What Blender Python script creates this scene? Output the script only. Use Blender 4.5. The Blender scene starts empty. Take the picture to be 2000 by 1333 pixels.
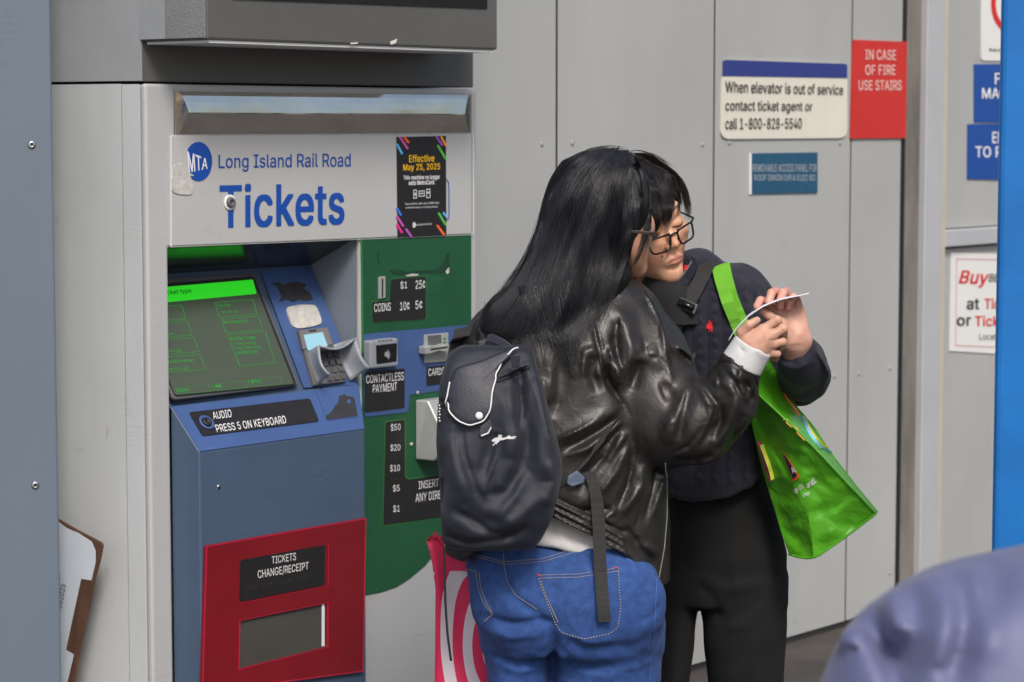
import bpy, bmesh, math, random
import numpy as np
from mathutils import Vector, Matrix
random.seed(7); rng = np.random.default_rng(7)
R = math.radians
SC = bpy.context.scene
COL = SC.collection

# ------------------------------------------------------------------ camera
F_PX = 4800.0; CX = 1000.0; CY = 666.5; CAM_H = 1.60
PITCH = (CY - 245.0) / F_PX
cam_d = bpy.data.cameras.new('camera'); cam = bpy.data.objects.new('camera', cam_d); COL.objects.link(cam)
cam.location = (0, 0, CAM_H); cam.rotation_euler = (math.pi/2 - PITCH, 0, 0)
cam_d.sensor_width = 36; cam_d.lens = F_PX/2000*36; cam_d.clip_start = .05; cam_d.clip_end = 2000
cam_d.dof.use_dof = True; cam_d.dof.focus_distance = 4.72; cam_d.dof.aperture_fstop = 7.0
SC.camera = cam

# ------------------------------------------------------------------ world, sun, exposure
SUN_AZ = R(168); SUN_EL = R(47)            # azimuth clockwise from the view axis: light from the right, over the shoulder
wd = bpy.data.worlds.new('World'); SC.world = wd; wd.use_nodes = True
nt = wd.node_tree; bg = nt.nodes['Background']; sky = nt.nodes.new('ShaderNodeTexSky')
sky.sky_type = 'NISHITA'; sky.sun_disc = False; sky.sun_elevation = SUN_EL; sky.sun_rotation = SUN_AZ
sky.air_density = 1.0; sky.dust_density = 4.0; sky.ozone_density = 1.0
nt.links.new(sky.outputs[0], bg.inputs[0]); bg.inputs[1].default_value = 0.115
sl = bpy.data.lights.new('sun', 'SUN'); sun = bpy.data.objects.new('sun', sl); COL.objects.link(sun)
sl.energy = 2.1; sl.angle = R(16); sl.color = (1, .965, .91)
sdir = Vector((math.sin(SUN_AZ)*math.cos(SUN_EL), math.cos(SUN_AZ)*math.cos(SUN_EL), math.sin(SUN_EL)))
sun.rotation_euler = (-sdir).to_track_quat('-Z', 'Y').to_euler(); sun.location = (3, -3, 6)
SC.view_settings.view_transform = 'Standard'; SC.view_settings.look = 'None'
SC.view_settings.exposure = 0.30; SC.view_settings.gamma = 1
SC.cycles.use_denoising = True
SC.cycles.max_bounces = 6; SC.cycles.transparent_max_bounces = 12

# ------------------------------------------------------------------ pixels to places
FWD = Vector((0, math.cos(PITCH), -math.sin(PITCH))); UPV = Vector((0, math.sin(PITCH), math.cos(PITCH)))
EYE = Vector((0, 0, CAM_H))
def ray(px, py):
    return FWD + Vector((1,0,0))*((px-CX)/F_PX) + UPV*((CY-py)/F_PX)
def P(px, py, Y):
    d = ray(px, py); return EYE + d*(Y/d.y)
class Plane:
    def __init__(s, o, n): s.o = Vector(o); s.n = Vector(n).normalized()
    def hit(s, px, py, off=0.0):
        d = ray(px, py); o = s.o + s.n*off
        return EYE + d*((o-EYE).dot(s.n)/d.dot(s.n))
# wall frame: direction D along the wall, N out of the wall towards the viewer
TH = R(50.2)
D = Vector((math.cos(TH), math.sin(TH), 0)); N = Vector((math.sin(TH), -math.cos(TH), 0)); Z = Vector((0,0,1))
_d = ray(1600, 1240); W0 = EYE + _d*(-CAM_H/_d.z)          # foot of the wall
def WF(r, n, z): return W0 + D*r + N*n + Z*z
def wall(n): return Plane(WF(0,n,0), N)
def RZ(px, py, n):
    p = wall(n).hit(px, py) - W0; return p.dot(D), p.z
def rr(px, py, n): return RZ(px,py,n)[0]
def zz(px, py, n): return RZ(px,py,n)[1]

# ------------------------------------------------------------------ objects
WM = {}
def root(name, loc, rz=0, label=None, cat=None, group=None):
    o = bpy.data.objects.new(name, None); COL.objects.link(o); o.empty_display_size = .1
    o.location = loc; o.rotation_euler = (0,0,rz)
    WM[o] = Matrix.Translation(Vector(loc)) @ Matrix.Rotation(rz, 4, 'Z')
    return tag(o, label, cat, group)
def tag(o, label=None, cat=None, group=None, kind=None):
    if label: o['label'] = label
    if cat: o['category'] = cat
    if group: o['group'] = group
    if kind: o['kind'] = kind
    return o
def mesh_obj(name, verts, faces, mat, parent=None, smooth=False, bevel=0, seg=2, base=None):
    vs = np.asarray([tuple(v) for v in verts], dtype=float) if not isinstance(verts, np.ndarray) else verts
    me = bpy.data.meshes.new(name)
    if parent is not None: M = WM[parent]
    else:
        lo = vs.min(0); hi = vs.max(0)
        b = Vector(((lo[0]+hi[0])/2, (lo[1]+hi[1])/2, lo[2])) if base is None else Vector(base)
        M = Matrix.Translation(b)
    A = np.array(M.inverted()); vs = vs @ A[:3,:3].T + A[:3,3]
    if isinstance(faces, np.ndarray):
        nf, k = faces.shape
        me.vertices.add(len(vs)); me.vertices.foreach_set('co', vs.astype(np.float32).ravel())
        me.loops.add(nf*k); me.loops.foreach_set('vertex_index', faces.astype(np.int32).ravel())
        me.polygons.add(nf); me.polygons.foreach_set('loop_start', np.arange(0, nf*k, k, dtype=np.int32))
        me.update(calc_edges=True)
    else:
        me.from_pydata([tuple(v) for v in vs], [], faces)
    me.validate()
    if smooth: me.polygons.foreach_set('use_smooth', np.ones(len(me.polygons), dtype=bool))
    for m in (mat if isinstance(mat, (list,tuple)) else [mat]): me.materials.append(m)
    o = bpy.data.objects.new(name, me); COL.objects.link(o)
    if parent is not None: o.parent = parent
    else: o.matrix_world = M; o.location = M.translation
    WM[o] = M
    if bevel:
        b = o.modifiers.new('bevel', 'BEVEL'); b.width = bevel; b.segments = seg; b.limit_method = 'ANGLE'; b.angle_limit = R(35)
        b.harden_normals = False
    return o

class MB:
    def __init__(s): s.v = []; s.f = []; s.mi = []
    def add(s, vs, fs):
        k = len(s.v); s.v += [Vector(v) for v in vs]; s.f += [tuple(i+k for i in f) for f in fs]; return s
    def hexa(s, a, b):     # two quads, a near, b far (same order)
        return s.add(list(a)+list(b), [(0,1,2,3),(7,6,5,4),(0,4,5,1),(1,5,6,2),(2,6,7,3),(3,7,4,0)])
    def wbox(s, r0, r1, n0, n1, z0, z1):
        q = lambda n: [WF(r0,n,z0), WF(r1,n,z0), WF(r1,n,z1), WF(r0,n,z1)]
        return s.hexa(q(n1), q(n0))
    def prism(s, pts, d):      # closed outline pts, extruded by vector d
        n = len(pts); d = Vector(d)
        return s.add(list(pts)+[Vector(p)+d for p in pts],
            [tuple(range(n)), tuple(range(2*n-1,n-1,-1))] + [(i, i+n, (i+1)%n+n, (i+1)%n) for i in range(n)])
    def tube(s, pts, rad, k=8, cap=True, flat=1.0, up=None):
        pts = [Vector(p) for p in pts]; n = len(pts); base = len(s.v)
        rad = rad if isinstance(rad, (list,tuple)) else [rad]*n
        prev = None
        for i,p in enumerate(pts):
            t = (pts[min(i+1,n-1)]-pts[max(i-1,0)]).normalized()
            if prev is None:
                a = Vector(up) if up is not None else (Vector((0,0,1)) if abs(t.z)<.9 else Vector((1,0,0)))
                a = (a - t*a.dot(t)).normalized()
            else:
                a = (prev - t*prev.dot(t)).normalized()
            prev = a; b = t.cross(a)
            for j in range(k):
                w = 2*math.pi*j/k; s.v.append(p + a*(math.cos(w)*rad[i]*flat) + b*(math.sin(w)*rad[i]))
        for i in range(n-1):
            for j in range(k):
                s.f.append((base+i*k+j, base+i*k+(j+1)%k, base+(i+1)*k+(j+1)%k, base+(i+1)*k+j))
        if cap:
            s.f.append(tuple(base+j for j in range(k-1,-1,-1))); s.f.append(tuple(base+(n-1)*k+j for j in range(k)))
        return s
    def ribbon(s, pts, wdir, w, t, tdir):   # flat band of width w, thickness t
        pts = [Vector(p) for p in pts]; n = len(pts); base = len(s.v)
        W = wdir if isinstance(wdir, list) else [wdir]*n; T = tdir if isinstance(tdir, list) else [tdir]*n
        w = w if isinstance(w, (list, tuple)) else [w]*n
        for i,p in enumerate(pts):
            a = Vector(W[i]).normalized()*(w[i]/2); b = Vector(T[i]).normalized()*(t/2)
            s.v += [p-a-b, p+a-b, p+a+b, p-a+b]
        for i in range(n-1):
            for j in range(4):
                s.f.append((base+i*4+j, base+i*4+(j+1)%4, base+(i+1)*4+(j+1)%4, base+(i+1)*4+j))
        s.f.append((base+3,base+2,base+1,base)); e = base+(n-1)*4; s.f.append((e,e+1,e+2,e+3))
        return s
    def lathe(s, o, axis, prof, k=20, xdir=None):   # prof: (distance along axis, radius)
        o = Vector(o); ax = Vector(axis).normalized()
        a = Vector(xdir) if xdir is not None else (Vector((0,0,1)) if abs(ax.z)<.9 else Vector((1,0,0)))
        a = (a-ax*a.dot(ax)).normalized(); b = ax.cross(a); base = len(s.v)
        for (h, r_) in prof:
            for j in range(k):
                w = 2*math.pi*j/k; s.v.append(o+ax*h+a*(math.cos(w)*r_)+b*(math.sin(w)*r_))
        for i in range(len(prof)-1):
            for j in range(k):
                s.f.append((base+i*k+j, base+i*k+(j+1)%k, base+(i+1)*k+(j+1)%k, base+(i+1)*k+j))
        s.f.append(tuple(base+j for j in range(k-1,-1,-1))); s.f.append(tuple(base+(len(prof)-1)*k+j for j in range(k)))
        return s
    def build(s, name, mat, parent=None, **kw):
        o = mesh_obj(name, s.v, s.f, mat, parent, **kw)
        bm = bmesh.new(); bm.from_mesh(o.data); bmesh.ops.recalc_face_normals(bm, faces=bm.faces); bm.to_mesh(o.data); bm.free()
        return o

# ------------------------------------------------------------------ materials
def srgb(r, g, b):
    f = lambda c: (c/255/12.92 if c/255 <= .04045 else ((c/255+.055)/1.055)**2.4)
    return (f(r), f(g), f(b), 1)
def new_mat(name):
    m = bpy.data.materials.new(name); m.use_nodes = True
    return m, m.node_tree, m.node_tree.nodes['Principled BSDF']
def nd(nt, t, **kw):
    n = nt.nodes.new(t)
    for k, v in kw.items():
        if k in n.inputs: n.inputs[k].default_value = v
        else: setattr(n, k, v)
    return n
def M_(name, col, rough=.5, metal=0, var=.0, vscale=6, bump=0, bscale=200, spec=.5, coat=0, dirt=0, dirtcol=(.05,.045,.04,1), stretch=(1,1,1),
       trans=0, emit=None, estr=0, sheen=0, sss=0, rvar=0, scuff=0, scuffcol=(.3,.3,.3,1)):
    m, nt, b = new_mat(name)
    b.inputs['Base Color'].default_value = col; b.inputs['Roughness'].default_value = rough; b.inputs['Metallic'].default_value = metal
    b.inputs['Specular IOR Level'].default_value = spec; b.inputs['Coat Weight'].default_value = coat; b.inputs['Coat Roughness'].default_value = .15
    if trans: b.inputs['Transmission Weight'].default_value = trans
    if sheen: b.inputs['Sheen Weight'].default_value = sheen; b.inputs['Sheen Roughness'].default_value = .4
    if sss:
        b.inputs['Subsurface Weight'].default_value = sss; b.inputs['Subsurface Radius'].default_value = (.012,.005,.003); b.inputs['Subsurface Scale'].default_value = 1
    if emit: b.inputs['Emission Color'].default_value = emit; b.inputs['Emission Strength'].default_value = estr
    tc = nd(nt, 'ShaderNodeTexCoord'); mp = nd(nt, 'ShaderNodeMapping'); mp.inputs['Scale'].default_value = stretch
    nt.links.new(tc.outputs['Object'], mp.inputs[0])
    out = None
    if var:
        n1 = nd(nt, 'ShaderNodeTexNoise', Scale=vscale, Detail=6.0, Roughness=.62); nt.links.new(mp.outputs[0], n1.inputs['Vector'])
        rp = nd(nt, 'ShaderNodeValToRGB'); e = rp.color_ramp.elements
        e[0].position = .3; e[1].position = .72
        e[0].color = tuple(c*(1-var) for c in col[:3])+(1,); e[1].color = tuple(min(1,c*(1+var)) for c in col[:3])+(1,)
        nt.links.new(n1.outputs[0], rp.inputs[0]); out = rp.outputs[0]
    if dirt:
        n2 = nd(nt, 'ShaderNodeTexNoise', Scale=vscale*5, Detail=8.0, Roughness=.75); nt.links.new(mp.outputs[0], n2.inputs['Vector'])
        r2 = nd(nt, 'ShaderNodeValToRGB'); e = r2.color_ramp.elements; e[0].position = .62; e[1].position = .80
        e[0].color = (0,0,0,1); e[1].color = (dirt,dirt,dirt,1); nt.links.new(n2.outputs[0], r2.inputs[0])
        mx = nd(nt, 'ShaderNodeMix', data_type='RGBA'); nt.links.new(r2.outputs[0], mx.inputs[0])
        if out: nt.links.new(out, mx.inputs[6])
        else: mx.inputs[6].default_value = col
        mx.inputs[7].default_value = dirtcol; out = mx.outputs[2]
    if scuff:
        mp3 = nd(nt, 'ShaderNodeMapping'); mp3.inputs['Scale'].default_value = (5,5,60); mp3.inputs['Rotation'].default_value = (.5,.4,0); nt.links.new(tc.outputs['Object'], mp3.inputs[0])
        n5 = nd(nt, 'ShaderNodeTexNoise', Scale=4.0, Detail=6.0, Roughness=.7); nt.links.new(mp3.outputs[0], n5.inputs['Vector'])
        n6 = nd(nt, 'ShaderNodeTexNoise', Scale=7.0, Detail=2.0); nt.links.new(tc.outputs['Object'], n6.inputs['Vector'])
        ml_ = nd(nt, 'ShaderNodeMath', operation='MULTIPLY'); nt.links.new(n5.outputs[0], ml_.inputs[0]); nt.links.new(n6.outputs[0], ml_.inputs[1])
        r5 = nd(nt, 'ShaderNodeValToRGB'); e = r5.color_ramp.elements; e[0].position = .36; e[1].position = .46; e[0].color = (0,0,0,1); e[1].color = (scuff,scuff,scuff,1); nt.links.new(ml_.outputs[0], r5.inputs[0])
        mx5 = nd(nt, 'ShaderNodeMix', data_type='RGBA'); nt.links.new(r5.outputs[0], mx5.inputs[0])
        if out: nt.links.new(out, mx5.inputs[6])
        else: mx5.inputs[6].default_value = col
        mx5.inputs[7].default_value = scuffcol; out = mx5.outputs[2]
    if out: nt.links.new(out, b.inputs['Base Color'])
    if rvar:
        n4 = nd(nt, 'ShaderNodeTexNoise', Scale=vscale*1.7, Detail=5.0); nt.links.new(mp.outputs[0], n4.inputs['Vector'])
        mr = nd(nt, 'ShaderNodeMapRange'); mr.inputs[3].default_value = max(.02, rough-rvar); mr.inputs[4].default_value = min(1, rough+rvar)
        nt.links.new(n4.outputs[0], mr.inputs[0]); nt.links.new(mr.outputs[0], b.inputs['Roughness'])
    if bump:
        n3 = nd(nt, 'ShaderNodeTexNoise', Scale=bscale, Detail=3.0); nt.links.new(mp.outputs[0], n3.inputs['Vector'])
        bp = nd(nt, 'ShaderNodeBump', Strength=bump, Distance=.002); nt.links.new(n3.outputs[0], bp.inputs['Height'])
        nt.links.new(bp.outputs[0], b.inputs['Normal'])
    return m

# ------------------------------------------------------------------ lettering
from mathutils.geometry import tessellate_polygon
def text_verts(s, bold=0.0, shear=0.0):
    V = []; Fc = []; x = 0.0
    for ch in s:
        adv, code = GLYPH.get(ch, (150, ''))
        loops = [[tuple(map(int, p.split(','))) for p in L.split(' ')] for L in code.split('|')] if code else []
        polys = []
        for L in loops:
            n = len(L); area = sum(L[i-1][0]*L[i][1]-L[i][0]*L[i-1][1] for i in range(n)); Q = [(p[0], p[1], 0) for p in L]
            if area < 0 or not polys: polys.append([Q])
            else:
                qx = sum(p[0] for p in Q)/n; qy = sum(p[1] for p in Q)/n
                hit = [pl for pl in polys if min(p[0] for p in pl[0]) < qx < max(p[0] for p in pl[0]) and min(p[1] for p in pl[0]) < qy < max(p[1] for p in pl[0])]
                (max(hit or polys, key=lambda pl: max(p[1] for p in pl[0])-min(p[1] for p in pl[0]))).append(Q)
        B = bold*300
        for m, (bx, by) in enumerate([(-B,-B*.6),(B,-B*.6),(-B,B*.6),(B,B*.6)] if bold else [(0,0)]):
            for k, pl in enumerate(polys):
                base = len(V); flat = [p for q in pl for p in q]
                V += [(x+p[0]+shear*p[1]+bx, p[1]+by, k*.2+m*.05) for p in flat]
                Fc += [(base+t[0], base+t[1], base+t[2]) for t in tessellate_polygon([[Vector(p) for p in q] for q in pl])]
        x += adv+bold*300
    return np.array(V, dtype=float).reshape(-1,3), Fc
def lettering(items, plane, off, mat, parent, name='lettering', conv=lambda x,y:(x,y)):
    """items: (text, [tl, tr, br, bl] in photo points, bold[, shear]); all on one plane, one mesh"""
    out = None
    for it in items:
        V = []; Fs = []
        s, q = it[0], it[1]; bold = it[2] if len(it) > 2 else 0; sh = it[3] if len(it) > 3 else 0
        vs, fs = text_verts(s, bold, sh)
        if not len(vs): continue
        lo = vs.min(0); hi = vs.max(0)
        srf = hasattr(plane, 't')
        c = [Vector(conv(*p)) for p in q] if srf else [plane.hit(*conv(*p), off) for p in q]
        k = len(V)
        for v in vs:
            a = (v[0]-lo[0])/(hi[0]-lo[0]); b = (v[1]-lo[1])/(hi[1]-lo[1])
            w = (c[3]*(1-a)+c[2]*a)*(1-b) + (c[0]*(1-a)+c[1]*a)*b
            V.append(plane.hit(w.x, w.y, off+v[2]*.001) if srf else w + plane.n*(v[2]*.001))
        Fs += [tuple(i+k for i in f) for f in fs]
        out = mesh_obj(name, V, Fs, mat, parent)
    return out
def box4(x0, y0, x1, y1, s=0.0):   # photo rectangle whose right side is shifted by s pixels
    return [(x0,y0), (x1,y0+s), (x1,y1+s), (x0,y1)]
def decal(name, pts, plane, off, mat, parent, th=.0015, conv=lambda x,y:(x,y), bevel=0):
    q = [plane.hit(*conv(*p), off) for p in pts]
    return MB().prism(q, -plane.n*th).build(name, mat, parent, bevel=bevel)
def rounded(pts, rad, k=5):
    out = []; n = len(pts)
    for i in range(n):
        p = Vector(pts[i]); a = Vector(pts[i-1]); b = Vector(pts[(i+1)%n])
        ra = min(rad, (a-p).length*.45); rb = min(rad, (b-p).length*.45)
        u = p+(a-p).normalized()*ra; w = p+(b-p).normalized()*rb
        for j in range(k+1):
            t = j/k; out.append(tuple(u*(1-t)**2 + p*2*t*(1-t) + w*t*t))
    return out
# letter outlines (half-thousandths of an em)
GLYPH = {
'A':(240,'8,0 101,254 138,254 231,0 198,0 144,151 138,167 132,186 125,210 116,239 123,239 114,209 106,185 100,166 95,151 43,0|55,71 55,99 185,99 185,71'),
'B':(228,'30,0 30,254 121,254 145,252 164,245 180,235 190,221 197,205 199,187 198,172 193,160 187,150 178,143 168,137 157,133 157,131 170,129 182,123 192,114 201,102 207,86 209,68 207,50 200,33 189,20 172,9 151,2 123,0|62,29 122,29 148,31 165,40 175,53 178,68 176,81 171,92 163,102 153,109 140,114 124,115 62,115|62,143 119,143 132,144 144,148 154,155 162,163 166,174 168,186 165,202 156,214 141,223 120,226 62,226'),
'C':(255,'134,-3 103,1 75,12 52,32 35,58 24,90 20,127 24,165 35,197 52,223 75,242 103,254 134,258 152,256 170,252 186,245 201,236 214,224 224,209 232,193 236,174 204,174 200,186 195,197 187,206 179,214 169,220 158,224 146,227 134,228 111,225 92,216 75,202 62,182 54,157 52,127 54,97 63,72 75,53 92,38 112,29 134,26 146,27 158,30 169,34 179,40 187,48 195,57 200,68 204,80 236,80 232,62 224,45 214,31 201,19 187,9 170,2 153,-2'),
'D':(251,'109,0 48,0 48,29 107,29 136,31 159,40 177,55 189,75 197,99 200,128 197,156 190,180 177,200 160,214 138,223 110,226 47,226 47,254 113,254 147,251 176,239 200,221 217,196 227,164 231,128 227,91 217,59 199,34 175,15 145,4|62,254 62,0 30,0 30,254'),
'E':(209,'30,0 30,254 186,254 186,226 62,226 62,143 178,143 178,114 62,114 62,29 188,29 188,0'),
'F':(205,'30,0 30,254 185,254 185,226 62,226 62,139 173,139 173,111 62,111 62,0'),
'G':(260,'134,-3 102,1 75,13 52,32 35,58 24,90 20,127 24,165 35,197 52,223 74,242 102,254 132,258 152,256 170,252 187,245 202,235 214,222 225,208 232,192 237,174 204,174 199,186 194,197 186,206 178,213 168,220 158,224 146,227 133,228 111,225 92,216 75,202 62,182 54,157 52,127 54,97 63,72 75,53 92,38 112,29 134,26 155,29 172,36 187,47 198,62 205,80 207,101 217,100 141,100 141,128 239,128 239,100 236,71 225,45 209,25 188,9 163,0'),
'H':(258,'30,0 30,254 62,254 62,144 196,144 196,254 228,254 228,0 196,0 196,116 62,116 62,0'),
'I':(150,'16,0 16,29 59,29 59,226 16,226 16,254 135,254 135,226 91,226 91,29 135,29 135,0'),
'K':(233,'52,73 52,108 61,119 70,131 87,152 96,162 106,172 182,254 224,254 116,138 114,138|30,0 30,254 62,254 62,0|186,0 94,130 114,155 224,0'),
'L':(196,'30,0 30,254 62,254 62,29 181,29 181,0'),
'M':(314,'30,0 30,254 76,254 157,50 238,254 284,254 284,0 252,0 252,200 171,0 143,0 61,200 61,0'),
'N':(262,'30,0 30,254 68,254 172,91 181,75 194,53 207,27 202,27 200,54 200,79 199,89 199,254 232,254 232,0 193,0 101,145 65,207 54,226 60,227 60,209 62,177 62,0'),
'O':(267,'133,-3 103,1 75,12 52,32 35,58 24,90 20,127 24,165 35,197 52,223 75,242 103,254 133,258 164,254 192,242 215,223 232,197 243,165 247,127 243,90 232,58 215,32 192,12 164,1|133,26 155,29 175,38 191,52 204,72 212,97 215,127 212,157 204,182 191,202 175,216 155,225 133,228 112,225 92,216 75,202 63,182 54,157 52,127 54,97 63,72 75,52 92,38 112,29'),
'P':(222,'30,0 30,254 118,254 144,252 166,244 183,231 195,215 202,195 204,174 202,152 195,133 183,116 166,104 144,96 118,93 62,93 62,0|62,121 116,121 134,123 149,128 159,136 167,147 171,160 172,174 171,188 167,201 159,211 148,219 134,224 116,226 62,226'),
'R':(224,'30,0 30,254 118,254 145,252 167,244 183,232 195,217 202,198 205,176 202,154 195,136 183,120 166,109 145,101 118,99 62,99 62,0|62,128 117,128 135,129 149,133 160,141 167,150 171,162 173,176 171,190 167,202 159,212 149,220 134,224 116,226 62,226|177,0 115,115 151,115 214,0'),
'S':(223,'112,-4 86,-2 64,5 46,15 32,30 23,48 19,68 52,68 55,55 62,44 71,35 83,29 97,26 112,25 128,26 143,30 155,37 165,46 171,57 173,70 171,81 166,89 158,96 148,102 136,107 122,111 92,120 64,130 43,145 30,163 26,186 29,206 37,224 51,238 69,249 90,256 114,258 137,256 158,249 175,238 189,224 197,208 200,189 169,189 163,206 151,219 134,227 112,229 97,228 84,224 73,218 64,209 59,199 58,188 60,176 65,167 74,160 85,154 96,150 106,147 132,140 156,132 168,126 179,119 189,110 197,99 202,85 204,69 201,50 193,32 180,17 162,5 139,-2'),
'T':(224,'16,226 16,254 208,254 208,226 128,226 128,0 96,0 96,226'),
'U':(259,'129,-4 101,-1 77,8 57,22 42,40 33,62 30,87 30,254 62,254 62,89 64,72 70,57 80,44 94,34 110,28 129,26 149,28 165,34 179,44 188,57 194,72 196,89 196,254 229,254 229,87 226,62 216,40 201,22 182,8 157,-1'),
'V':(240,'102,0 8,254 42,254 96,103 101,88 108,69 115,45 124,15 117,15 126,45 133,69 140,88 145,103 197,254 231,254 139,0'),
'W':(343,'78,0 8,254 41,254 82,98 91,60 93,47 96,33 98,20 95,20 97,33 112,98 153,254 190,254 231,98 249,20 244,20 247,33 249,47 261,98 302,254 335,254 265,0 228,0 184,161 180,178 176,196 172,215 168,237 175,237 171,216 167,197 164,179 159,161 115,0'),
'Y':(236,'102,0 102,104 8,254 46,254 96,172 104,159 111,146 118,132 125,115 112,115 119,132 126,146 140,172 191,254 228,254 134,104 134,0'),
' ':(94,''),
'a':(195,'80,-4 63,-3 47,2 34,11 24,22 17,37 15,54 17,69 22,80 29,90 39,97 50,102 76,108 89,110 105,112 117,113 126,115 133,117 136,121 137,139 133,148 128,156 120,161 110,164 98,165 85,164 75,161 66,156 59,150 54,144 50,137 20,146 29,161 39,173 52,182 66,188 82,191 97,192 108,192 119,190 131,186 143,180 153,172 161,160 167,145 168,126 168,0 138,0 138,26 136,26 132,19 126,12 118,6 108,1 95,-3|85,23 101,24 114,29 124,37 132,47 136,57 138,69 138,95 135,93 130,91 123,89 77,82 67,79 58,75 52,70 47,62 46,52 47,43 51,36 57,30 65,26 74,24'),
'b':(212,'115,-4 99,-3 86,2 76,8 63,23 59,29 56,29 56,0 26,0 26,254 57,254 57,160 59,160 63,166 69,173 76,180 86,186 98,191 115,192 137,189 156,180 173,166 185,146 193,122 195,94 193,66 185,42 173,23 157,8 137,-1|110,23 126,26 140,33 150,44 158,58 163,75 164,95 163,114 158,131 150,145 140,156 126,163 110,165 94,163 81,156 70,145 62,131 58,114 56,95 58,75 63,58 70,43 81,32 94,26'),
'c':(198,'104,-4 79,-1 58,8 41,23 28,43 20,66 17,94 20,122 28,146 41,165 58,180 79,189 104,192 117,191 130,189 142,184 153,178 162,170 170,161 176,150 181,138 151,131 149,138 145,145 141,150 135,155 128,159 121,162 113,164 104,165 86,162 73,155 62,144 54,129 50,112 48,94 50,75 54,59 62,44 73,33 86,26 104,23 113,24 121,26 129,29 135,33 141,38 146,44 152,59 181,51 177,39 171,28 163,19 153,11 142,4 130,0 117,-3'),
'd':(212,'98,-4 75,-1 56,8 40,23 27,42 20,66 17,94 20,122 27,146 40,166 56,180 75,189 98,192 114,191 126,186 136,180 144,173 153,160 155,160 155,254 186,254 186,0 156,0 156,29 153,29 149,23 136,8 126,2 114,-3|102,23 118,26 132,32 142,43 150,58 154,75 156,95 154,114 150,131 142,145 132,156 118,163 102,165 86,163 72,156 62,145 54,131 50,114 48,95 50,75 54,58 62,44 73,33 86,26'),
'e':(202,'106,-4 80,-1 58,8 41,23 28,42 20,66 17,93 20,121 28,145 40,165 58,180 78,189 103,192 118,191 133,187 147,180 160,170 170,157 179,141 184,121 186,97 186,85 48,85 50,69 55,53 64,40 76,31 90,25 106,23 117,24 127,26 143,36 149,44 153,53 182,45 177,32 168,20 156,10 141,2 125,-3|155,110 153,119 149,134 141,147 131,157 118,163 103,165 87,163 73,157 62,147 54,135 50,121 49,110'),
'f':(127,'114,190 114,164 3,164 3,190|40,0 40,216 42,231 48,243 57,252 68,259 80,264 94,265 103,265 111,263 117,262 121,260 114,234 103,237 97,237 85,235 77,230 72,221 71,209 71,0'),
'g':(213,'103,-75 84,-74 67,-70 53,-63 41,-55 32,-45 25,-35 51,-20 55,-26 61,-33 68,-39 77,-44 89,-48 103,-49 124,-46 141,-38 152,-23 156,-3 156,34 153,34 149,28 143,21 136,14 126,8 114,4 97,2 76,5 56,13 40,27 28,45 20,68 17,96 20,123 27,147 40,166 56,180 76,189 98,192 114,191 127,186 137,180 144,173 150,166 154,159 157,159 157,190 186,190 186,-4 183,-27 175,-45 162,-59 145,-68 125,-73|102,30 118,32 132,38 142,47 150,61 155,77 156,96 155,115 150,132 142,146 132,156 119,163 102,165 86,163 73,156 62,145 54,131 50,115 48,96 50,78 54,61 62,48 73,38 86,32'),
'h':(205,'57,113 57,0 26,0 26,254 57,254 57,144 51,144 62,166 76,181 94,189 114,192 132,190 148,184 161,174 170,160 177,142 179,120 179,0 148,0 148,118 145,137 136,152 123,161 105,165 92,163 80,159 71,151 63,141 58,129'),
'i':(83,'26,0 26,190 57,190 57,0|42,221 34,223 27,227 22,234 21,242 22,249 27,256 34,260 42,262 50,260 57,256 62,249 63,242 62,234 57,227 50,223'),
'j':(83,'26,190 57,190 57,-15 55,-31 51,-45 43,-56 32,-65 19,-70 2,-71 -5,-71 -5,-43 1,-43 12,-42 20,-36 25,-27 26,-15|42,221 34,223 27,227 22,234 20,242 22,249 27,256 34,260 42,262 50,260 57,256 61,249 63,242 61,234 57,227 50,223'),
'k':(190,'55,68 55,106 60,106 142,190 180,190 92,100 89,100|26,0 26,254 57,254 57,0|147,0 74,93 96,114 186,0'),
'l':(95,'70,-1 50,2 37,10 29,24 26,42 26,254 57,254 57,49 58,38 60,31 65,27 73,26 85,27 90,1 86,0 81,0 75,-1'),
'm':(305,'26,0 26,190 56,190 56,148 54,148 59,162 66,173 75,182 86,188 98,192 110,193 129,190 144,180 154,166 160,147 156,147 161,160 169,172 178,181 190,187 204,192 218,193 234,191 249,186 261,177 270,164 276,148 278,128 278,0 248,0 248,127 245,145 236,156 224,163 209,165 197,164 187,160 179,153 173,145 169,135 168,124 168,0 137,0 137,130 134,144 126,156 115,163 100,165 89,164 79,160 70,154 63,145 58,133 57,119 57,0'),
'n':(205,'57,113 57,0 26,0 26,190 56,190 56,144 51,144 62,166 76,181 94,189 114,192 132,190 147,184 160,174 170,160 176,142 179,120 179,0 148,0 148,118 145,137 136,152 123,161 105,165 92,163 80,159 71,151 63,141 58,129'),
'o':(208,'104,-4 79,-1 58,8 41,23 28,43 20,66 17,94 20,122 28,146 41,165 58,180 79,189 104,192 128,189 149,180 167,165 180,146 188,122 191,94 188,66 180,43 167,23 149,8 128,-1|104,23 121,26 135,33 146,44 154,59 158,75 160,94 158,112 154,129 146,144 135,155 121,162 104,165 86,162 73,155 62,144 54,129 50,112 48,94 50,75 54,59 62,44 73,33 86,26'),
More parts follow.
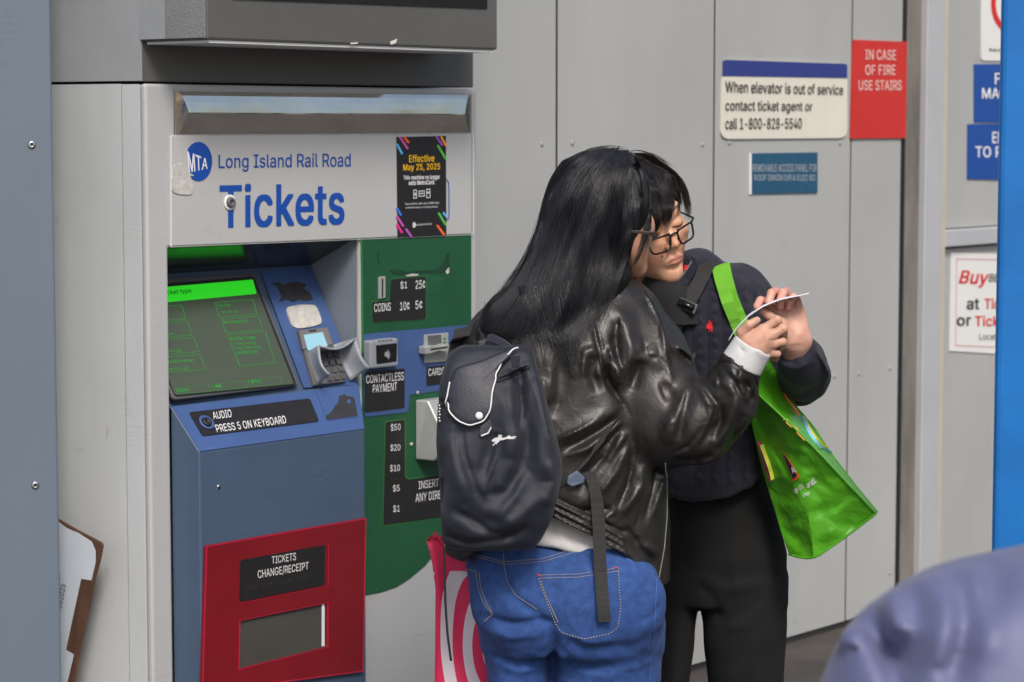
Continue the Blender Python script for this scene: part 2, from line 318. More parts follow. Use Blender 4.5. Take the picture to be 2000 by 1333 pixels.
'p':(212,'26,-71 26,190 56,190 56,160 59,160 63,166 69,173 76,180 86,186 98,191 115,192 137,189 156,180 173,166 185,146 193,122 195,94 193,66 185,42 173,23 157,8 137,-1 115,-4 99,-3 86,2 76,8 63,23 59,29 57,29 57,-71|110,23 126,26 140,33 150,44 158,58 163,75 164,95 163,114 158,131 150,145 140,156 126,163 110,165 94,163 81,156 70,145 62,131 58,114 56,95 58,75 63,58 70,43 81,32 94,26'),
'r':(130,'26,0 26,190 56,190 56,160 58,160 65,173 76,184 90,190 107,192 122,192 122,161 119,162 115,162 109,163 103,163 91,161 80,157 70,151 63,142 58,131 57,118 57,0'),
's':(182,'91,-4 72,-3 56,2 42,9 31,19 23,32 18,47 47,53 53,40 62,30 75,25 91,23 108,25 122,31 131,40 134,51 132,60 127,68 118,74 106,78 75,85 52,93 36,104 27,119 23,137 26,152 33,166 43,177 58,185 74,190 94,192 112,191 127,186 140,179 149,170 157,158 162,145 134,139 129,149 121,158 110,164 94,166 78,164 65,158 57,150 54,139 56,129 62,122 72,116 86,111 115,105 137,97 153,86 162,71 166,53 163,37 156,24 145,12 130,3 112,-2'),
't':(114,'102,190 102,164 3,164 3,190|32,236 63,236 63,49 64,38 68,31 75,26 93,26 97,26 101,27 107,1 90,-2 84,-2 62,1 46,11 36,26 32,46'),
'u':(205,'91,-3 73,-1 57,5 44,15 35,29 28,47 26,69 26,190 57,190 57,72 60,52 68,37 82,28 100,25 113,27 125,31 134,38 142,48 146,61 148,76 148,190 179,190 179,0 149,0 149,46 154,46 143,23 129,8 111,0'),
'v':(195,'81,0 9,190 42,190 83,78 88,60 93,43 98,27 103,10 92,10 97,27 101,43 106,60 112,78 152,190 186,190 113,0'),
'w':(284,'69,0 11,190 44,190 85,35 126,190 158,190 200,35 240,190 272,190 215,0 184,0 142,155 99,0'),
'x':(189,'10,0 86,109 86,86 14,190 50,190 74,153 82,139 90,127 104,103 88,103 95,115 101,127 108,139 141,190 176,190 104,84 104,107 179,0 143,0 115,43 107,56 93,80 86,91 102,91 95,80 89,68 82,56 74,43 46,0'),
'y':(195,'24,-69 31,-43 44,-45 52,-44 59,-42 65,-37 71,-29 81,-1 9,190 42,190 83,78 88,60 93,43 98,27 103,10 92,10 97,27 101,43 106,60 112,78 153,190 186,190 102,-29 96,-43 88,-54 80,-62 70,-68 58,-71 46,-73 39,-72 32,-72'),
'0':(227,'113,-3 87,0 65,12 47,31 34,57 27,89 24,127 27,165 35,197 48,223 65,242 87,254 113,258 139,254 161,242 179,223 192,197 200,165 203,127 200,89 192,57 179,31 162,12 140,0|113,25 131,28 145,37 157,52 165,72 170,97 172,127 170,157 165,182 157,203 145,218 131,227 113,230 96,227 82,218 70,203 62,182 56,157 55,127 56,97 62,72 70,52 82,37 96,28'),
'1':(227,'38,0 38,27 195,27 195,0|138,254 138,0 106,0 106,224 105,224 43,179 43,213 99,254'),
'2':(227,'32,0 32,24 117,114 130,129 141,141 149,153 155,163 159,174 160,186 159,198 154,209 146,218 137,224 125,228 112,230 98,228 86,224 77,216 69,207 65,195 64,181 33,181 35,202 43,221 55,237 72,248 91,255 112,258 134,255 153,248 169,237 181,223 188,205 191,186 189,172 185,159 179,145 168,129 153,111 76,30 76,28 195,28 195,0'),
'3':(227,'109,-3 87,-1 66,5 49,15 35,29 26,46 22,66 55,66 57,54 63,44 72,35 83,30 95,26 109,25 124,26 138,30 149,37 157,46 163,58 165,72 163,86 158,98 150,109 137,117 121,122 101,124 78,124 78,150 144,224 144,226 35,226 35,254 186,254 186,230 106,139 106,144 132,144 154,138 172,127 185,111 194,93 196,72 194,51 185,33 172,18 154,6 133,-1'),
'4':(227,'20,53 20,79 123,254 155,254 54,83 54,81 207,81 207,53|141,0 141,159 171,159 171,0'),
'5':(227,'111,-3 89,-1 70,6 54,16 41,30 33,47 30,65 61,65 64,54 69,44 77,36 87,30 98,26 111,25 125,27 138,32 149,41 157,52 162,66 164,81 162,97 157,111 148,122 137,131 124,137 109,138 96,137 84,134 73,129 64,123 34,126 48,254 183,254 183,226 75,226 67,151 68,151 77,157 89,162 101,166 115,167 131,165 147,160 161,153 172,143 182,130 189,116 194,99 195,82 193,58 184,38 171,21 154,8 134,-1'),
'6':(227,'113,-3 91,-1 71,7 55,20 42,37 34,58 32,81 34,100 40,119 51,142 69,170 126,254 161,254 75,131 73,131 77,137 83,144 90,149 98,153 107,156 117,157 139,155 158,147 173,136 185,120 192,101 194,79 192,56 184,36 171,20 155,7 135,-1|113,24 127,26 139,31 149,40 157,51 162,64 164,79 162,94 157,107 149,118 139,126 127,131 113,133 99,131 87,126 77,118 69,107 64,94 62,79 64,64 69,51 77,40 87,31 99,26'),
'7':(227,'48,0 162,224 162,226 31,226 31,254 195,254 195,224 82,0'),
'8':(227,'113,-3 89,-1 68,6 50,17 37,31 29,48 26,68 28,83 33,98 40,110 51,121 63,128 76,132 76,133 59,141 46,154 38,171 35,190 38,209 45,225 57,239 73,249 92,256 113,258 134,256 153,249 169,239 181,225 188,209 191,190 188,171 180,154 167,141 150,133 150,132 164,128 176,121 186,110 194,98 199,83 200,68 198,48 189,31 176,17 158,6 137,-1|113,25 129,26 142,30 153,37 161,46 167,57 168,69 167,83 161,94 153,104 141,111 128,116 113,118 98,116 85,111 73,104 65,94 59,83 58,69 59,57 64,46 73,37 84,30 97,26|113,145 126,146 137,150 146,157 154,165 158,176 160,188 158,200 154,210 147,218 138,225 126,229 113,230 100,229 89,225 79,218 72,210 68,200 66,188 68,176 72,165 79,157 89,150 100,146'),
'9':(227,'113,258 135,255 155,247 171,234 184,217 192,197 194,173 192,155 186,135 175,112 158,84 100,0 65,0 151,124 154,124 149,117 144,111 137,105 128,101 119,98 109,97 87,100 69,107 53,119 41,134 34,154 32,176 34,198 42,218 55,235 71,247 91,255|113,230 99,228 87,223 77,215 69,204 64,191 63,176 64,161 69,148 77,137 87,129 99,123 113,122 127,123 139,129 149,137 157,147 162,160 164,175 162,190 157,204 150,215 139,223 127,228'),
'$':(223,'101,-37 101,292 122,292 122,-37|112,-4 86,-2 64,5 46,15 32,30 23,48 19,68 52,68 55,55 62,44 71,35 83,29 97,26 112,25 128,26 143,30 155,37 165,46 171,57 173,70 171,81 166,89 158,96 148,102 136,107 122,111 92,120 64,130 43,145 30,163 26,186 29,206 37,224 51,238 69,249 90,256 114,258 137,256 158,249 175,238 189,224 197,208 200,189 169,189 163,206 151,219 134,227 112,229 97,228 84,224 73,218 64,209 59,199 58,188 60,176 65,167 74,160 85,154 96,150 106,147 132,140 156,132 168,126 179,119 189,110 197,99 202,85 204,69 201,50 193,32 180,17 162,5 139,-2'),
'¢':(198,'92,0 92,254 112,254 112,0|104,29 79,32 58,41 41,56 28,75 20,99 17,127 20,154 28,178 41,198 58,213 79,222 104,225 117,224 130,221 142,217 153,211 162,203 170,194 176,183 181,171 151,164 149,171 141,183 135,188 128,192 121,195 113,197 104,198 86,195 73,188 62,177 54,162 50,145 48,127 50,108 54,92 62,77 73,66 86,59 104,56 113,57 121,59 129,62 135,66 141,71 146,77 152,91 181,84 177,72 171,61 163,52 153,44 142,37 130,33 117,30'),
'/':(125,'117,266 36,-38 7,-38 89,266'),
'&':(224,'98,-3 75,-1 55,6 39,17 27,31 20,48 17,67 19,82 24,95 32,106 42,117 55,128 70,139 108,168 118,176 123,181 127,187 130,194 131,202 129,214 123,223 113,228 101,230 92,229 84,227 77,222 73,216 69,208 68,199 69,190 73,182 78,173 84,164 92,153 102,142 219,0 182,0 86,116 72,132 51,159 44,172 39,185 38,199 40,215 45,229 55,241 67,249 82,255 100,257 118,255 133,249 145,241 154,230 160,217 162,202 161,191 158,181 152,171 146,162 128,146 77,109 64,98 55,87 50,77 48,66 50,54 55,44 62,35 72,29 83,25 96,23 111,25 126,30 139,37 151,48 160,61 168,76 173,93 174,112 204,112 202,90 198,72 192,57 185,46 179,38 166,23 153,12 136,3 117,-2'),
'-':(227,'168,122 168,94 57,94 57,122'),
'.':(94,'48,-2 39,-1 31,4 26,12 25,20 26,29 31,37 39,42 48,43 56,42 64,37 69,29 71,20 69,12 64,4 56,-1'),
',':(94,'19,-60 34,36 68,36 42,-60'),
'ñ':(205,'57,113 57,0 26,0 26,190 56,190 56,144 51,144 62,166 76,181 94,189 114,192 132,190 147,184 160,174 170,160 176,142 179,120 179,0 148,0 148,118 145,137 136,152 123,161 105,165 92,163 80,159 71,151 63,141 58,129|125,223 112,225 107,228 101,230 96,233 87,237 83,237 79,236 75,229 74,224 53,224 55,238 60,249 68,257 80,259 87,259 98,255 108,249 117,245 122,245 128,248 130,252 131,258 152,258 150,244 144,233 136,226'),
'!':(98,'34,80 32,254 66,254 64,80|49,-2 40,-1 33,4 28,12 26,20 28,29 33,37 40,42 49,43 58,42 65,37 70,29 72,20 70,12 65,4 58,-1'),
'中':(175,'80,147 80,116 17,116 17,33 30,33 30,43 80,43 80,-14 94,-14 94,43 144,43 144,33 158,33 158,116 94,116 94,147|30,56 30,103 80,103 80,56|144,56 94,56 94,103 144,103'),
'文':(175,'74,144 87,117 102,121 88,148|9,116 9,103 36,103 78,35 6,-1 15,-14 88,26 160,-13 169,-1 98,35 139,103 167,103 167,116|88,44 50,103 124,103'),
'한':(161,'56,105 18,75 56,46 94,75|56,94 80,75 56,57 32,75|117,145 117,26 132,26 132,81 155,81 155,93 132,93 132,145|49,145 49,125 9,125 9,114 103,114 103,125 63,125 63,145|33,35 33,-10 139,-10 139,2 47,2 47,35'),
'국':(161,'24,40 24,28 120,28 120,-14 135,-14 135,40 88,40 88,69 152,69 152,81 130,81 134,126 134,137 27,137 27,125 119,125 115,81 9,81 9,69 73,69 73,40'),
'어':(161,'51,120 77,77 51,35 25,77|125,145 125,84 90,84 51,133 12,77 51,22 90,73 125,73 125,-14 139,-14 139,145'),
}
# ================================================================== SETTING
m_floor = M_('floor_concrete', (.06,.052,.046,1), .8, var=.35, vscale=3, bump=.4, bscale=60)
m_wall = M_('wall_paint', (.388,.396,.390,1), .5, scuff=.35, scuffcol=(.25,.24,.22,1), var=.09, vscale=1.6, bump=.12, bscale=320, dirt=.35, stretch=(1,1,.5), dirtcol=(.2,.18,.15,1))
m_wall_d = M_('wall_gap', (.02,.02,.02,1), .9)
m_cab = M_('cabinet_grey', (.43,.435,.44,1), .42, scuff=.4, scuffcol=(.22,.21,.19,1), var=.04, vscale=3, bump=.1, bscale=420, dirt=.2, dirtcol=(.12,.1,.08,1))
m_side = M_('side_panel_lit_grey', (.50,.52,.53,1), .5, scuff=.5, scuffcol=(.25,.25,.24,1), var=.12, vscale=2.6, bump=.15, bscale=260, dirt=.9, stretch=(1,1,.35), dirtcol=(.06,.05,.04,1))  # paler, cooler cabinet grey: sky light from the left put into the colour
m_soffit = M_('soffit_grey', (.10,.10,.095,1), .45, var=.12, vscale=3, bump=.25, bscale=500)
m_soffit_s = M_('soffit_side_lit_grey', (.30,.315,.33,1), .5, var=.12, vscale=3, bump=.25, bscale=500)  # paler, bluer soffit grey: light on the left-facing sides put into the colour
m_leather_metal = M_('hammered_grey', (.22,.22,.22,1), .38, var=.06, bump=.9, bscale=210)
m_pillar = M_('pillar_skylit_grey', (.118,.152,.196,1), .45, scuff=.3, scuffcol=(.07,.08,.1,1), var=.07, vscale=1.5, bump=.12, bscale=300, dirt=.35, dirtcol=(.1,.09,.08,1))  # grey metal, with the blue of the sky light put into its colour
m_blue_post = M_('blue_post_paint', (.010,.15,.47,1), .35, var=.18, vscale=5, bump=.25, bscale=40)
m_conc = M_('grimy_concrete', (.17,.155,.14,1), .85, var=.4, vscale=9, bump=.5, bscale=70, stretch=(1,1,.3))
m_jamb = M_('jamb_paint', (.42,.43,.45,1), .45, var=.06, vscale=4)
m_cream = M_('cream_strip', (.5,.45,.36,1), .5, var=.1, vscale=9)
m_black = M_('black_rubber', (.012,.012,.012,1), .6)
m_white = M_('white_paint', (.74,.74,.72,1), .45, var=.03)
m_sign_w = M_('sign_cream', (.70,.67,.58,1), .4, var=.04)
m_navy = M_('sign_navy', (.03,.045,.22,1), .4)
m_red_s = M_('sign_red', (.56,.03,.025,1), .4, var=.05)
m_teal = M_('plate_teal', (.018,.085,.16,1), .4, var=.1, vscale=20)
m_blue_s = M_('sign_blue', (.012,.07,.32,1), .4)
m_txt_k = M_('ink_black', (.02,.02,.022,1), .5)
m_txt_w = M_('ink_white', (.8,.8,.8,1), .45)
m_txt_g = M_('ink_pale', (.38,.44,.48,1), .5)
m_txt_r = M_('ink_red', (.62,.02,.02,1), .45)
m_txt_b = M_('ink_blue', (.008,.068,.36,1), .4)
m_rivet = M_('rivet_grey', (.34,.34,.33,1), .5)
m_steel = M_('bare_steel', (.55,.55,.53,1), .3, metal=1, var=.12, vscale=30)

# ground: one sheet
bmf = MB(); S = 400
bmf.add([(-S,-S,0),(S,-S,0),(S,S,0),(-S,S,0)], [(0,1,2,3)])
tag(bmf.build('floor', m_floor), kind='structure')
bmp = MB(); bmp.add([(-60,-60,.004),(60,-60,.004),(60,1.9,.004),(-60,1.9,.004)], [(0,1,2,3)])
tag(bmp.build('bounce_pavement', M_('bounce_concrete', (.27,.265,.255,1), .85, var=.15, vscale=2, bump=.3, bscale=80)), kind='structure')  # unseen pale ground, added to bounce light onto the faces and polished bar

# ---- steel wall of tall panels
NF = .30                                        # how far the ticket machine stands out from the wall
wtop = 3.6
seams = [rr(1088,300,0), rr(1395,300,0), rr(1659,600,0), rr(1757,600,0)]
r_m1 = rr(932,400,NF); r_w0 = rr(140,800,0)
edges = [r_w0, r_m1-.15, seams[0], seams[1], seams[2], seams[3]]
wl = root('steel_wall', WF(seams[1],0,0), TH, 'pale grey painted steel panel wall with dark vertical seams behind the two women', 'wall')
MB().wbox(r_w0, seams[3], -.30, -.0055, 0, wtop).build('backing', m_wall_d, wl)
for i in range(5):
    MB().wbox(edges[i]+.0055, edges[i+1]-.0055, -.0052, 0, .02, wtop).build('panel', m_wall, wl, bevel=.0015)
def dome(px, py, n, rad, name, mat, par, h=.4):
    c = wall(n).hit(px, py)
    MB().lathe(c, N, [(0,rad),(rad*h*.7,rad*.8),(rad*h,rad*.35),(rad*h,.0005)], 12).build(name, mat, par, smooth=True)
for (px,py) in [(1058,282),(1118,280),(1372,283),(1425,279),(1630,735),(1677,730),(1738,720),(1738,1120),(1640,280)]:
    dome(px, py, 0, .008, 'rivet', m_rivet, wl)

# ---- signs on the wall
pw = wall(0)
sg = root('elevator_notice', wall(0).hit(1532,272), TH, 'cream notice with a blue top band about calling when the elevator is out of service', 'sign')
decal('board', rounded([(1412,117),(1655,125),(1655,270),(1408,272)], 18), pw, .006, m_sign_w, sg, .005)
decal('blue_band', rounded([(1412,117),(1655,125),(1655,136),(1412,130)], 10)[:12]+[(1655,153),(1411,149)], pw, .0075, m_navy, sg, .0015)
lettering([('When elevator is out of service', [(1417,158),(1647,166),(1647,186),(1417,181)], .012),
  ('contact ticket agent or', [(1417,196),(1587,199),(1587,222),(1417,222)], .012),
  ('call 1-800-828-5540', [(1417,231),(1566,231),(1566,252),(1417,253)], .012)], pw, .0085, m_txt_k, sg)
for (px,py) in [(1424,280),(1641,279)]: dome(px, py, 0, .007, 'screw', m_rivet, sg)
sg = root('fire_notice', wall(0).hit(1717,271), TH, 'red IN CASE OF FIRE notice with pale lettering on the grey wall', 'sign')
decal('board', [(1667,78),(1772,82),(1769,270),(1662,271)], pw, .007, m_red_s, sg, .005)
lettering([('IN CASE', box4(1690,97,1750,117,1), .02), ('OF FIRE', box4(1690,127,1749,147,0), .02), ('USE STAIRS', box4(1677,157,1761,177,0), .02)],
  pw, .0085, M_('ink_pink', (.75,.5,.46,1), .5), sg)
sg = root('access_plate', wall(0).hit(1532,379), TH, 'small dark teal removable access panel plate under the cream notice', 'sign')
decal('plate', [(1467,300),(1597,298),(1597,377),(1467,379)], pw, .005, m_teal, sg, .004)
decal('worn_edge', [(1465,299),(1468,299),(1468,380),(1465,380)], pw, .0055, m_txt_w, sg, .004)
lettering([('REMOVABLE ACCESS PANEL FOR', box4(1470,321,1595,336), .005), ('ROOF DRAIN D/R & ELEC BOX', box4(1473,341,1592,355), .005)], pw, .0065, m_txt_g, sg)

# ---- right: grimy gap, jamb, glazed notice panel
r_a, r_b, r_c, r_d, r_e = [rr(x, 600, 0) for x in (1759, 1798, 1832, 1842, 1849)]
MB().wbox(r_a+.030, r_b, -.2, -.012, 0, wtop).build('concrete_post', m_conc)
tag(bpy.data.objects['concrete_post'], 'narrow grimy concrete strip between the grey wall and the pale jamb', 'post')
MB().wbox(r_a, r_a+.029, -.12, -.008, 0, wtop).build('dark_joint', m_black, wl)
nb = root('notice_case', WF(r_e,0,0), TH, 'pale grey metal frame with flat notice panels beside the blue post', 'notice board')
r_end = rr(2080, 600, 0)
MB().wbox(r_b, r_c, -.2, .012, 0, wtop).build('jamb', m_jamb, nb, bevel=.004)
MB().wbox(r_c, r_d, -.2, .004, 0, wtop).build('edge_strip', m_cream, nb)
MB().wbox(r_d, r_e, -.2, -.03, 0, wtop).build('seal', m_black, nb)
z1, z2 = zz(1890,447,0), zz(1890,480,0)
MB().wbox(r_e, r_end, -.2, -.02, z1+.004, wtop).build('upper_panel', m_wall, nb)
MB().wbox(r_e-.02, r_end, -.2, .006, z2, z1).build('rail', m_jamb, nb, bevel=.004)
MB().wbox(r_e, r_end, -.2, -.02, .05, z2-.008).build('lower_panel', m_wall, nb)
MB().wbox(r_e, r_end, -.2, -.06, z2-.008, z1+.004).build('seal', m_black, nb)
pn = wall(-.02)
sg = root('prohibition_notice', pn.hit(1938,120), TH, 'white notice with part of a red ring at the top right', 'sign')
decal('board', rounded([(1917,-60),(1990,-60),(1990,119),(1917,119)], 6), pn, .004, m_white, sg, .003)
ring = []
for a in range(0, 25):
    w = R(95 + a*7.2); ring.append((1972+math.cos(w)*36, 8-math.sin(w)*56))
for a in range(24, -1, -1):
    w = R(95 + a*7.2); ring.append((1972+math.cos(w)*27, 8-math.sin(w)*43))
decal('red_ring', ring, pn, .0055, m_txt_r, sg, .0014)
lettering([('No', box4(1933,95,1958,101), .01)], pn, .0055, m_txt_k, sg)
sg = root('blue_notice', pn.hit(1930,240), TH, 'blue notice with white letters F and MA beside the blue post', 'sign')
decal('board', [(1903,126),(1990,125),(1990,240),(1903,239)], pn, .004, m_blue_s, sg, .003)
lettering([('FARE', box4(1943,143,2000,165), .02), ('MACHINES', box4(1918,172,2035,193), .02)], pn, .0055, m_txt_w, sg)
sg = root('blue_notice', pn.hit(1930,352), TH, 'lower blue notice with white letters TO P just above the rail', 'sign')
decal('board', [(1891,243),(1990,242),(1990,352),(1890,350)], pn, .005, m_blue_s, sg, .003)
lettering([('ENTER', box4(1938,258,1996,280), .02), ('TO PLATFORM', box4(1905,286,2060,308), .02)], pn, .0065, m_txt_w, sg)
sg = root('ticket_poster', pn.hit(1925,690), TH, 'white poster reading Buy and at Tick in red and black on the lower panel', 'poster')
decal('board', [(1858,494),(1990,497),(1990,694),(1855,686)], pn, .004, m_white, sg, .003)
k = [(1868,505),(1990,507),(1990,681),(1866,676)]; k2 = [(1869.5,507),(1988,509),(1988,679),(1867.5,674)]
decal('thin_border', k+[k[0]]+[k2[0]]+k2[::-1], pn, .0052, M_('border_pink',(.6,.35,.33,1),.5), sg, .001)
lettering([('Buy', [(1874,528),(1932,530),(1932,563),(1872,561)], .03, .25), ('Tickets', box4(1923,583,1995,604), .03), ('Tickets', box4(1904,617,1985,638), .03)], pn, .0055, m_txt_r, sg)
lettering([('BEFORE', box4(1931,535,1990,551), .02, .25), ('at', box4(1888,584,1913,605), .03), ('or', box4(1869,620,1897,637), .03), ('Located', box4(1913,652,1960,664), 0)], pn, .0055, m_txt_k, sg)

# ---- left pillar, blue post
pr = P(108, 600, 5.03); pdir = Vector((math.cos(R(14)), math.sin(R(14)), 0)); pnn = Vector((math.sin(R(14)), -math.cos(R(14)), 0))
pil = root('steel_pillar', (pr.x-.3, pr.y, 0), 0, 'blue grey sheet metal pillar with two screws at the left edge', 'pillar')
f0 = Vector((pr.x, pr.y, 0))
MB().prism([f0, f0-pdir*.62, f0-pdir*.62-pnn*.30, f0-pnn*.30], Z*3.6).build('casing', m_pillar, pil, bevel=.004)
pp = Plane(f0, pnn)
for (px,py) in [(62,283),(69,948)]:
    c = pp.hit(px,py)
    MB().lathe(c, pnn, [(0,.0085),(.003,.0075),(.0045,.0035),(.0035,.003),(.0035,.0004)], 16).build('screw', m_steel, pil, smooth=True)
    MB().lathe(c, pnn, [(.0045,.0026),(.0048,.0026)], 10).build('screw_slot', m_black, pil)
c0 = P(1944,600,4.15); bpd = Vector((math.cos(R(-16)), math.sin(R(-16)),0)); bpn = Vector((math.sin(R(-16)),-math.cos(R(-16)),0))
b0 = Vector((c0.x,c0.y,0))
tag(MB().prism([b0, b0+bpd*.22, b0+bpd*.22-bpn*.22, b0-bpn*.22], Z*3.6).build('blue_post', m_blue_post, bevel=.012, seg=3), 'bright blue painted steel post at the right edge', 'post')
# ---- cardboard leaning behind the pillar
cb = root('cardboard_sheet', P(150,1400,5.14), 0, 'torn white printed cardboard leaning behind the left pillar', 'cardboard')
cpl = Plane(P(112,1150,5.165), Vector((-.63,-.775,.06)))
m_card = M_('card_white', (.55,.60,.66,1), .6, var=.06, vscale=9)
m_kraft = M_('card_brown', (.10,.045,.025,1), .85, var=.45, vscale=25, bump=.5, bscale=120, stretch=(1,1,.2))
decal('core', [(100,1008),(112,1014),(150,1036),(196,1060),(199,1066),(194,1092),(186,1120),(150,1290),(138,1420),(100,1420)], cpl, 0, m_kraft, cb, .006)
decal('white_face', [(100,1012),(112,1018),(128,1031),(141,1037),(150,1040),(178,1058),(186,1076),(186,1100),(178,1134),(158,1131),(128,1270),(144,1279),(128,1345),(124,1420),(100,1420)], cpl, .0012, m_card, cb, .001)
lettering([('082025', [(111,1185),(119,1139),(129,1143),(120,1190)], .0), ('GH', [(112,1135),(113,1122),(118,1123),(117,1136)], 0)], cpl, .0022, m_txt_k, cb)
# ================================================================== TICKET MACHINE
m_hdr = M_('header_grey', (.46,.463,.46,1), .38, scuff=.35, scuffcol=(.3,.28,.25,1), var=.03, vscale=4, dirt=.35, dirtcol=(.2,.17,.13,1))
m_chrome = M_('polished_steel', (.84,.80,.72,1), .06, metal=1, var=.12, vscale=5, bump=.3, bscale=11, rvar=.05)
m_navy_p = M_('console_navy', (.062,.098,.165,1), .42, scuff=.5, scuffcol=(.12,.16,.23,1), var=.08, vscale=4, bump=.25, bscale=480, dirt=.25, dirtcol=(.02,.02,.03,1))
m_side_b = M_('console_side_blue', (.062,.098,.165,1), .42, var=.08, vscale=4, bump=.25, bscale=480)
m_blue_p = M_('console_blue', (.052,.10,.255,1), .40, scuff=.5, scuffcol=(.10,.17,.36,1), var=.1, vscale=5, bump=.2, bscale=480, dirt=.35, dirtcol=(.02,.02,.03,1))
m_recess = M_('recess_grey', (.19,.225,.27,1), .5, var=.06, vscale=4, bump=.15, bscale=400)
m_visor = M_('visor_dark', (.018,.022,.028,1), .16, bump=.1, bscale=300)
m_green = M_('panel_green', (.012,.085,.035,1), .42, scuff=.5, scuffcol=(.03,.14,.07,1), var=.12, vscale=4, bump=.2, bscale=420, dirt=.3, dirtcol=(.006,.03,.012,1))
m_green_e = M_('panel_green_edge', (.02,.17,.04,1), .4)
m_red_p = M_('panel_red', (.19,.006,.012,1), .42, scuff=.6, scuffcol=(.09,.004,.008,1), var=.12, vscale=6, bump=.2, bscale=420, dirt=.3, dirtcol=(.06,.004,.006,1))
m_red_e = M_('panel_red_edge', (.45,.012,.05,1), .4)
m_lab = M_('label_black', (.016,.015,.016,1), .45, var=.15, vscale=20, dirt=.5, dirtcol=(.05,.045,.04,1))
m_scrap = M_('scraped_dark', (.028,.028,.032,1), .7, var=.3, vscale=30)
m_glue = M_('paper_residue', (.50,.49,.46,1), .85, var=.2, vscale=60, bump=.7, bscale=150)
m_dev = M_('device_grey', (.10,.10,.105,1), .42)
m_devl = M_('device_light', (.26,.28,.31,1), .42, var=.08, vscale=20)
m_lcd = M_('lcd_blue', (.22,.42,.50,1), .25, emit=(.35,.62,.75,1), estr=.25)
m_scr = M_('screen_dark', (.060,.074,.052,1), .24, emit=(.05,.10,.04,1), estr=.12)  # base colour raised to stand in for the haze of reflections
m_scr_g = M_('screen_green_bar', (.01,.20,.01,1), .3, emit=(.03,.72,.02,1), estr=.6)
m_scr_l = M_('screen_green_line', (.01,.12,.01,1), .3, emit=(.05,.62,.06,1), estr=.42)
m_scr_k = M_('screen_ink', (.005,.03,.005,1), .4)
m_win = M_('clear_window', (.30,.30,.28,1), .35, trans=.9)
m_tray = M_('tray_grey', (.30,.29,.27,1), .55, var=.2, vscale=12)
m_key = M_('key_steel', (.20,.19,.18,1), .35, metal=.7)
m_bill = M_('bill_steel', (.44,.45,.43,1), .42, metal=.35, var=.08, vscale=12, bump=.1, bscale=300)

mr0, mr1 = rr(289,600,NF), rr(932,400,NF)
mz1 = (zz(300,160,NF)+zz(930,178,NF))/2
tm = root('ticket_machine', WF((mr0+mr1)/2, NF, 0), TH, 'grey rail ticket vending machine with green, blue and red panels and a touch screen', 'ticket machine')
ra = rr(331,620,NF); rb = rr(704,560,NF)            # screen bay, left and right
z_a = zz(704,466,NF)
nB = NF-.02
for k in range(400):                                # depth of the bay: its inner wall ends at (609,518)
    if rr(609,518,nB) >= rb: break
    nB -= .001
z_b = zz(609,518,nB)
z_c = (zz(332,795,NF)+zz(701,753,NF))/2
nC = NF
for k in range(400):
    if rr(390,882,nC) <= ra+.004: break
    nC += .001
z_d = (zz(390,882,nC)+zz(712,839,nC))/2; rb2 = rr(712,839,nC); rb1 = rr(701,753,NF)
print('bay', ra, rb, nB, nC, z_a, z_b, z_c, z_d, rb2, mz1)
raB = max(ra-.09, mr0+.016)
BK = .004
cabm = MB()
cabm.wbox(mr0, mr1, BK, nB-.004, 0, mz1)                               # carcass behind the bay
cabm.wbox(mr0, ra, nB-.004, NF, 0, mz1) if False else None
cabm.build('carcass', m_cab, tm, bevel=.004)
fr = MB()
q0 = [(mr0,0),(mr0,mz1),(mr1,mz1),(mr1,0),(rb,0),(rb,z_a),(ra,z_a),(ra,0)]
fr.prism([WF(r,NF,z) for r,z in q0], -N*.018)
fr.build('front_frame', m_cab, tm, bevel=.007, seg=3)
MB().wbox(mr0+.001, mr0+.014, nB-.004, NF-.019, 0, mz1-.002).build('frame_side', m_cab, tm)
MB().wbox(mr1-.014, mr1-.001, nB-.004, NF-.019, 0, mz1-.002).build('frame_side', m_cab, tm)
MB().wbox(mr0+.015, mr1-.015, nB-.004, NF-.019, mz1-.014, mz1-.002).build('frame_top', m_cab, tm)
# bay lining: right cheek, sloping visor
MB().wbox(rb-.001, rb+.012, nB, NF-.0185, 0, z_a).build('bay_cheek', m_recess, tm)
MB().prism([WF(raB,NF-.019,z_a-.002), WF(rb-.002,NF-.019,z_a-.002), WF(rb-.002,nB,z_b), WF(raB,nB,z_b)], -N*.004+Z*.012).build('visor', m_visor, tm)
# console: screen slope, label slope, front
def tri(p): return [WF(*x) for x in p]
con = MB()
A = tri([(raB,nB,z_b),(raB,NF-.02,z_c),(ra+.001,NF-.02,z_c),(ra+.001,NF,z_c),(ra+.001,nC,z_d),(ra+.001,nC,0),(ra+.001,nB,0),(raB,nB,0)])
v = tri([(raB,nB,z_b),(rb-.002,nB,z_b),(rb1,NF,z_c),(raB,NF-.02,z_c+.0),(ra+.002,NF,z_c),(ra+.002,nC,z_d),(rb2,nC,z_d),(ra+.002,nC,0),(rb2,nC,0),(rb1,NF+.001,0),(ra+.002,NF+.001,0)])
con = MB().add(v, [(0,3,4,2,1),(4,5,6,2),(5,7,8,6),(4,10,7,5),(2,6,8,9)])
con.build('console', m_navy_p, tm, bevel=.004, seg=3)
Vw = lambda r,n,z: WF(r,n,z)
def plane3(a,b,c):
    nn = (b-a).cross(c-a).normalized()
    if nn.dot(N) < 0: nn = -nn
    return Plane(a, nn)
ps = plane3(v[0], v[1], v[2])           # screen slope
pl_ = plane3(v[4], v[5], v[6])          # label slope
pf = Plane(v[5], N)                     # console front
zc1 = lambda x,y: (300+x/3.029, 440+y/3.029)
zc3 = lambda x,y: (300+x/2.326, 760+y/2.326)
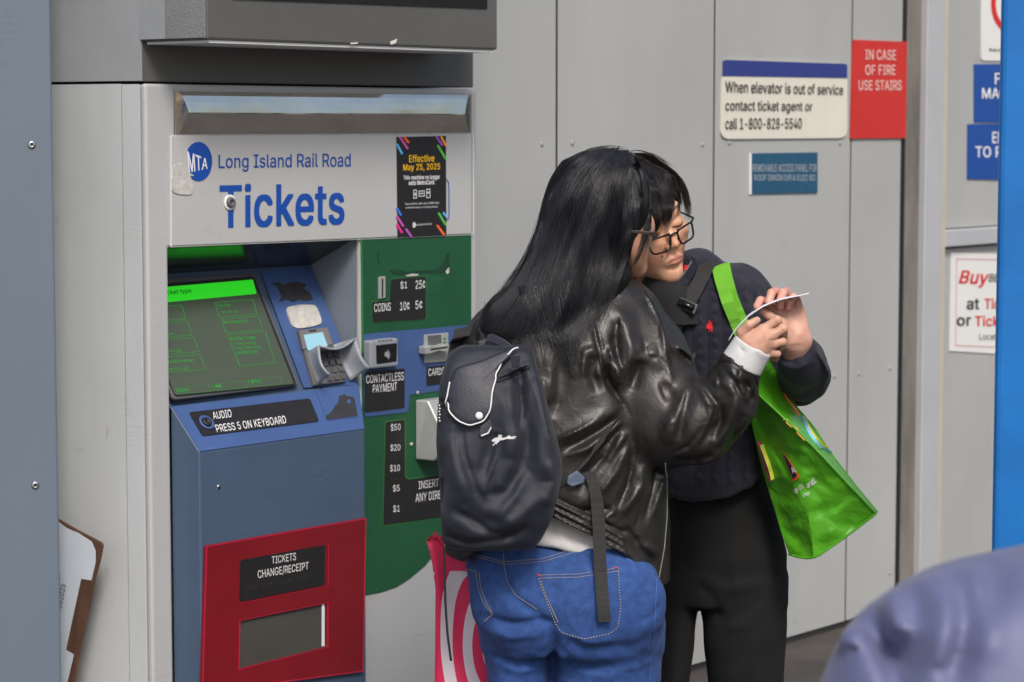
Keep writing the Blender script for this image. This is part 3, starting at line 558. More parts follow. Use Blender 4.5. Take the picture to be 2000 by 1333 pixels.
def dc(name, pts, pl, off, mat, th=.0015, conv=zc1, par=None, rad=0, bevel=0):
    if rad: pts = rounded(pts, rad)
    return decal(name, pts, pl, off, mat, par or tm, th, conv, bevel)
ident = lambda x,y: (x,y)

# --- blue strip right of the screen and blue label slope
dc('blue_strip', [(632,268),(932,242),(1208,945),(890,962)], ps, .0015, m_blue_p, .0015)
e = [pl_.hit(*zc1(*p), .0015) for p in [(112,1062),(890,968),(1215,945),(1250,1205),(278,1328)]]
MB().prism([v[4]+pl_.n*.0015+D*.002, v[2]+pl_.n*.0015-D*.002, v[6]+pl_.n*.0015-D*.002, v[5]+pl_.n*.0015+D*.002], -pl_.n*.0016).build('label_slope', m_blue_p, tm)
# --- screen
bz = [(256-12,548),(498,534),(585,752),(340,781)]
sc = dc('screen_bezel', bz, ps, .010, m_dev, .010, ident, rad=9, bevel=.003)
dsp = [(262,566),(494,546),(574,750),(342,772)]
dc('screen_gasket', [(254,560),(496,540),(580,752),(341,776)], ps, .0108, m_black, .0008, ident, rad=8)
scr = dc('screen', dsp, ps, .0125, m_scr, .0016, ident, rad=4)
dc('screen_bar', [(262,566),(494,546.5),(501,574),(270,596)], ps, .0132, m_scr_g, .0006, ident, par=scr)
def outline(q, w=3):
    c = Vector((sum(p[0] for p in q)/4, sum(p[1] for p in q)/4))
    inn = []
    for p in q:
        d = Vector(p)-c; inn.append((p[0]-math.copysign(w,d.x), p[1]-math.copysign(w*.8,d.y)))
    return q, inn
boxes = [[(362,458),(590,440),(612,528),(388,545)], [(400,555),(622,538),(648,620),(428,640)], [(436,648),(660,630),(720,815),(508,835)],
  [(-40,490),(165,472),(192,555),(-10,572)], [(-10,583),(200,568),(230,652),(20,670)], [(20,680),(240,665),(270,750),(50,770)], [(50,783),(275,765),(308,855),(85,872)],
  [(130,965),(330,945),(340,985),(140,1002)], [(345,943),(545,922),(555,962),(355,982)], [(560,920),(750,895),(765,940),(570,958)]]
ob = MB()
for i, q in enumerate(boxes):
    o_, i_ = outline(q, 2.2 if i < 7 else 1.2)
    a = [ps.hit(*zc1(*p), .0132) for p in o_]; b = [ps.hit(*zc1(*p), .0132) for p in i_]
    for j in range(4): ob.add([a[j],a[(j+1)%4],b[(j+1)%4],b[j]], [(0,1,2,3)])
ob.build('screen_boxes', m_scr_l, scr)
T4 = lambda x0,y0,x1,y1,s: [(x0,y0),(x1,y0-s),(x1+(y1-y0)*.3,y1-s),(x0+(y1-y0)*.3,y1)]
lettering([('Ten Trip', T4(374,468,450,488,4)), ('Valid 11/8 - 5/8', T4(398,508,495,524,5)), ('MTA Away Deals', T4(412,568,555,590,12)), ('All Other Tickets', T4(450,662,598,684,8)),
  ('including CityTicket', T4(472,695,605,714,7)), ('Combo Ticket, Family', T4(480,720,630,740,8)), ('and Child Tickets', T4(490,745,610,765,7)),
  ('Valid 11/8', T4(30,640,110,656,4)), ('Valid 11/8 - 11/14', T4(40,738,165,756,6)), ('Monthly November', T4(75,800,235,822,10)), ('Valid 11/1 - 11/30', T4(80,845,205,862,7)),
  ('Español', T4(135,970,208,992,5)), ('中文', T4(362,945,400,965,3)), ('한국어', T4(572,918,630,942,4))], ps, .0134, m_scr_l, scr, conv=zc1)
lettering([('Select ticket type', [(283,570),(372,563),(375,574),(287,583)], .01)], ps, .0138, m_scr_k, scr, name='screen_heading')
# --- things above the keypad
ragged = [(700,345),(740,338),(770,352),(800,340),(850,335),(905,350),(890,375),(925,400),(945,440),(900,448),(860,440),(830,455),(790,440),(742,452),(760,420),(748,390),(735,365)]
dc('scraped_patch', ragged, ps, .0028, m_scrap, .001)
dc('glue_patch', rounded([(785,485),(870,470),(960,472),(985,530),(1000,580),(950,598),(860,612),(825,600),(800,540)], 22), ps, .005, m_glue, .004)
dev = dc('card_terminal', [(858,618),(1032,602),(1140,925),(952,948)], ps, .012, m_dev, .012, bevel=.003)
dc('terminal_bezel', [(862,622),(1030,606),(1062,705),(885,735)], ps, .0145, M_('bezel_brown',(.16,.15,.145,1),.4), .003, par=dev, bevel=.001)
dc('terminal_lcd', [(888,650),(1000,633),(1030,716),(914,742)], ps, .0152, m_lcd, .0012, par=dev)
dc('terminal_maker_mark', [(920,622),(962,618),(965,627),(922,631)], ps, .0152, m_black, .0012, par=dev)
for i in range(4):
    for j in range(3):
        x = 985+j*40+i*14; y = 762-j*6+i*44
        dc('key', rounded([(x,y),(x+30,y-4),(x+39,y+24),(x+9,y+28)], 5), ps, .016, m_key, .005, par=dev)
def sheet(rows, name, mat, th=.004, par=tm):
    n = len(rows[0]); V = [p for r_ in rows for p in r_]; Fc = [(i*n+j,i*n+j+1,(i+1)*n+j+1,(i+1)*n+j) for i in range(len(rows)-1) for j in range(n-1)]
    o = mesh_obj(name, V, Fc, mat, par, smooth=True)
    s_ = o.modifiers.new('thick','SOLIDIFY'); s_.thickness = th; s_.offset = 0
    return o
def fin(base, outer, offo, bulge):
    rows = []
    for i in range(9):
        t = i/8; row = []
        for j in range(9):
            s_ = j/8
            pb = Vector(base[0])*(1-s_)+Vector(base[1])*s_ ; po = Vector(outer[0])*(1-s_)+Vector(outer[1])*s_
            px = pb*(1-t)+po*t; px = px + Vector(bulge)*(math.sin(math.pi*s_)*(t**1.2))
            row.append(ps.hit(*zc1(px[0],px[1]), .006+offo*t**1.3))
        rows.append(row)
    return rows
m_shield = M_('shield_plastic', (.30,.325,.36,1), .38, var=.06, vscale=14)
sheet(fin([(900,760),(958,946)], [(978,712),(1046,886)], .055, (-18,24)), 'keypad_shield', m_shield)
sheet(fin([(1052,712),(1162,922)], [(1197,668),(1280,846)], .055, (-10,22)), 'keypad_shield', m_shield)
sheet(fin([(985,752),(1060,735)], [(978,712),(1197,668)], .055, (6,42)), 'keypad_shield', m_shield)
lab2 = [(958,978),(1190,950),(1212,1135),(1030,1155)]
dc('worn_label_base', lab2, pl_, .003, m_blue_p, .001)
dc('worn_label', [(1020,1128),(1052,1105),(1070,1075),(1092,1050),(1100,1010),(1130,1000),(1140,1010),(1185,1018),(1196,1060),(1208,1128),(1030,1150)], pl_, .004, m_scrap, .0015)
dc('peeled_spot', rounded([(1145,1030),(1168,1032),(1166,1055),(1146,1055)],8), pl_, .0046, m_blue_p, .001)
dc('audio_label', rounded([(210,1107),(925,1025),(980,1160),(292,1247)], 14), pl_, .004, m_lab, .002)
lettering([('AUDIO', [(343,1106),(456,1090),(464,1136),(356,1149)], .0), ('PRESS 5 ON KEYBOARD', [(362,1182),(778,1126),(787,1172),(377,1226)], .0)], pl_, .0050, m_txt_w, tm, conv=zc1)
jc = pl_.hit(*zc1(312,1170), .004)
MB().lathe(jc, pl_.n, [(0,.0185),(.003,.0185),(.004,.016),(.002,.013),(.001,.001)], 24).build('headphone_jack', m_blue_p, tm, smooth=True)
MB().lathe(jc, pl_.n, [(.0022,.0125),(.006,.0105),(.007,.006),(.003,.004),(.003,.0003)], 24).build('jack_socket', m_black, tm, smooth=True)
dome_c = pf.hit(427,951); MB().lathe(dome_c, N, [(0,.006),(.002,.005),(.003,.0005)], 10).build('screw', m_steel, tm, smooth=True)

# --- red receipt panel with window and label
pr_ = [(397,1066),(710,1011.5),(704.5,1311),(388.5,1353)]
q = [pf.hit(*p, 0) for p in pr_]; wq = [(464,1212),(634,1177),(634,1263),(462,1306)]; w = [pf.hit(*p, 0) for p in wq]
def ringplate(name, outq, inq, pl, off, th, mat, par):
    o_ = [p+pl.n*off for p in outq]; i_ = [p+pl.n*off for p in inq]; n = len(o_)
    mb = MB(); V = o_+i_+[p-pl.n*th for p in o_]+[p-pl.n*th for p in i_]; Fc = []
    for j in range(n):
        k = (j+1)%n; Fc += [(j,k,n+k,n+j), (2*n+k,2*n+j,3*n+j,3*n+k), (j,2*n+j,2*n+k,k), (n+k,3*n+k,3*n+j,n+j)]
    return mb.add(V,Fc).build(name, mat, par, bevel=.0015)
rp = ringplate('receipt_panel', q, w, pf, .008, .008, m_red_p, tm)
def frame_line(name, qs, pl, off, wd_, mat, par):
    n = len(qs); c = sum(qs, Vector())/n
    ins = [p + (c-p).normalized()*wd_ for p in qs]
    mb = MB(); o_ = [p+pl.n*off for p in qs]; i_ = [p+pl.n*off for p in ins]
    for j in range(n): mb.add([o_[j],o_[(j+1)%n],i_[(j+1)%n],i_[j]], [(0,1,2,3)])
    return mb.build(name, mat, par)
frame_line('edge_line', [p*1 for p in q], pf, .0086, .005, m_red_e, rp)  # brighter red line round the panel
c_ = sum(w, Vector())/4
frame_line('window_edge', [p+(p-c_).normalized()*.004 for p in w], pf, .0086, .004, m_red_e, rp)
MB().prism([p+pf.n*.003 for p in w], -pf.n*.002).build('tray_window', m_win, rp)
tr = MB(); b_ = [p-pf.n*.001 for p in w]; b2 = [p-pf.n*.0009 for p in w]
MB().add([p+pf.n*.0012 for p in w], [(0,1,2,3)]).build('tray', m_tray, rp)
MB().prism([pf.hit(*p,.004) for p in [(629,1180),(634,1179),(634,1262),(629,1263)]], -pf.n*.003).build('window_rim', m_txt_w, rp)
lab = dc('receipt_label', rounded([(395,778),(780,708),(778,890),(391,968)], 12), pf, .0095, m_lab, .0015, zc3, par=rp)
k_ = [pf.hit(*zc3(*p)) for p in [(391,775),(784,704),(782,893),(387,972)]]
frame_line('label_edge', k_, pf, .0088, .003, m_red_e, rp)
lettering([('TICKETS', [(537,762),(647,743),(647,778),(537,795)], 0), ('CHANGE/RECEIPT', [(472,824),(705,784),(703,824),(475,866)], 0)], pf, .0102, m_txt_w, lab, conv=zc3)
br = MB()
def braille(mb, x0, y0, x1, y1, n, pl, off, conv):
    for i in range(n):
        for a in (0,1):
            for b in (0,1,2):
                if rng.random() < .5 and i % 6 != 5:
                    t = (i+a*.4)/n; c = pl.hit(*conv(x0+(x1-x0)*t, y0+(y1-y0)*t+b*6), off)
                    mb.lathe(c, pl.n, [(0,.0014),(.0007,.0008)], 6)
braille(br, 420, 902, 755, 838, 26, pf, .0095, zc3)
br.build('braille', m_lab, lab)

# --- header plate, logo, lettering, bar
pm = wall(NF)
hq = [(332,265.5),(921,262),(921,457.5),(332,481.5)]
hd = decal('header_plate', hq, pm, .004, m_hdr, tm, .004, bevel=.002)
frame_line('plate_edge', [pm.hit(*p) for p in [(330,264),(922,260.5),(922,459),(330,483)]], pm, .0050, .0032, m_white, hd)
circ = [(388+26.5*math.cos(R(a*10)), 316+38.5*math.sin(R(a*10))) for a in range(36)]
decal('logo_disc', circ, pm, .0052, m_txt_b, hd, .0012)
lettering([('MTA', [(364,295),(405,311),(405,330),(369,338)], .02, .1)], pm, .0060, m_txt_w, hd, name='logo_letters')
decal('logo_cut', [(358,296),(366,294),(370,320),(371,338),(380,344),(358,345)], pm, .0058, m_hdr, hd, .0008)
decal('worn_patch', rounded([(341,322),(360,319),(366,330),(372,345),(375,352),(378,372),(374,381),(350,380),(336,375),(335,350)], 7), pm, .0064, m_glue, hd, .002)
lettering([('Long Island Rail Road', [(427,302),(685,299),(685,333),(427,336)], .008), ('Tickets', [(429,360),(673,355.5),(673,439),(429,447)], .03)], pm, .0052, m_txt_b, hd)
pc = pm.hit(448,396,.004)
MB().lathe(pc, N, [(0,.017),(.003,.017),(.004,.014),(.003,.012),(.003,.001)], 24).build('peephole_ring', m_white, hd, smooth=True)
MB().lathe(pc, N, [(.0036,.0115),(.009,.010),(.0095,.006),(.006,.005),(.006,.0005)], 20).build('peephole', m_dev, hd, smooth=True)
# polished bar
bq = [pm.hit(*p) for p in [(342,178.5),(917,186.5),(917,261.5),(342,262)]]
r0, r1 = (bq[0]-W0).dot(D), (bq[1]-W0).dot(D); zt = (bq[0].z+bq[1].z)/2; zb = (bq[2].z+bq[3].z)/2
prof = [(0,0),(.004,.002),(.10,.0045),(.25,.0068),(.40,.0086),(.49,.0094),(.52,.0094),(.62,.0080),(.80,.0052),(.92,.0032),(.996,.002),(1,0)]
mb = MB(); V = []
for s_ in range(81):
    t = s_/80
    for (a,h) in prof:
        ins = h*3.0; hh = h+(.0006*math.sin(t*11+a*4)+.00018*math.sin(t*37-a*9+1)+.0009*math.sin(t*13+a*6+2)*max(0,t-.55)*2)*math.sin(math.pi*min(1,max(0,a)))*min(1,h/.006)*(1 if 0 < s_ < 80 else 0)
        V.append(WF(r0+ins+(r1-r0-2*ins)*t, NF+.001+hh, zt+(zb-zt)*a))
k = len(prof)
Fc = [(i*k+j,i*k+j+1,(i+1)*k+j+1,(i+1)*k+j) for i in range(80) for j in range(k-1)] + [tuple(range(k)), tuple(80*k+j for j in range(k-1,-1,-1))]
bo = mb.add(V,Fc).build('polished_bar', m_chrome, tm)
frame_line('bar_rim', [pm.hit(*p) for p in [(338.5,176),(920,184),(920,263),(338.5,263.5)]], pm, .0016, .0042, m_steel, tm)

# --- green pay panel
gp = [(705.5,466.5),(921,458),(921,900),(914,950),(898,1005),(872,1050),(850,1082),(830,1106),(800,1131),(775,1147),(745,1157),(711,1163.5)]
decal('pay_panel', gp, pm, .0025, m_green, tm, .0025, bevel=.001)
gl = [pm.hit(x,y,.003) for x,y in [(705.8,467),(707.5,560),(708.5,690)]]
MB().tube(gl, .0022, 6).build('panel_edge', m_green_e, tm)
dc('blue_band', rounded([(1243,645),(1872,590),(1872,957),(1516,1004),(1505,1106),(1250,1136)], 16), pm, .0042, m_blue_p, .0015)
nearp = lambda pts, off, nm, mt, th=.0015, conv=zc1, rad=0, par=None, bevel=0: dc(nm, pts, pm, off, mt, th, conv, par, rad, bevel)
gl_ = M_('label_green_edge', (.03,.15,.035,1), .45)
nearp([(1405,320),(1612,305),(1612,555),(1297,575),(1296,455),(1398,445)], .0045, 'coin_label', m_lab, .002, rad=10)
for o2 in [[(1400,315),(1616,300),(1617,560),(1292,580),(1291,450),(1394,440)]]: nearp(o2, .0032, 'label_edge', gl_, .001, rad=10)
lettering([('$1', box4(1460,331,1500,382,-3), 0), ('25¢', box4(1550,327,1607,378,-2), 0), ('10¢', box4(1458,455,1514,505,-3), 0), ('5¢', box4(1549,448,1590,498,-2), 0), ('COINS', box4(1305,466,1403,515,-9), 0)], pm, .0053, m_txt_w, tm, conv=zc1)
cs = nearp([(1336,308),(1373,303),(1373,430),(1337,437)], .007, 'coin_slot', m_bill, .006, bevel=.001)
nearp([(1351,318),(1359,317),(1359,425),(1351,427)], .0077, 'slot_opening', m_black, .001, par=cs)
m_peel = M_('peel_dark_green', (.006,.045,.02,1), .6, var=.3, vscale=40)
nearp([(1325,160),(1333,160),(1332,205),(1345,228),(1330,222)], .0036, 'paint_scar', m_peel, .0009)
nearp([(1400,268),(1440,262),(1500,278),(1560,270),(1640,268),(1690,255),(1720,215),(1738,165),(1746,165),(1750,262),(1740,285),(1720,280),(1660,285),(1600,282),(1540,296),(1480,292),(1420,288)], .0036, 'paint_scar', m_peel, .0009)
nearp([(1728,275),(1748,250),(1750,282),(1735,290)], .0044, 'paper_scrap', m_glue, .001)
nearp([(1490,298),(1530,288),(1570,290),(1560,300),(1500,304)], .0044, 'paper_scrap', m_glue, .001)
# contactless reader
rd = nearp([(1281,686),(1448,667),(1450,835),(1284,851)], .026, 'contactless_reader', m_devl, .024, rad=14, bevel=.005)
nearp([(1318,712),(1440,698),(1438,806),(1320,822)], .0272, 'reader_window', M_('reader_black',(.01,.01,.011,1),.18), .002, rad=6, par=rd)
wv = MB()
for i, rad in enumerate([10, 18, 26, 34]):
    pts = [pm.hit(*zc1(1370+math.cos(R(a))*rad*.8, 765+math.sin(R(a))*rad), .0276) for a in range(-55, 56, 11)]
    wv.tube(pts, .0009, 5)
wv.build('wave_symbol', m_devl, rd)
nearp(rounded([(1368,752),(1392,748),(1392,776),(1368,780)],8), .0277, 'hand_symbol', M_('ink_grey',(.3,.3,.3,1),.5), .0004, par=rd)
for i in range(4): nearp([(1330+i*22,683-i*2.2),(1344+i*22,681.5-i*2.2),(1344+i*22,689-i*2.2),(1330+i*22,690.5-i*2.2)], .0266, 'reader_lamp', m_dev, .001, par=rd)
nearp([(1252,870),(1485,848),(1485,1080),(1252,1108)], .0058, 'contactless_label', m_lab, .002, rad=6)
lettering([('CONTACTLESS', [(1258,890),(1480,868),(1480,918),(1258,938)], 0), ('PAYMENT', [(1297,946),(1440,930),(1440,978),(1297,993)], 0)], pm, .0066, m_txt_w, tm, conv=zc1)
# card slot
cd = nearp([(1605,650),(1745,637),(1745,805),(1605,818)], .008, 'card_slot', m_bill, .006, rad=4, bevel=.001)
nearp([(1622,655),(1700,648),(1706,708),(1625,716)], .0086, 'slot_dark_plate', m_dev, .001, par=cd)  # dark plate above the slot mouth
nearp([(1610,722),(1640,712),(1700,715),(1735,703),(1758,712),(1760,742),(1730,752),(1690,745),(1640,762),(1612,766)], .030, 'slot_mouth', m_bill, .024, rad=6, par=cd, bevel=.003)
nearp([(1640,731),(1740,718),(1740,726),(1640,741)], .0308, 'slot_opening', m_black, .001, par=cd)
for yy in (668,690): nearp(rounded([(1716,yy),(1730,yy-1),(1730,yy+9),(1716,yy+10)],4), .0088, 'slot_lamp', m_green_e, .001, par=cd)
nearp([(1617,840),(1728,828),(1728,936),(1617,950)], .0058, 'cards_label', m_lab, .002, rad=5)
lettering([('CARDS', [(1625,851),(1722,840),(1722,884),(1625,894)], 0)], pm, .0066, m_txt_w, tm, conv=zc1)
# bill acceptor and its label
z3 = dict(conv=zc3)
bl = [(1056,152),(1141,140),(1142,400),(1158,412),(1436,373),(1436,566),(1045,618)]
nearp([(1050,146),(1146,134),(1147,395),(1160,405),(1440,368),(1440,571),(1040,626)], .0032, 'label_edge', gl_, .001, conv=zc3, rad=8)
nearp(bl, .0045, 'bill_label', m_lab, .002, conv=zc3, rad=8)
lettering([('$50', box4(1077,157,1122,194,-3), 0), ('$20', box4(1076,250,1121,286,-3), 0), ('$10', box4(1074,343,1119,379,-3), 0), ('$5', box4(1087,434,1118,470,-2), 0), ('$1', box4(1088,527,1118,563,-2), 0),
  ('INSERT BILLS', [(1204,420),(1372,395),(1372,432),(1204,456)], 0), ('ANY DIRECTION', [(1190,476),(1385,448),(1385,488),(1190,515)], 0)], pm, .0053, m_txt_w, tm, conv=zc3)
br = MB()
for yy in (222,312,402,492,586): braille(br, 1078, yy, 1116, yy-4, 3, pm, .0045, zc3)
braille(br, 1290, 1016*1, 1290, 1016, 1, pm, .0045, zc1); br.build('braille', m_lab, tm)
ba = [pm.hit(*zc3(*p), .003) for p in [(1188,50),(1330,30),(1335,300),(1184,322)]]
bf = [pm.hit(*zc3(*p), .003) for p in [(1192,44),(1335,26),(1338,190),(1236,178)]]
u_ = (ba[1]-ba[0]); dn = Z*-1
hgt = (ba[0]-ba[3]).length; wd_ = u_.length
b0_ = ba[0]; ux = D
X = lambda r_, n_, h_: b0_ + ux*r_ + N*n_ - Z*h_
vv = [X(0,0,0),X(wd_,0,0),X(wd_,0,hgt),X(0,0,hgt),  X(.012,.03,.0),X(wd_,.03,.0), X(.012,.075,hgt*.52),X(wd_,.075,hgt*.52), X(.012,.075,hgt*.82),X(wd_,.075,hgt*.82), X(.008,.05,hgt),X(wd_,.05,hgt)]
bill = MB().add(vv, [(0,1,5,4),(4,5,7,6),(6,7,9,8),(8,9,11,10),(10,11,2,3),(0,4,6,8,10,3),(1,2,11,9,7,5),(0,3,2,1)]).build('bill_acceptor', m_bill, tm, bevel=.004, seg=3)
MB().hexa([X(.03,.0755,hgt*.55),X(wd_-.01,.0755,hgt*.55),X(wd_-.01,.0755,hgt*.64),X(.03,.0755,hgt*.64)],[X(.03,.07,hgt*.55),X(wd_-.01,.07,hgt*.55),X(wd_-.01,.07,hgt*.64),X(.03,.07,hgt*.64)]).build('bill_mouth', m_black, bill)
for (a,b,cv) in [(1560,992,zc1),(1170,252,zc3)]:
    MB().lathe(pm.hit(*cv(a,b),.0025), N, [(0,.005),(.003,.0045),(.004,.0005)], 12).build('bolt', m_bill, tm, smooth=True)

# --- poster stuck on the header
ph = [(775,268),(871,266),(872,460),(777,464)]
zp = lambda x,y: (740+x/5.795, 250+y/5.795)
po = root('service_poster', pm.hit(824,464,.005), TH, 'black poster with coloured dashes saying Effective May 25, 2025 on the ticket machine', 'poster')
decal('sheet', ph, pm, .0062, M_('poster_black',(.016,.016,.018,1),.35), po, .0012)
lettering([('Effective', [(341,308),(628,300),(628,385),(341,392)], .03), ('May 25, 2025', [(275,412),(693,400),(693,490),(275,503)], .03)], pm, .0072, M_('ink_yellow',(.80,.46,.01,1),.45), po, conv=zp)
lettering([('This machine no longer', [(278,540),(690,528),(690,595),(278,600)], .03), ('sells MetroCard.', [(337,598),(633,588),(633,640),(337,650)], .03),
  ('Tap your phone, bank card, or OMNY Card', [(293,850),(678,836),(678,866),(293,880)], .0), ('to ride the subway or city buses instead.', [(303,893),(668,880),(668,908),(303,920)], .0), ('Long Island Rail Road', [(422,1086),(598,1075),(598,1103),(422,1114)], 0)], pm, .0072, m_txt_w, po, conv=zp, name='small_lettering')
ic = MB()
for (x0,y0,x1,y1) in [(390,703,430,803),(450,712,520,780),(537,692,583,796)]:
    a = [pm.hit(*zp(*p),.0072) for p in [(x0,y0),(x1,y0-3),(x1,y1-3),(x0,y1)]]; b = [pm.hit(*zp(*p),.0072) for p in [(x0+8,y0+10),(x1-8,y0+7),(x1-8,y1-13),(x0+8,y1-10)]]
    for j in range(4): ic.add([a[j],a[(j+1)%4],b[(j+1)%4],b[j]], [(0,1,2,3)])
for (x0,y0,x1,y1) in [(402,738,420,768),(460,738,508,750),(545,725,575,745)]:
    ic.add([pm.hit(*zp(*p),.0072) for p in [(x0,y0),(x1,y0-2),(x1,y1-2),(x0,y1)]], [(0,1,2,3)])
cc = [pm.hit(*zp(398+22*math.cos(R(a*15)),1100+32*math.sin(R(a*15))),.0072) for a in range(-9,10)]
ic.add(cc, [tuple(range(len(cc)))])
ic.build('icons', M_('ink_offwhite',(.6,.6,.6,1),.5), po)
for (x0,y0,x1,y1,c) in [(240,108,325,235,(.58,.10,.40)),(292,108,335,165,(.85,.13,.03)),(208,190,262,290,(.09,.47,.86)),(655,105,715,195,(.36,.08,.48)),(708,106,760,200,(.9,.32,.03)),(670,205,758,352,(.10,.48,.06)),
   (208,915,248,985,(.04,.20,.74)),(208,1008,275,1110,(.55,.08,.40)),(210,1098,260,1185,(.85,.02,.28)),(310,1150,368,1230,(.42,.09,.5)),(680,970,756,1098,(.10,.48,.06)),(735,965,758,1000,(.09,.47,.86)),(665,1110,738,1208,(.88,.14,.03))]:
    d_ = Vector((x1-x0,y1-y0)).normalized()*9; n_ = Vector((-d_.y,d_.x))*1.35
    p0, p1 = Vector((x0,y0)), Vector((x1,y1))
    decal('colour_dash', rounded([p0-d_+n_, p0-d_-n_, p1+d_-n_, p1+d_+n_], 9), pm, .0071, M_('dash', c+(1,), .45), po, .0008, zp)
fq = [(871,350),(876,356),(877,375),(877,425),(873,430)]
MB().tube([pm.hit(*p,.0055) for p in fq], .0012, 6).build('covered_sticker_edge', m_txt_b, tm)

# --- header box above, its side, side panel
bn = NF-.012
hb = root('overhead_casing', WF((mr0+mr1)/2, bn, mz1), TH, 'dark grey metal casing between the ticket machine and the overhead display', 'casing')
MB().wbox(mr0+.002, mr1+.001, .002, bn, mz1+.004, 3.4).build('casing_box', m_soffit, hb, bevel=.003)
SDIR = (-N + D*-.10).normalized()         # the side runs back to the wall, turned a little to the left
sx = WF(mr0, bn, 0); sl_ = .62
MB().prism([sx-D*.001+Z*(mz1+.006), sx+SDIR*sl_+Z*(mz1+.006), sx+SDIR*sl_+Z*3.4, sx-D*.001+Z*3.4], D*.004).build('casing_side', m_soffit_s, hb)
sp_ = root('side_panel', sx+SDIR*.3, TH, 'pale grey sheet metal side panel between the pillar and the ticket machine', 'panel')
MB().prism([sx-D*.002+SDIR*.0565, sx-D*.002+SDIR*sl_, sx-D*.002+SDIR*sl_+Z*mz1, sx-D*.002+SDIR*.0565+Z*mz1], D*.004).build('sheet', m_side, sp_)
MB().prism([sx-D*.002-N*.006, sx-D*.002+SDIR*.052, sx-D*.002+SDIR*.052+Z*(mz1-.001), sx-D*.002-N*.006+Z*(mz1-.001)], D*.004).build('edge_sheet', m_side, sp_)
MB().prism([sx+D*.003+SDIR*.04, sx+D*.003+SDIR*.068, sx+D*.003+SDIR*.068+Z*mz1, sx+D*.003+SDIR*.04+Z*mz1], D*.002).build('dark_joint', m_black, sp_)
# --- overhead display
nD = bn
for k in range(600):
    if rr(403,72,nD) <= mr0+.002: break
    nD += .001
dz = (zz(403,72,nD)+zz(972,103,nD))/2; dr1 = rr(972,60,nD); dr0 = mr0+.002
print('display', nD, dz, dr0, dr1)
od = root('overhead_display', WF((dr0+dr1)/2, nD, dz), TH, 'dark grey overhead display housing above the ticket machine', 'display')
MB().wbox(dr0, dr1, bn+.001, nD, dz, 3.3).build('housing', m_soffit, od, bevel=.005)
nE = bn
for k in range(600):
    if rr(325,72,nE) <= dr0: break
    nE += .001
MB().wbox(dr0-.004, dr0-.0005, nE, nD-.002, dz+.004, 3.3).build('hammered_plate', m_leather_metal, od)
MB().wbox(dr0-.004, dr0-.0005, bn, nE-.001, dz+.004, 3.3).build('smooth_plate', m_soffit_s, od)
MB().wbox(dr0+.012, dr1-.01, bn+.004, nD-.006, dz-.006, dz-.0005).build('bottom_plate', m_white, od)  # white colour stands in for the light reflected by the underside
pdd = wall(nD)
decal('display_glass', [(455,-120),(952,-120),(952,17),(455,-2)], pdd, .003, M_('display_black',(.01,.01,.012,1),.15), od, .003)
decal('paint_chip', [(762,82),(776,76),(774,84),(764,88)], pdd, .001, m_sign_w, od, .001)
decal('paint_chip', [(684,84),(700,83),(698,86),(686,87)], pdd, .001, m_sign_w, od, .001)
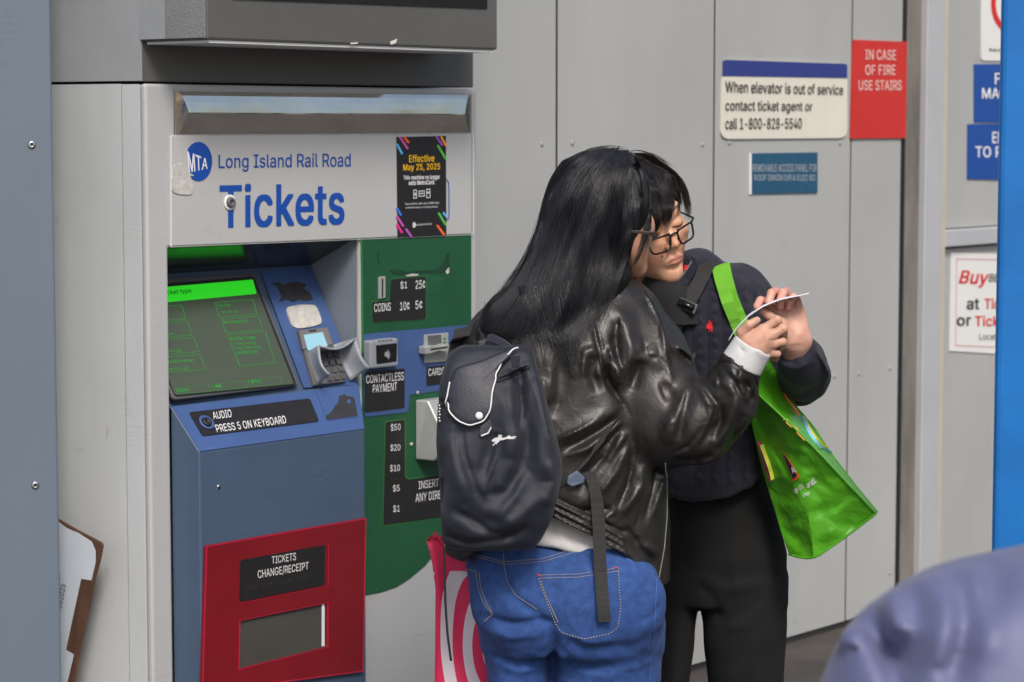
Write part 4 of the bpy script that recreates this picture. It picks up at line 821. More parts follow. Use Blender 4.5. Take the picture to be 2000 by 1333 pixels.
# ================================================================== volume modelling: fields of distance on a grid, meshed by surface nets
from mathutils.bvhtree import BVHTree
def smin(a, b, k):
    if k <= 0: return np.minimum(a, b)
    h = np.clip(.5+.5*(b-a)/k, 0, 1); return b*(1-h)+a*h - k*h*(1-h)
def smax(a, b, k): return -smin(-a, -b, k)
import copy
class Field:
    def blank(s):
        o = copy.copy(s); o.D = np.full(s.n, 1.0, np.float32); return o
    def __init__(s, lo, hi, h):
        s.h = h; s.lo = np.array(lo, float); s.n = np.ceil((np.array(hi)-s.lo)/h).astype(int)+1
        ax = [s.lo[i]+h*np.arange(s.n[i]) for i in range(3)]
        s.ax = ax; s.D = np.full(s.n, 1.0, np.float32)
    def win(s, lo, hi):
        a = np.clip(np.floor((np.array(lo)-s.lo)/s.h).astype(int), 0, s.n); b = np.clip(np.ceil((np.array(hi)-s.lo)/s.h).astype(int)+1, 0, s.n)
        sl = tuple(slice(a[i], b[i]) for i in range(3))
        X = s.ax[0][sl[0]][:,None,None].astype(np.float32); Y = s.ax[1][sl[1]][None,:,None].astype(np.float32); Zz = s.ax[2][sl[2]][None,None,:].astype(np.float32)
        return sl, X, Y, Zz
    def op(s, sl, d, k, mode):
        if d.size == 0: return
        d = d.astype(np.float32)
        if mode == 'u': s.D[sl] = smin(s.D[sl], d, k)
        elif mode == 's': s.D[sl] = smax(s.D[sl], -d, k)
        elif mode == 'i': s.D[sl] = smax(s.D[sl], d, k)
    def cone(s, a, b, ra, rb, k=0, mode='u', sq=1.0):
        """capsule whose radius runs from ra to rb; sq squeezes it along y"""
        a = np.array(a, float); b = np.array(b, float); m = max(ra, rb)+k+3*s.h
        sl, X, Y, Zz = s.win(np.minimum(a,b)-m, np.maximum(a,b)+m)
        yc = (a[1]+b[1])/2
        d = b-a; L2 = max(float(d@d), 1e-12)
        t = np.clip(((X-a[0])*d[0]+(Y-a[1])*d[1]+(Zz-a[2])*d[2])/L2, 0, 1)
        dist = np.sqrt((X-a[0]-t*d[0])**2+((Y-a[1]-t*d[1])/sq)**2+(Zz-a[2]-t*d[2])**2)
        s.op(sl, dist-(ra+(rb-ra)*t), k, mode); return s
    def chain(s, pts, rads, k=0, mode='u', sq=1.0):
        for i in range(len(pts)-1): s.cone(pts[i], pts[i+1], rads[i], rads[i+1], k, mode, sq)
        return s
    def ell(s, c, r, k=0, mode='u', rot=None):
        c = np.array(c, float); r = np.array(r, float); m = float(r.max())+k+3*s.h
        sl, X, Y, Zz = s.win(c-m, c+m); x, y, z = X-c[0], Y-c[1], Zz-c[2]
        if rot is not None:
            A = np.array(rot.to_3x3().inverted() if hasattr(rot,'to_3x3') else rot.inverted())
            x, y, z = A[0,0]*x+A[0,1]*y+A[0,2]*z, A[1,0]*x+A[1,1]*y+A[1,2]*z, A[2,0]*x+A[2,1]*y+A[2,2]*z
        k0 = np.sqrt((x/r[0])**2+(y/r[1])**2+(z/r[2])**2); k1 = np.sqrt((x/r[0]**2)**2+(y/r[1]**2)**2+(z/r[2]**2)**2)+1e-9
        s.op(sl, k0*(k0-1)/k1, k, mode); return s
    def loft(s, rows, k=0, mode='u', p=2.0, cap=.01, hem=None, top=None):
        """rows: (z, cx, half width, cy, half depth) sections; hem: (xs, zs) lower edge; top likewise"""
        rows = sorted(rows); A = np.array(rows, float); zf = np.linspace(A[0,0], A[-1,0], 300)
        def sm(c):
            v = np.interp(zf, A[:,0], A[:,c]); w = max(3, int(300*.03)); kern = np.hanning(2*w+1); kern /= kern.sum()
            return np.convolve(np.pad(v, w, mode='edge'), kern, 'valid')
        cx, a, cy, b = [sm(c) for c in (1,2,3,4)]
        lo = [ (cx-a).min()-k-.02, (cy-b).min()-k-.02, A[0,0]-k-.02]; hi = [(cx+a).max()+k+.02, (cy+b).max()+k+.02, A[-1,0]+k+.02]
        sl, X, Y, Zz = s.win(lo, hi); z1 = Zz[0,0]
        f = lambda v: np.interp(z1, zf, v).astype(np.float32)[None,None,:]
        CXs, Aa, CYs, Bb = f(cx), f(a), f(cy), f(b)
        x = np.abs(X-CXs); y = np.abs(Y-CYs)
        if p == 2.0: k0 = np.sqrt((x/Aa)**2+(y/Bb)**2)
        else: k0 = ((x/Aa)**p+(y/Bb)**p)**(1/p)
        k1 = np.sqrt((x/Aa**2)**2+(y/Bb**2)**2)+1e-6
        d = np.where(k0 < .3, (k0-1)*np.minimum(Aa,Bb), k0*(k0-1)/k1)
        zlo = np.float32(A[0,0]); zhi = np.float32(A[-1,0])
        lo_ = zlo if hem is None else np.interp(X[:,0,0], hem[0], hem[1]).astype(np.float32)[:,None,None]
        hi_ = zhi if top is None else np.interp(X[:,0,0], top[0], top[1]).astype(np.float32)[:,None,None]
        d = smax(smax(d, lo_-Zz, cap), Zz-hi_, cap)
        s.op(sl, d, k, mode); return s
    def folds(s, lst, Y, ymax, scale=1.0):
        """lst: (photo points, width1 px, width2 px, height m): ridges (+) and creases (-) of cloth, laid on the near side"""
        H = np.zeros((s.n[0], s.n[2]), np.float32); X = s.ax[0][:,None]; Zz = s.ax[2][None,:]
        for (pts, w1, w2, amp) in lst:
            q = np.array([[P(x,y,Y).x, P(x,y,Y).z] for x,y in pts]); m = Y/F_PX; w1m, w2m = w1*m, w2*m
            seg = np.r_[0, np.cumsum(np.linalg.norm(np.diff(q,axis=0),axis=1))]; best = np.full(H.shape, 9.0); sg = np.zeros(H.shape); tt = np.zeros(H.shape)
            for i in range(len(q)-1):
                d = q[i+1]-q[i]; L = max(np.linalg.norm(d),1e-6); t = np.clip(((X-q[i,0])*d[0]+(Zz-q[i,1])*d[1])/L**2, 0, 1)
                ex = X-q[i,0]-t*d[0]; ez = Zz-q[i,1]-t*d[1]; dist = np.sqrt(ex**2+ez**2); m_ = dist < best
                best = np.where(m_, dist, best); sg = np.where(m_, d[0]*ez-d[1]*ex, sg); tt = np.where(m_, (seg[i]+t*L)/seg[-1], tt)
            w = np.where(sg > 0, w1m, w2m)
            H += (amp*scale*np.exp(-(best/w)**2)*np.clip(1-np.abs(2*tt-1)**3*.85, 0, 1)).astype(np.float32)
        yy = np.clip((ymax-s.ax[1])/.03, 0, 1).astype(np.float32)
        s.D -= H[:,None,:]*yy[None,:,None]; return s
    def noise(s, amp, freq, seed=0, oct=3, aniso=(1,1,1)):
        r = np.random.default_rng(seed); sl, X, Y, Zz = s.win(s.lo, s.lo+s.h*s.n); m = np.abs(s.D) < .03
        i, j, k = np.nonzero(m); x, y, z = s.ax[0][i]*aniso[0], s.ax[1][j]*aniso[1], s.ax[2][k]*aniso[2]; v = np.zeros(len(i))
        for o in range(oct):
            for q in range(4):
                d = r.normal(size=3); d /= np.linalg.norm(d); f = freq*2**o*r.uniform(.7,1.3)
                v += np.sin((d[0]*x+d[1]*y+d[2]*z)*f + 1.5*np.sin((d[1]*x-d[0]*z+d[2]*y)*f*.6+r.uniform(0,6)) + r.uniform(0,6))/2**o/2
        s.D[i,j,k] -= (v*amp).astype(np.float32); return s
    def shell(s, t):     # hollow it out
        s.D = np.maximum(s.D, -(s.D+np.float32(t))); return s
    def mesh(s, M=None):
        Dd = s.D; S = Dd < 0
        c = S[:-1,:-1,:-1]; anyv = np.zeros(c.shape, bool); allv = np.ones(c.shape, bool)
        nx, ny, nz = s.n
        for dx in (0,1):
            for dy in (0,1):
                for dz in (0,1):
                    q = S[dx:nx-1+dx, dy:ny-1+dy, dz:nz-1+dz]; anyv |= q; allv &= q
        act = np.nonzero(anyv & ~allv); I = np.stack(act, 1); idx = np.full(c.shape, -1, np.int32); idx[act] = np.arange(len(I))
        pos = np.zeros((len(I),3)); cnt = np.zeros(len(I))
        cor = [(a,b,cc) for a in (0,1) for b in (0,1) for cc in (0,1)]
        vals = {q: Dd[I[:,0]+q[0], I[:,1]+q[1], I[:,2]+q[2]] for q in cor}
        for q in cor:
            for a in range(3):
                if q[a] == 0:
                    q2 = tuple(1 if i == a else q[i] for i in range(3)); v0, v1 = vals[q], vals[q2]; m = (v0 < 0) != (v1 < 0)
                    t = np.where(m, v0/np.where(np.abs(v0-v1) < 1e-9, 1e-9, v0-v1), 0); p = np.array(q, float)[None,:].repeat(len(I),0); p[:,a] = t
                    pos[m] += p[m]; cnt[m] += 1
        V = s.lo + s.h*(I + pos/np.maximum(cnt,1)[:,None])
        Fs = []
        for a in range(3):
            b, cx = (a+1) % 3, (a+2) % 3
            sl0 = [slice(1, s.n[i]-1) for i in range(3)]; sl0[a] = slice(0, s.n[a]-1); sl1 = list(sl0); sl1[a] = slice(1, s.n[a])
            A, B = S[tuple(sl0)], S[tuple(sl1)]; e = np.nonzero(A != B); E = np.stack(e, 1)
            for i in range(3):
                if i != a: E[:,i] += 1
            inside = A[e]
            def cell(db, dc):
                Q = E.copy(); Q[:,b] -= db; Q[:,cx] -= dc; return idx[Q[:,0],Q[:,1],Q[:,2]]
            q = np.stack([cell(1,1), cell(0,1), cell(0,0), cell(1,0)], 1); q[~inside] = q[~inside][:, ::-1]; Fs.append(q)
        Fq = np.concatenate(Fs); Fq = Fq[(Fq >= 0).all(1)]
        if M is not None: A = np.array(M); V = V @ A[:3,:3].T + A[:3,3]
        return V, Fq
def relax(V, Fq, n=2, lam=.5):
    E = np.concatenate([Fq[:,[i,(i+1)%4]] for i in range(4)])
    for _ in range(n):
        acc = np.zeros_like(V); c = np.zeros(len(V)); np.add.at(acc, E[:,0], V[E[:,1]]); np.add.at(acc, E[:,1], V[E[:,0]]); np.add.at(c, E[:,0], 1); np.add.at(c, E[:,1], 1)
        V = V*(1-lam) + lam*acc/np.maximum(c,1)[:,None]
    return V
class Surf:          # a built surface that things are laid on
    def __init__(s, V, Fc): s.t = BVHTree.FromPolygons([tuple(v) for v in V], [tuple(int(i) for i in f) for f in Fc]); s.n = Vector((0,-1,0))
    def hit(s, px, py, off=0.0, Y=None):
        d = ray(px, py).normalized(); loc, nr, i, dist = s.t.ray_cast(EYE, d)
        if loc is None:
            if Y is not None: return P(px, py, Y)
            loc, nr, i, dist = s.t.find_nearest(EYE + d*4.7)
        if nr.dot(d) > 0: nr = -nr
        return loc + (nr*.7 - d*.3).normalized()*off
    def normal(s, px, py):
        d = ray(px, py).normalized(); loc, nr, i, dist = s.t.ray_cast(EYE, d)
        if nr is None: return -d
        return nr if nr.dot(d) < 0 else -nr
def row(py, xl, xr, Yc, b):       # a section of a body from its two edges in the photo
    c = P((xl+xr)/2, py, Yc); return (c.z, c.x, (xr-xl)/2*Yc/F_PX, Yc, b)
def edge(pts, Y):                  # a hem line from photo points
    q = [P(x,y,Y) for x,y in pts]; return (np.array([v.x for v in q]), np.array([v.z for v in q]))
def grown(name, fld, mat, parent=None, M=None, it=1, **kw):
    V, Fq = fld.mesh(M); V = relax(V, Fq, it) if it else V
    o = mesh_obj(name, V, Fq, mat, parent, smooth=True, **kw); return o, V, Fq
def paint(o, cols, name='tint'):
    a = o.data.color_attributes.new(name, 'FLOAT_COLOR', 'POINT'); a.data.foreach_set('color', np.asarray(cols, np.float32).ravel())
def resample(pts, n):
    q = np.array([tuple(p) for p in pts], float); t = np.r_[0, np.cumsum(np.linalg.norm(np.diff(q,axis=0),axis=1))]; u = np.linspace(0, t[-1], n)
    out = np.stack([np.interp(u, t, q[:,i]) for i in range(q.shape[1])], 1)
    for _ in range(2): out[1:-1] = (out[:-2]+2*out[1:-1]+out[2:])/4
    return out
def strands(guides, counts, surf, Ydef, rad, r, n=22, jit=5, lift=(.0005,.004), taper=True, mbuf=None, wob=2.0, clump=.5):
    """hair: photo-space guide curves, strands spread between neighbours and laid on the hair volume"""
    mb = mbuf or MB(); G_ = [resample(g, n) for g in guides]
    for i in range(len(G_)-1):
        nc = max(2, counts[i]//11); cl = r.uniform(0, 1, nc); cll = r.uniform(0, 1, nc)**1.6; clo = r.normal(0, 1, (nc,2)); cle = r.uniform(.74, 1.02, nc)
        for c in range(counts[i]):
            u = r.uniform(0,1); ci = r.integers(nc); uc = cl[ci]; t = np.linspace(0,1,n)[:,None]
            uu = u*(1-clump*t)+uc*clump*t
            path = G_[i]*(1-uu)+G_[i+1]*uu; off = r.normal(0, jit, 2)
            path = path + (off*.6+clo[ci]*jit*.9)*np.linspace(.2,1,n)[:,None] + np.stack([np.sin(np.linspace(0,r.uniform(2,6),n)+r.uniform(0,6))*wob, np.zeros(n)],1)
            e = min(1.0, cle[ci]*r.uniform(.88,1.03)); path = resample(path[:max(6,int(n*e))], n) ; lf = lift[0]+(lift[1]-lift[0])*(.65*cll[ci]+.35*r.uniform())
            pts = [surf.hit(p[0], p[1], lf, Ydef) for p in path]
            # soften jumps in depth
            ys = np.array([q.y for q in pts]); ys[1:-1] = np.minimum(ys[1:-1], (ys[:-2]+ys[1:-1]+ys[2:])/3)
            pts = [P(p[0], p[1], y) for p, y in zip(path, ys)]
            rr_ = r.uniform(.7,1.2)*rad
            mb.tube(pts, [rr_*(1 if k < n*.7 else max(.15,1-(k/n-.7)/.3)) for k in range(n)] if taper else rr_, 3, cap=False)
    return mb
# ================================================================== PEOPLE
def skin_mat(name, base):
    m, nt, b = new_mat(name)
    a = nd(nt, 'ShaderNodeAttribute', attribute_name='tint'); tc = nd(nt, 'ShaderNodeTexCoord')
    n1 = nd(nt, 'ShaderNodeTexNoise', Scale=55.0, Detail=5.0); nt.links.new(tc.outputs['Object'], n1.inputs['Vector'])
    rp = nd(nt, 'ShaderNodeValToRGB'); e = rp.color_ramp.elements; e[0].color = (.82,.76,.74,1); e[1].color = (1,1,1,1); e[0].position = .3; e[1].position = .65
    nt.links.new(n1.outputs[0], rp.inputs[0])
    mx = nd(nt, 'ShaderNodeMix', data_type='RGBA', blend_type='MULTIPLY'); mx.inputs[0].default_value = 1
    nt.links.new(a.outputs['Color'], mx.inputs[6]); nt.links.new(rp.outputs[0], mx.inputs[7]); nt.links.new(mx.outputs[2], b.inputs['Base Color'])
    b.inputs['Roughness'].default_value = .46; b.inputs['Specular IOR Level'].default_value = .4
    b.inputs['Subsurface Weight'].default_value = .25; b.inputs['Subsurface Radius'].default_value = (.010,.0035,.002); b.inputs['Subsurface Scale'].default_value = 1
    n2 = nd(nt, 'ShaderNodeTexNoise', Scale=420.0, Detail=2.0); nt.links.new(tc.outputs['Object'], n2.inputs['Vector'])
    bp = nd(nt, 'ShaderNodeBump', Strength=.18, Distance=.001); nt.links.new(n2.outputs[0], bp.inputs['Height']); nt.links.new(bp.outputs[0], b.inputs['Normal'])
    return m
def leather_mat(name, col, rough, fine=420, bs=.25, mid=38, ms=.25, dist=.004):
    m, nt, b = new_mat(name); tc = nd(nt, 'ShaderNodeTexCoord')
    b.inputs['Base Color'].default_value = col; b.inputs['Specular IOR Level'].default_value = .58; b.inputs['Coat Weight'].default_value = .04; b.inputs['Coat Roughness'].default_value = .25
    n0 = nd(nt, 'ShaderNodeTexNoise', Scale=9.0, Detail=6.0, Roughness=.65); nt.links.new(tc.outputs['Object'], n0.inputs['Vector'])
    rp = nd(nt, 'ShaderNodeValToRGB'); e = rp.color_ramp.elements; e[0].position = .35; e[1].position = .7
    e[0].color = col; e[1].color = (col[0]*2.3, col[1]*2.0, col[2]*1.8, 1); nt.links.new(n0.outputs[0], rp.inputs[0]); nt.links.new(rp.outputs[0], b.inputs['Base Color'])
    mr = nd(nt, 'ShaderNodeMapRange'); mr.inputs[3].default_value = rough-.08; mr.inputs[4].default_value = rough+.12; nt.links.new(n0.outputs[0], mr.inputs[0]); nt.links.new(mr.outputs[0], b.inputs['Roughness'])
    v = nd(nt, 'ShaderNodeTexVoronoi', Scale=float(fine)); nt.links.new(tc.outputs['Object'], v.inputs['Vector'])
    n1 = nd(nt, 'ShaderNodeTexNoise', Scale=float(mid), Detail=5.0, Distortion=.8); nt.links.new(tc.outputs['Object'], n1.inputs['Vector'])
    b1 = nd(nt, 'ShaderNodeBump', Strength=ms, Distance=dist); nt.links.new(n1.outputs[0], b1.inputs['Height'])
    b2 = nd(nt, 'ShaderNodeBump', Strength=bs, Distance=.0006); nt.links.new(v.outputs['Distance'], b2.inputs['Height']); nt.links.new(b1.outputs[0], b2.inputs['Normal'])
    nt.links.new(b2.outputs[0], b.inputs['Normal']); return m
def cloth_mat(name, col, scale=700, bs=.4, rough=.85, var=.25, vscale=14, sheen=.15, rot=(0,0,0), band='X', col2=None, rib=0, ribscale=90, ribdir='X'):
    m, nt, b = new_mat(name); tc = nd(nt, 'ShaderNodeTexCoord'); b.inputs['Roughness'].default_value = rough; b.inputs['Sheen Weight'].default_value = sheen
    mp = nd(nt, 'ShaderNodeMapping'); mp.inputs['Rotation'].default_value = rot; nt.links.new(tc.outputs['Object'], mp.inputs[0])
    n0 = nd(nt, 'ShaderNodeTexNoise', Scale=float(vscale), Detail=7.0, Roughness=.66); nt.links.new(tc.outputs['Object'], n0.inputs['Vector'])
    rp = nd(nt, 'ShaderNodeValToRGB'); e = rp.color_ramp.elements; e[0].position = .3; e[1].position = .72
    c2 = col2 or tuple(min(1, c*(1+var)) for c in col[:3])+(1,)
    e[0].color = tuple(c*(1-var) for c in col[:3])+(1,); e[1].color = c2; nt.links.new(n0.outputs[0], rp.inputs[0])
    w = nd(nt, 'ShaderNodeTexWave', Scale=float(scale)/6.28, Distortion=1.2, bands_direction=band); w.inputs['Detail Scale'].default_value = 3; nt.links.new(mp.outputs[0], w.inputs['Vector'])
    mx = nd(nt, 'ShaderNodeMix', data_type='RGBA', blend_type='MULTIPLY'); mx.inputs[0].default_value = .35; nt.links.new(rp.outputs[0], mx.inputs[6]); nt.links.new(w.outputs[0], mx.inputs[7])
    nt.links.new(mx.outputs[2], b.inputs['Base Color'])
    bp = nd(nt, 'ShaderNodeBump', Strength=bs, Distance=.001); nt.links.new(w.outputs[0], bp.inputs['Height']); last = bp
    if rib:
        w2 = nd(nt, 'ShaderNodeTexWave', Scale=float(ribscale)/6.28, Distortion=1.0, bands_direction=ribdir); w2.inputs['Detail Scale'].default_value = 1.5; nt.links.new(tc.outputs['Object'], w2.inputs['Vector'])
        b2 = nd(nt, 'ShaderNodeBump', Strength=rib, Distance=.004); nt.links.new(w2.outputs[0], b2.inputs['Height']); nt.links.new(b2.outputs[0], bp.inputs['Normal'])
    nt.links.new(bp.outputs[0], b.inputs['Normal']); return m
def hair_mat(name, col, rough=.34, spec=.55):
    m, nt, b = new_mat(name); b.inputs['Base Color'].default_value = col; b.inputs['Roughness'].default_value = rough; b.inputs['Specular IOR Level'].default_value = spec
    tc = nd(nt, 'ShaderNodeTexCoord'); mp = nd(nt, 'ShaderNodeMapping'); mp.inputs['Scale'].default_value = (1,1,.06); nt.links.new(tc.outputs['Object'], mp.inputs[0])
    n = nd(nt, 'ShaderNodeTexNoise', Scale=420.0, Detail=3.0); nt.links.new(mp.outputs[0], n.inputs['Vector'])
    bp = nd(nt, 'ShaderNodeBump', Strength=.5, Distance=.002); nt.links.new(n.outputs[0], bp.inputs['Height']); nt.links.new(bp.outputs[0], b.inputs['Normal']); return m
m_skin1 = skin_mat('skin_warm', None)
m_leather = leather_mat('black_leather', (.0105,.0094,.0088,1), .43, ms=.34, mid=48)
m_grain = leather_mat('grained_navy_leather', (.014,.016,.026,1), .42, fine=620, bs=.8, ms=.05)
m_denim = cloth_mat('blue_denim', (.020,.072,.285,1), 1500, .5, .8, .22, 60, .05, rot=(0,R(40),0), col2=(.040,.122,.40,1))
m_shirt = cloth_mat('white_cotton', (.72,.72,.72,1), 1600, .15, .85, .04, 20, .05)
m_nylon = cloth_mat('navy_nylon', (.013,.0165,.028,1), 2600, .3, .55, .15, 18, .06)
m_web = cloth_mat('black_webbing', (.030,.030,.031,1), 900, .7, .7, .15, 20, .05, band='Z')
m_knit = cloth_mat('navy_knit', (.015,.0155,.033,1), 1100, .8, .92, .25, 22, .12, band='Z')
m_pants = cloth_mat('black_trousers', (.0055,.0055,.0057,1), 1600, .3, .95, .15, 12, 0)
m_black_c = cloth_mat('black_tee', (.012,.012,.014,1), 1500, .3, .9, .15, 12, .08)
m_hair0 = hair_mat('hair_under', (.003,.003,.0036,1), .55, .3)
m_hair1 = hair_mat('black_hair', (.013,.013,.0185,1), .42, .75)
m_hair2 = hair_mat('dark_brown_hair', (.012,.0085,.007,1), .4, .45)
m_white_trim = M_('white_piping', (.72,.72,.72,1), .5)
m_frame = M_('glasses_black', (.01,.01,.011,1), .18)
m_tort = M_('glasses_brown', (.012,.004,.003,1), .4, var=.6, vscale=90)
m_lens = M_('lens', (.97,.97,.98,1), .02, trans=1.0); m_lens.node_tree.nodes['Principled BSDF'].inputs['IOR'].default_value = 1.02
m_stitch = M_('stitch_tan', (.42,.36,.28,1), .8)
m_stitch_k = M_('stitch_black', (.01,.01,.01,1), .6)
m_zip = M_('zip_metal', (.5,.48,.44,1), .35, metal=.9)
m_sole = M_('shoe_black', (.02,.02,.02,1), .5)
SK = np.array([.53,.285,.185]); SKH = np.array([.62,.36,.26])
def pv(px, py, Y): v = P(px, py, Y); return (v.x, v.y, v.z)
ZH = lambda x, y: (1380+x/5.796, 530+y/5.796)     # coordinates read in the enlarged view of the hands
def cv_(f, pts): return [f(*p) for p in pts]
def hand_field(fld, wrist, palm, fingers, thumb, k=.0040):
    """wrist: [(p, r)...] chain; palm: [(p, p, r, r)]; fingers/thumb: list of (points, radii)"""
    for a, b, ra, rb in palm: fld.cone(a, b, ra, rb, .007, sq=.8)
    fld.chain([p for p, r_ in wrist], [r_ for p, r_ in wrist], .012)
    H2 = []
    for pts, rads in fingers+[thumb]:
        f = fld.blank(); f.chain(pts, [r_*.93 for r_ in rads], .0022); H2.append(f.D)
    T = H2[0]
    for d in H2[1:]: T = smin(T, d, .0007)
    fld.D = smin(fld.D, T, k); return fld

def head_field(h=.0022, neck=True):
    """a head looking along -y, origin at the middle of the skull"""
    f = Field((-.12,-.15,-.24), (.12,.14,.15), h)
    f.ell((0,.012,.028), (.074,.094,.090)).ell((0,-.034,-.026), (.066,.056,.072), .02)
    for s_ in (-1,1):
        f.cone((s_*.047,.008,-.046), (s_*.011,-.070,-.099), .014, .0115, .026); f.ell((s_*.041,-.060,-.019), (.025,.022,.026), .022)
        f.ell((s_*.076,.012,-.012), (.008,.017,.030), .006)
    f.ell((0,-.076,-.097), (.017,.015,.015), .018); f.ell((0,-.055,-.055), (.040,.034,.044), .024)
    if neck: f.cone((0,.020,-.06), (0,.036,-.24), .047, .052, .022)
    else: f.cone((0,.020,-.04), (0,.026,-.09), .047, .045, .022)
    f.ell((0,-.075,.030), (.052,.018,.022), .02)                            # brow
    for s_ in (-1,1):
        f.ell((s_*.031,-.098,.004), (.019,.014,.012), .010, 's'); f.ell((s_*.031,-.0775,.002), (.0155,.0135,.0130), .004)
    f.chain([(0,-.088,.012),(0,-.0985,-.014),(0,-.1065,-.0285)], [.0060,.0072,.0088], .010)
    for s_ in (-1,1):
        f.ell((s_*.0115,-.0975,-.0325), (.0065,.0085,.0065), .006); f.ell((s_*.0062,-.1045,-.0405), (.0035,.0045,.003), .002, 's')
    f.ell((0,-.0885,-.0625), (.022,.010,.012), .012)
    f.chain([(-.018,-.0885,-.0630),(-.007,-.0958,-.0588),(0,-.0958,-.0600),(.007,-.0958,-.0588),(.018,-.0885,-.0630)], [.0016,.0034,.0032,.0034,.0016], .004)
    f.chain([(-.015,-.0885,-.0650),(-.005,-.0950,-.0678),(.005,-.0950,-.0678),(.015,-.0885,-.0650)], [.0018,.0046,.0046,.0018], .004)
    f.chain([(-.0195,-.0910,-.0633),(-.007,-.0998,-.0632),(.007,-.0998,-.0632),(.0195,-.0910,-.0633)], [.0008,.0010,.0010,.0008], .0012, 's')
    f.chain([(-.004,-.103,-.046),(-.003,-.1015,-.053)], [.0015,.002], .003, 's')
    f.ell((0,-.094,-.080), (.018,.006,.004), .006, 's')
    return f
def face_tint(L, base):
    """colour of a face in its own space: lips, brows, lash lines, blush, a mole"""
    C = np.tile(np.r_[base,1.0], (len(L),1)); x, y, z = L[:,0], L[:,1], L[:,2]; front = y < -.05
    def mix(w, col): C[:,:3] = C[:,:3]*(1-w[:,None]) + np.array(col)*w[:,None]
    sm = lambda d, a, b: np.clip((b-d)/(b-a), 0, 1)
    blush = np.exp(-(((np.abs(x)-.040)/.022)**2+((z+.028)/.02)**2))*front; mix(blush*.35, base*np.array([1.06,.80,.74]))
    nose = np.exp(-((x/.016)**2+((z+.031)/.014)**2))*(y < -.09); mix(nose*.3, base*np.array([1.05,.82,.76]))
    up = np.interp(np.abs(x), [0,.007,.0195], [-.0560,-.0548,-.0626]); lo_ = np.interp(np.abs(x), [0,.008,.0195], [-.0732,-.0724,-.0644])
    lip = sm(np.maximum(z-up, lo_-z), -.0004, .0012)*(np.abs(x) < .0200)*(y < -.082); mix(lip*.65, (.47,.16,.14))
    crease = sm(np.abs(z+.0630), .0004, .0016)*(np.abs(x) < .0185)*(y < -.082); mix(crease*.6, (.20,.05,.04))
    for s_ in (-1,1):
        xx = s_*x; bz = .0310+.0045*np.sin(np.clip((xx-.014)/.036,0,1)*np.pi*.8); brow = sm(np.abs(z-bz), .0012, .0042)*sm(np.abs(xx-.032), .015, .021)*front; mix(brow*.85, (.035,.022,.018))
        lz = -.0005-.0035*np.cos(np.clip((xx-.031)/.017,-1,1)*np.pi/2); lash = sm(np.abs(z-lz), .0013, .0036)*sm(np.abs(xx-.032), .0145, .0180)*front; mix(lash*.92, (.02,.012,.010))
        lid = sm(np.abs(z-.0125), .0006, .0022)*sm(np.abs(xx-.031), .012, .017)*front; mix(lid*.35, base*.5)
    return C

# ------------------------------------------------------------------ woman with the long hair (seen from behind)
w1 = root('person', P(1110,1850,4.75)*1, 0, 'woman with long black hair, black leather jacket and blue jeans, seen from behind', 'person')
w1.location.z = 0; WM[w1] = Matrix.Translation(w1.location)
Y1 = 4.75
# head, turned to the right and away
HM1 = Matrix.Translation(P(1180,428,Y1)) @ Matrix.Rotation(R(-14),4,'Y') @ Matrix.Rotation(R(133),4,'Z') @ Matrix.Rotation(R(12),4,'X')
hf = head_field(.003, False); HV, HF = hf.mesh(); HV = relax(HV, HF, 1); hc = face_tint(HV, SK); A = np.array(HM1); HVw = HV @ A[:3,:3].T + A[:3,3]
# trunk, arms, legs beneath the clothes
bf = Field((-.45,4.45,0), (.55,5.02,1.5), .009)
bf.loft([row(1215,945,1270,4.75,.08), row(1100,935,1250,4.75,.09), row(950,950,1220,4.76,.085), row(700,965,1230,4.77,.09), row(600,1020,1215,4.77,.07), row(545,1090,1190,4.78,.05)])
bf.chain([pv(1018,1200,4.76),pv(1020,1500,4.77),pv(1028,1840,4.79)],[.06,.045,.03],.02).chain([pv(1185,1200,4.74),pv(1178,1500,4.75),pv(1172,1840,4.77)],[.07,.055,.03],.02)
bf.cone(pv(1150,570,4.80), tuple(HM1 @ Vector((0,.02,-.05))), .05, .046, .02)
bf.chain([pv(1240,640,4.77), pv(1308,842,4.69), pv(1385,800,4.66), pv(1440,726,4.64), pv(1466,682,4.63)], [.045,.034,.028,.026,.025], .01)
bf.chain([pv(1000,655,4.78), pv(930,850,4.84), pv(908,930,4.80), pv(904,955,4.79)], [.05,.042,.030,.026], .02)
BV, BF = bf.mesh()
# right hand over the ticket
Yh = 4.615
q = lambda x, y, dy=0: pv(*ZH(x,y), Yh+dy)
h1 = Field(np.array(q(180,1250))-np.array([.02,.07,.02]), np.array(q(960,460))+np.array([.02,.09,.02]), .0018)
hand_field(h1, [(q(440,1000,.012),.026),(q(520,860,.006),.026),(q(600,760,.004),.024)],
   [(q(560,820,.004),q(655,672,.002),.023,.0105),(q(580,830,.002),q(730,730,0),.022,.0125),(q(580,850,.004),q(745,820,.004),.022,.0120),(q(570,880,.008),q(712,915,.010),.020,.0115),(q(500,800,.008),q(600,740,.004),.018,.012)],
   [([q(660,655,.002),q(796,556,.002),q(822,640,.024),q(775,700,.034)],[.0104,.0098,.0085,.0072]),
    ([q(735,725,0),q(866,655,.002),q(872,735,.026),q(820,780,.036)],[.0112,.0098,.0083,.0070]),
    ([q(745,822,.004),q(858,802,.006),q(845,860,.028),q(790,880,.034)],[.0105,.0092,.0078,.0066]),
    ([q(712,915,.010),q(798,935,.012),q(785,985,.030),q(740,990,.035)],[.0096,.0082,.0070,.0060])],
   ([q(440,800,.010),q(400,690,.0),q(480,610,-.008),q(570,556,-.008)],[.0150,.0112,.0092,.0076]))
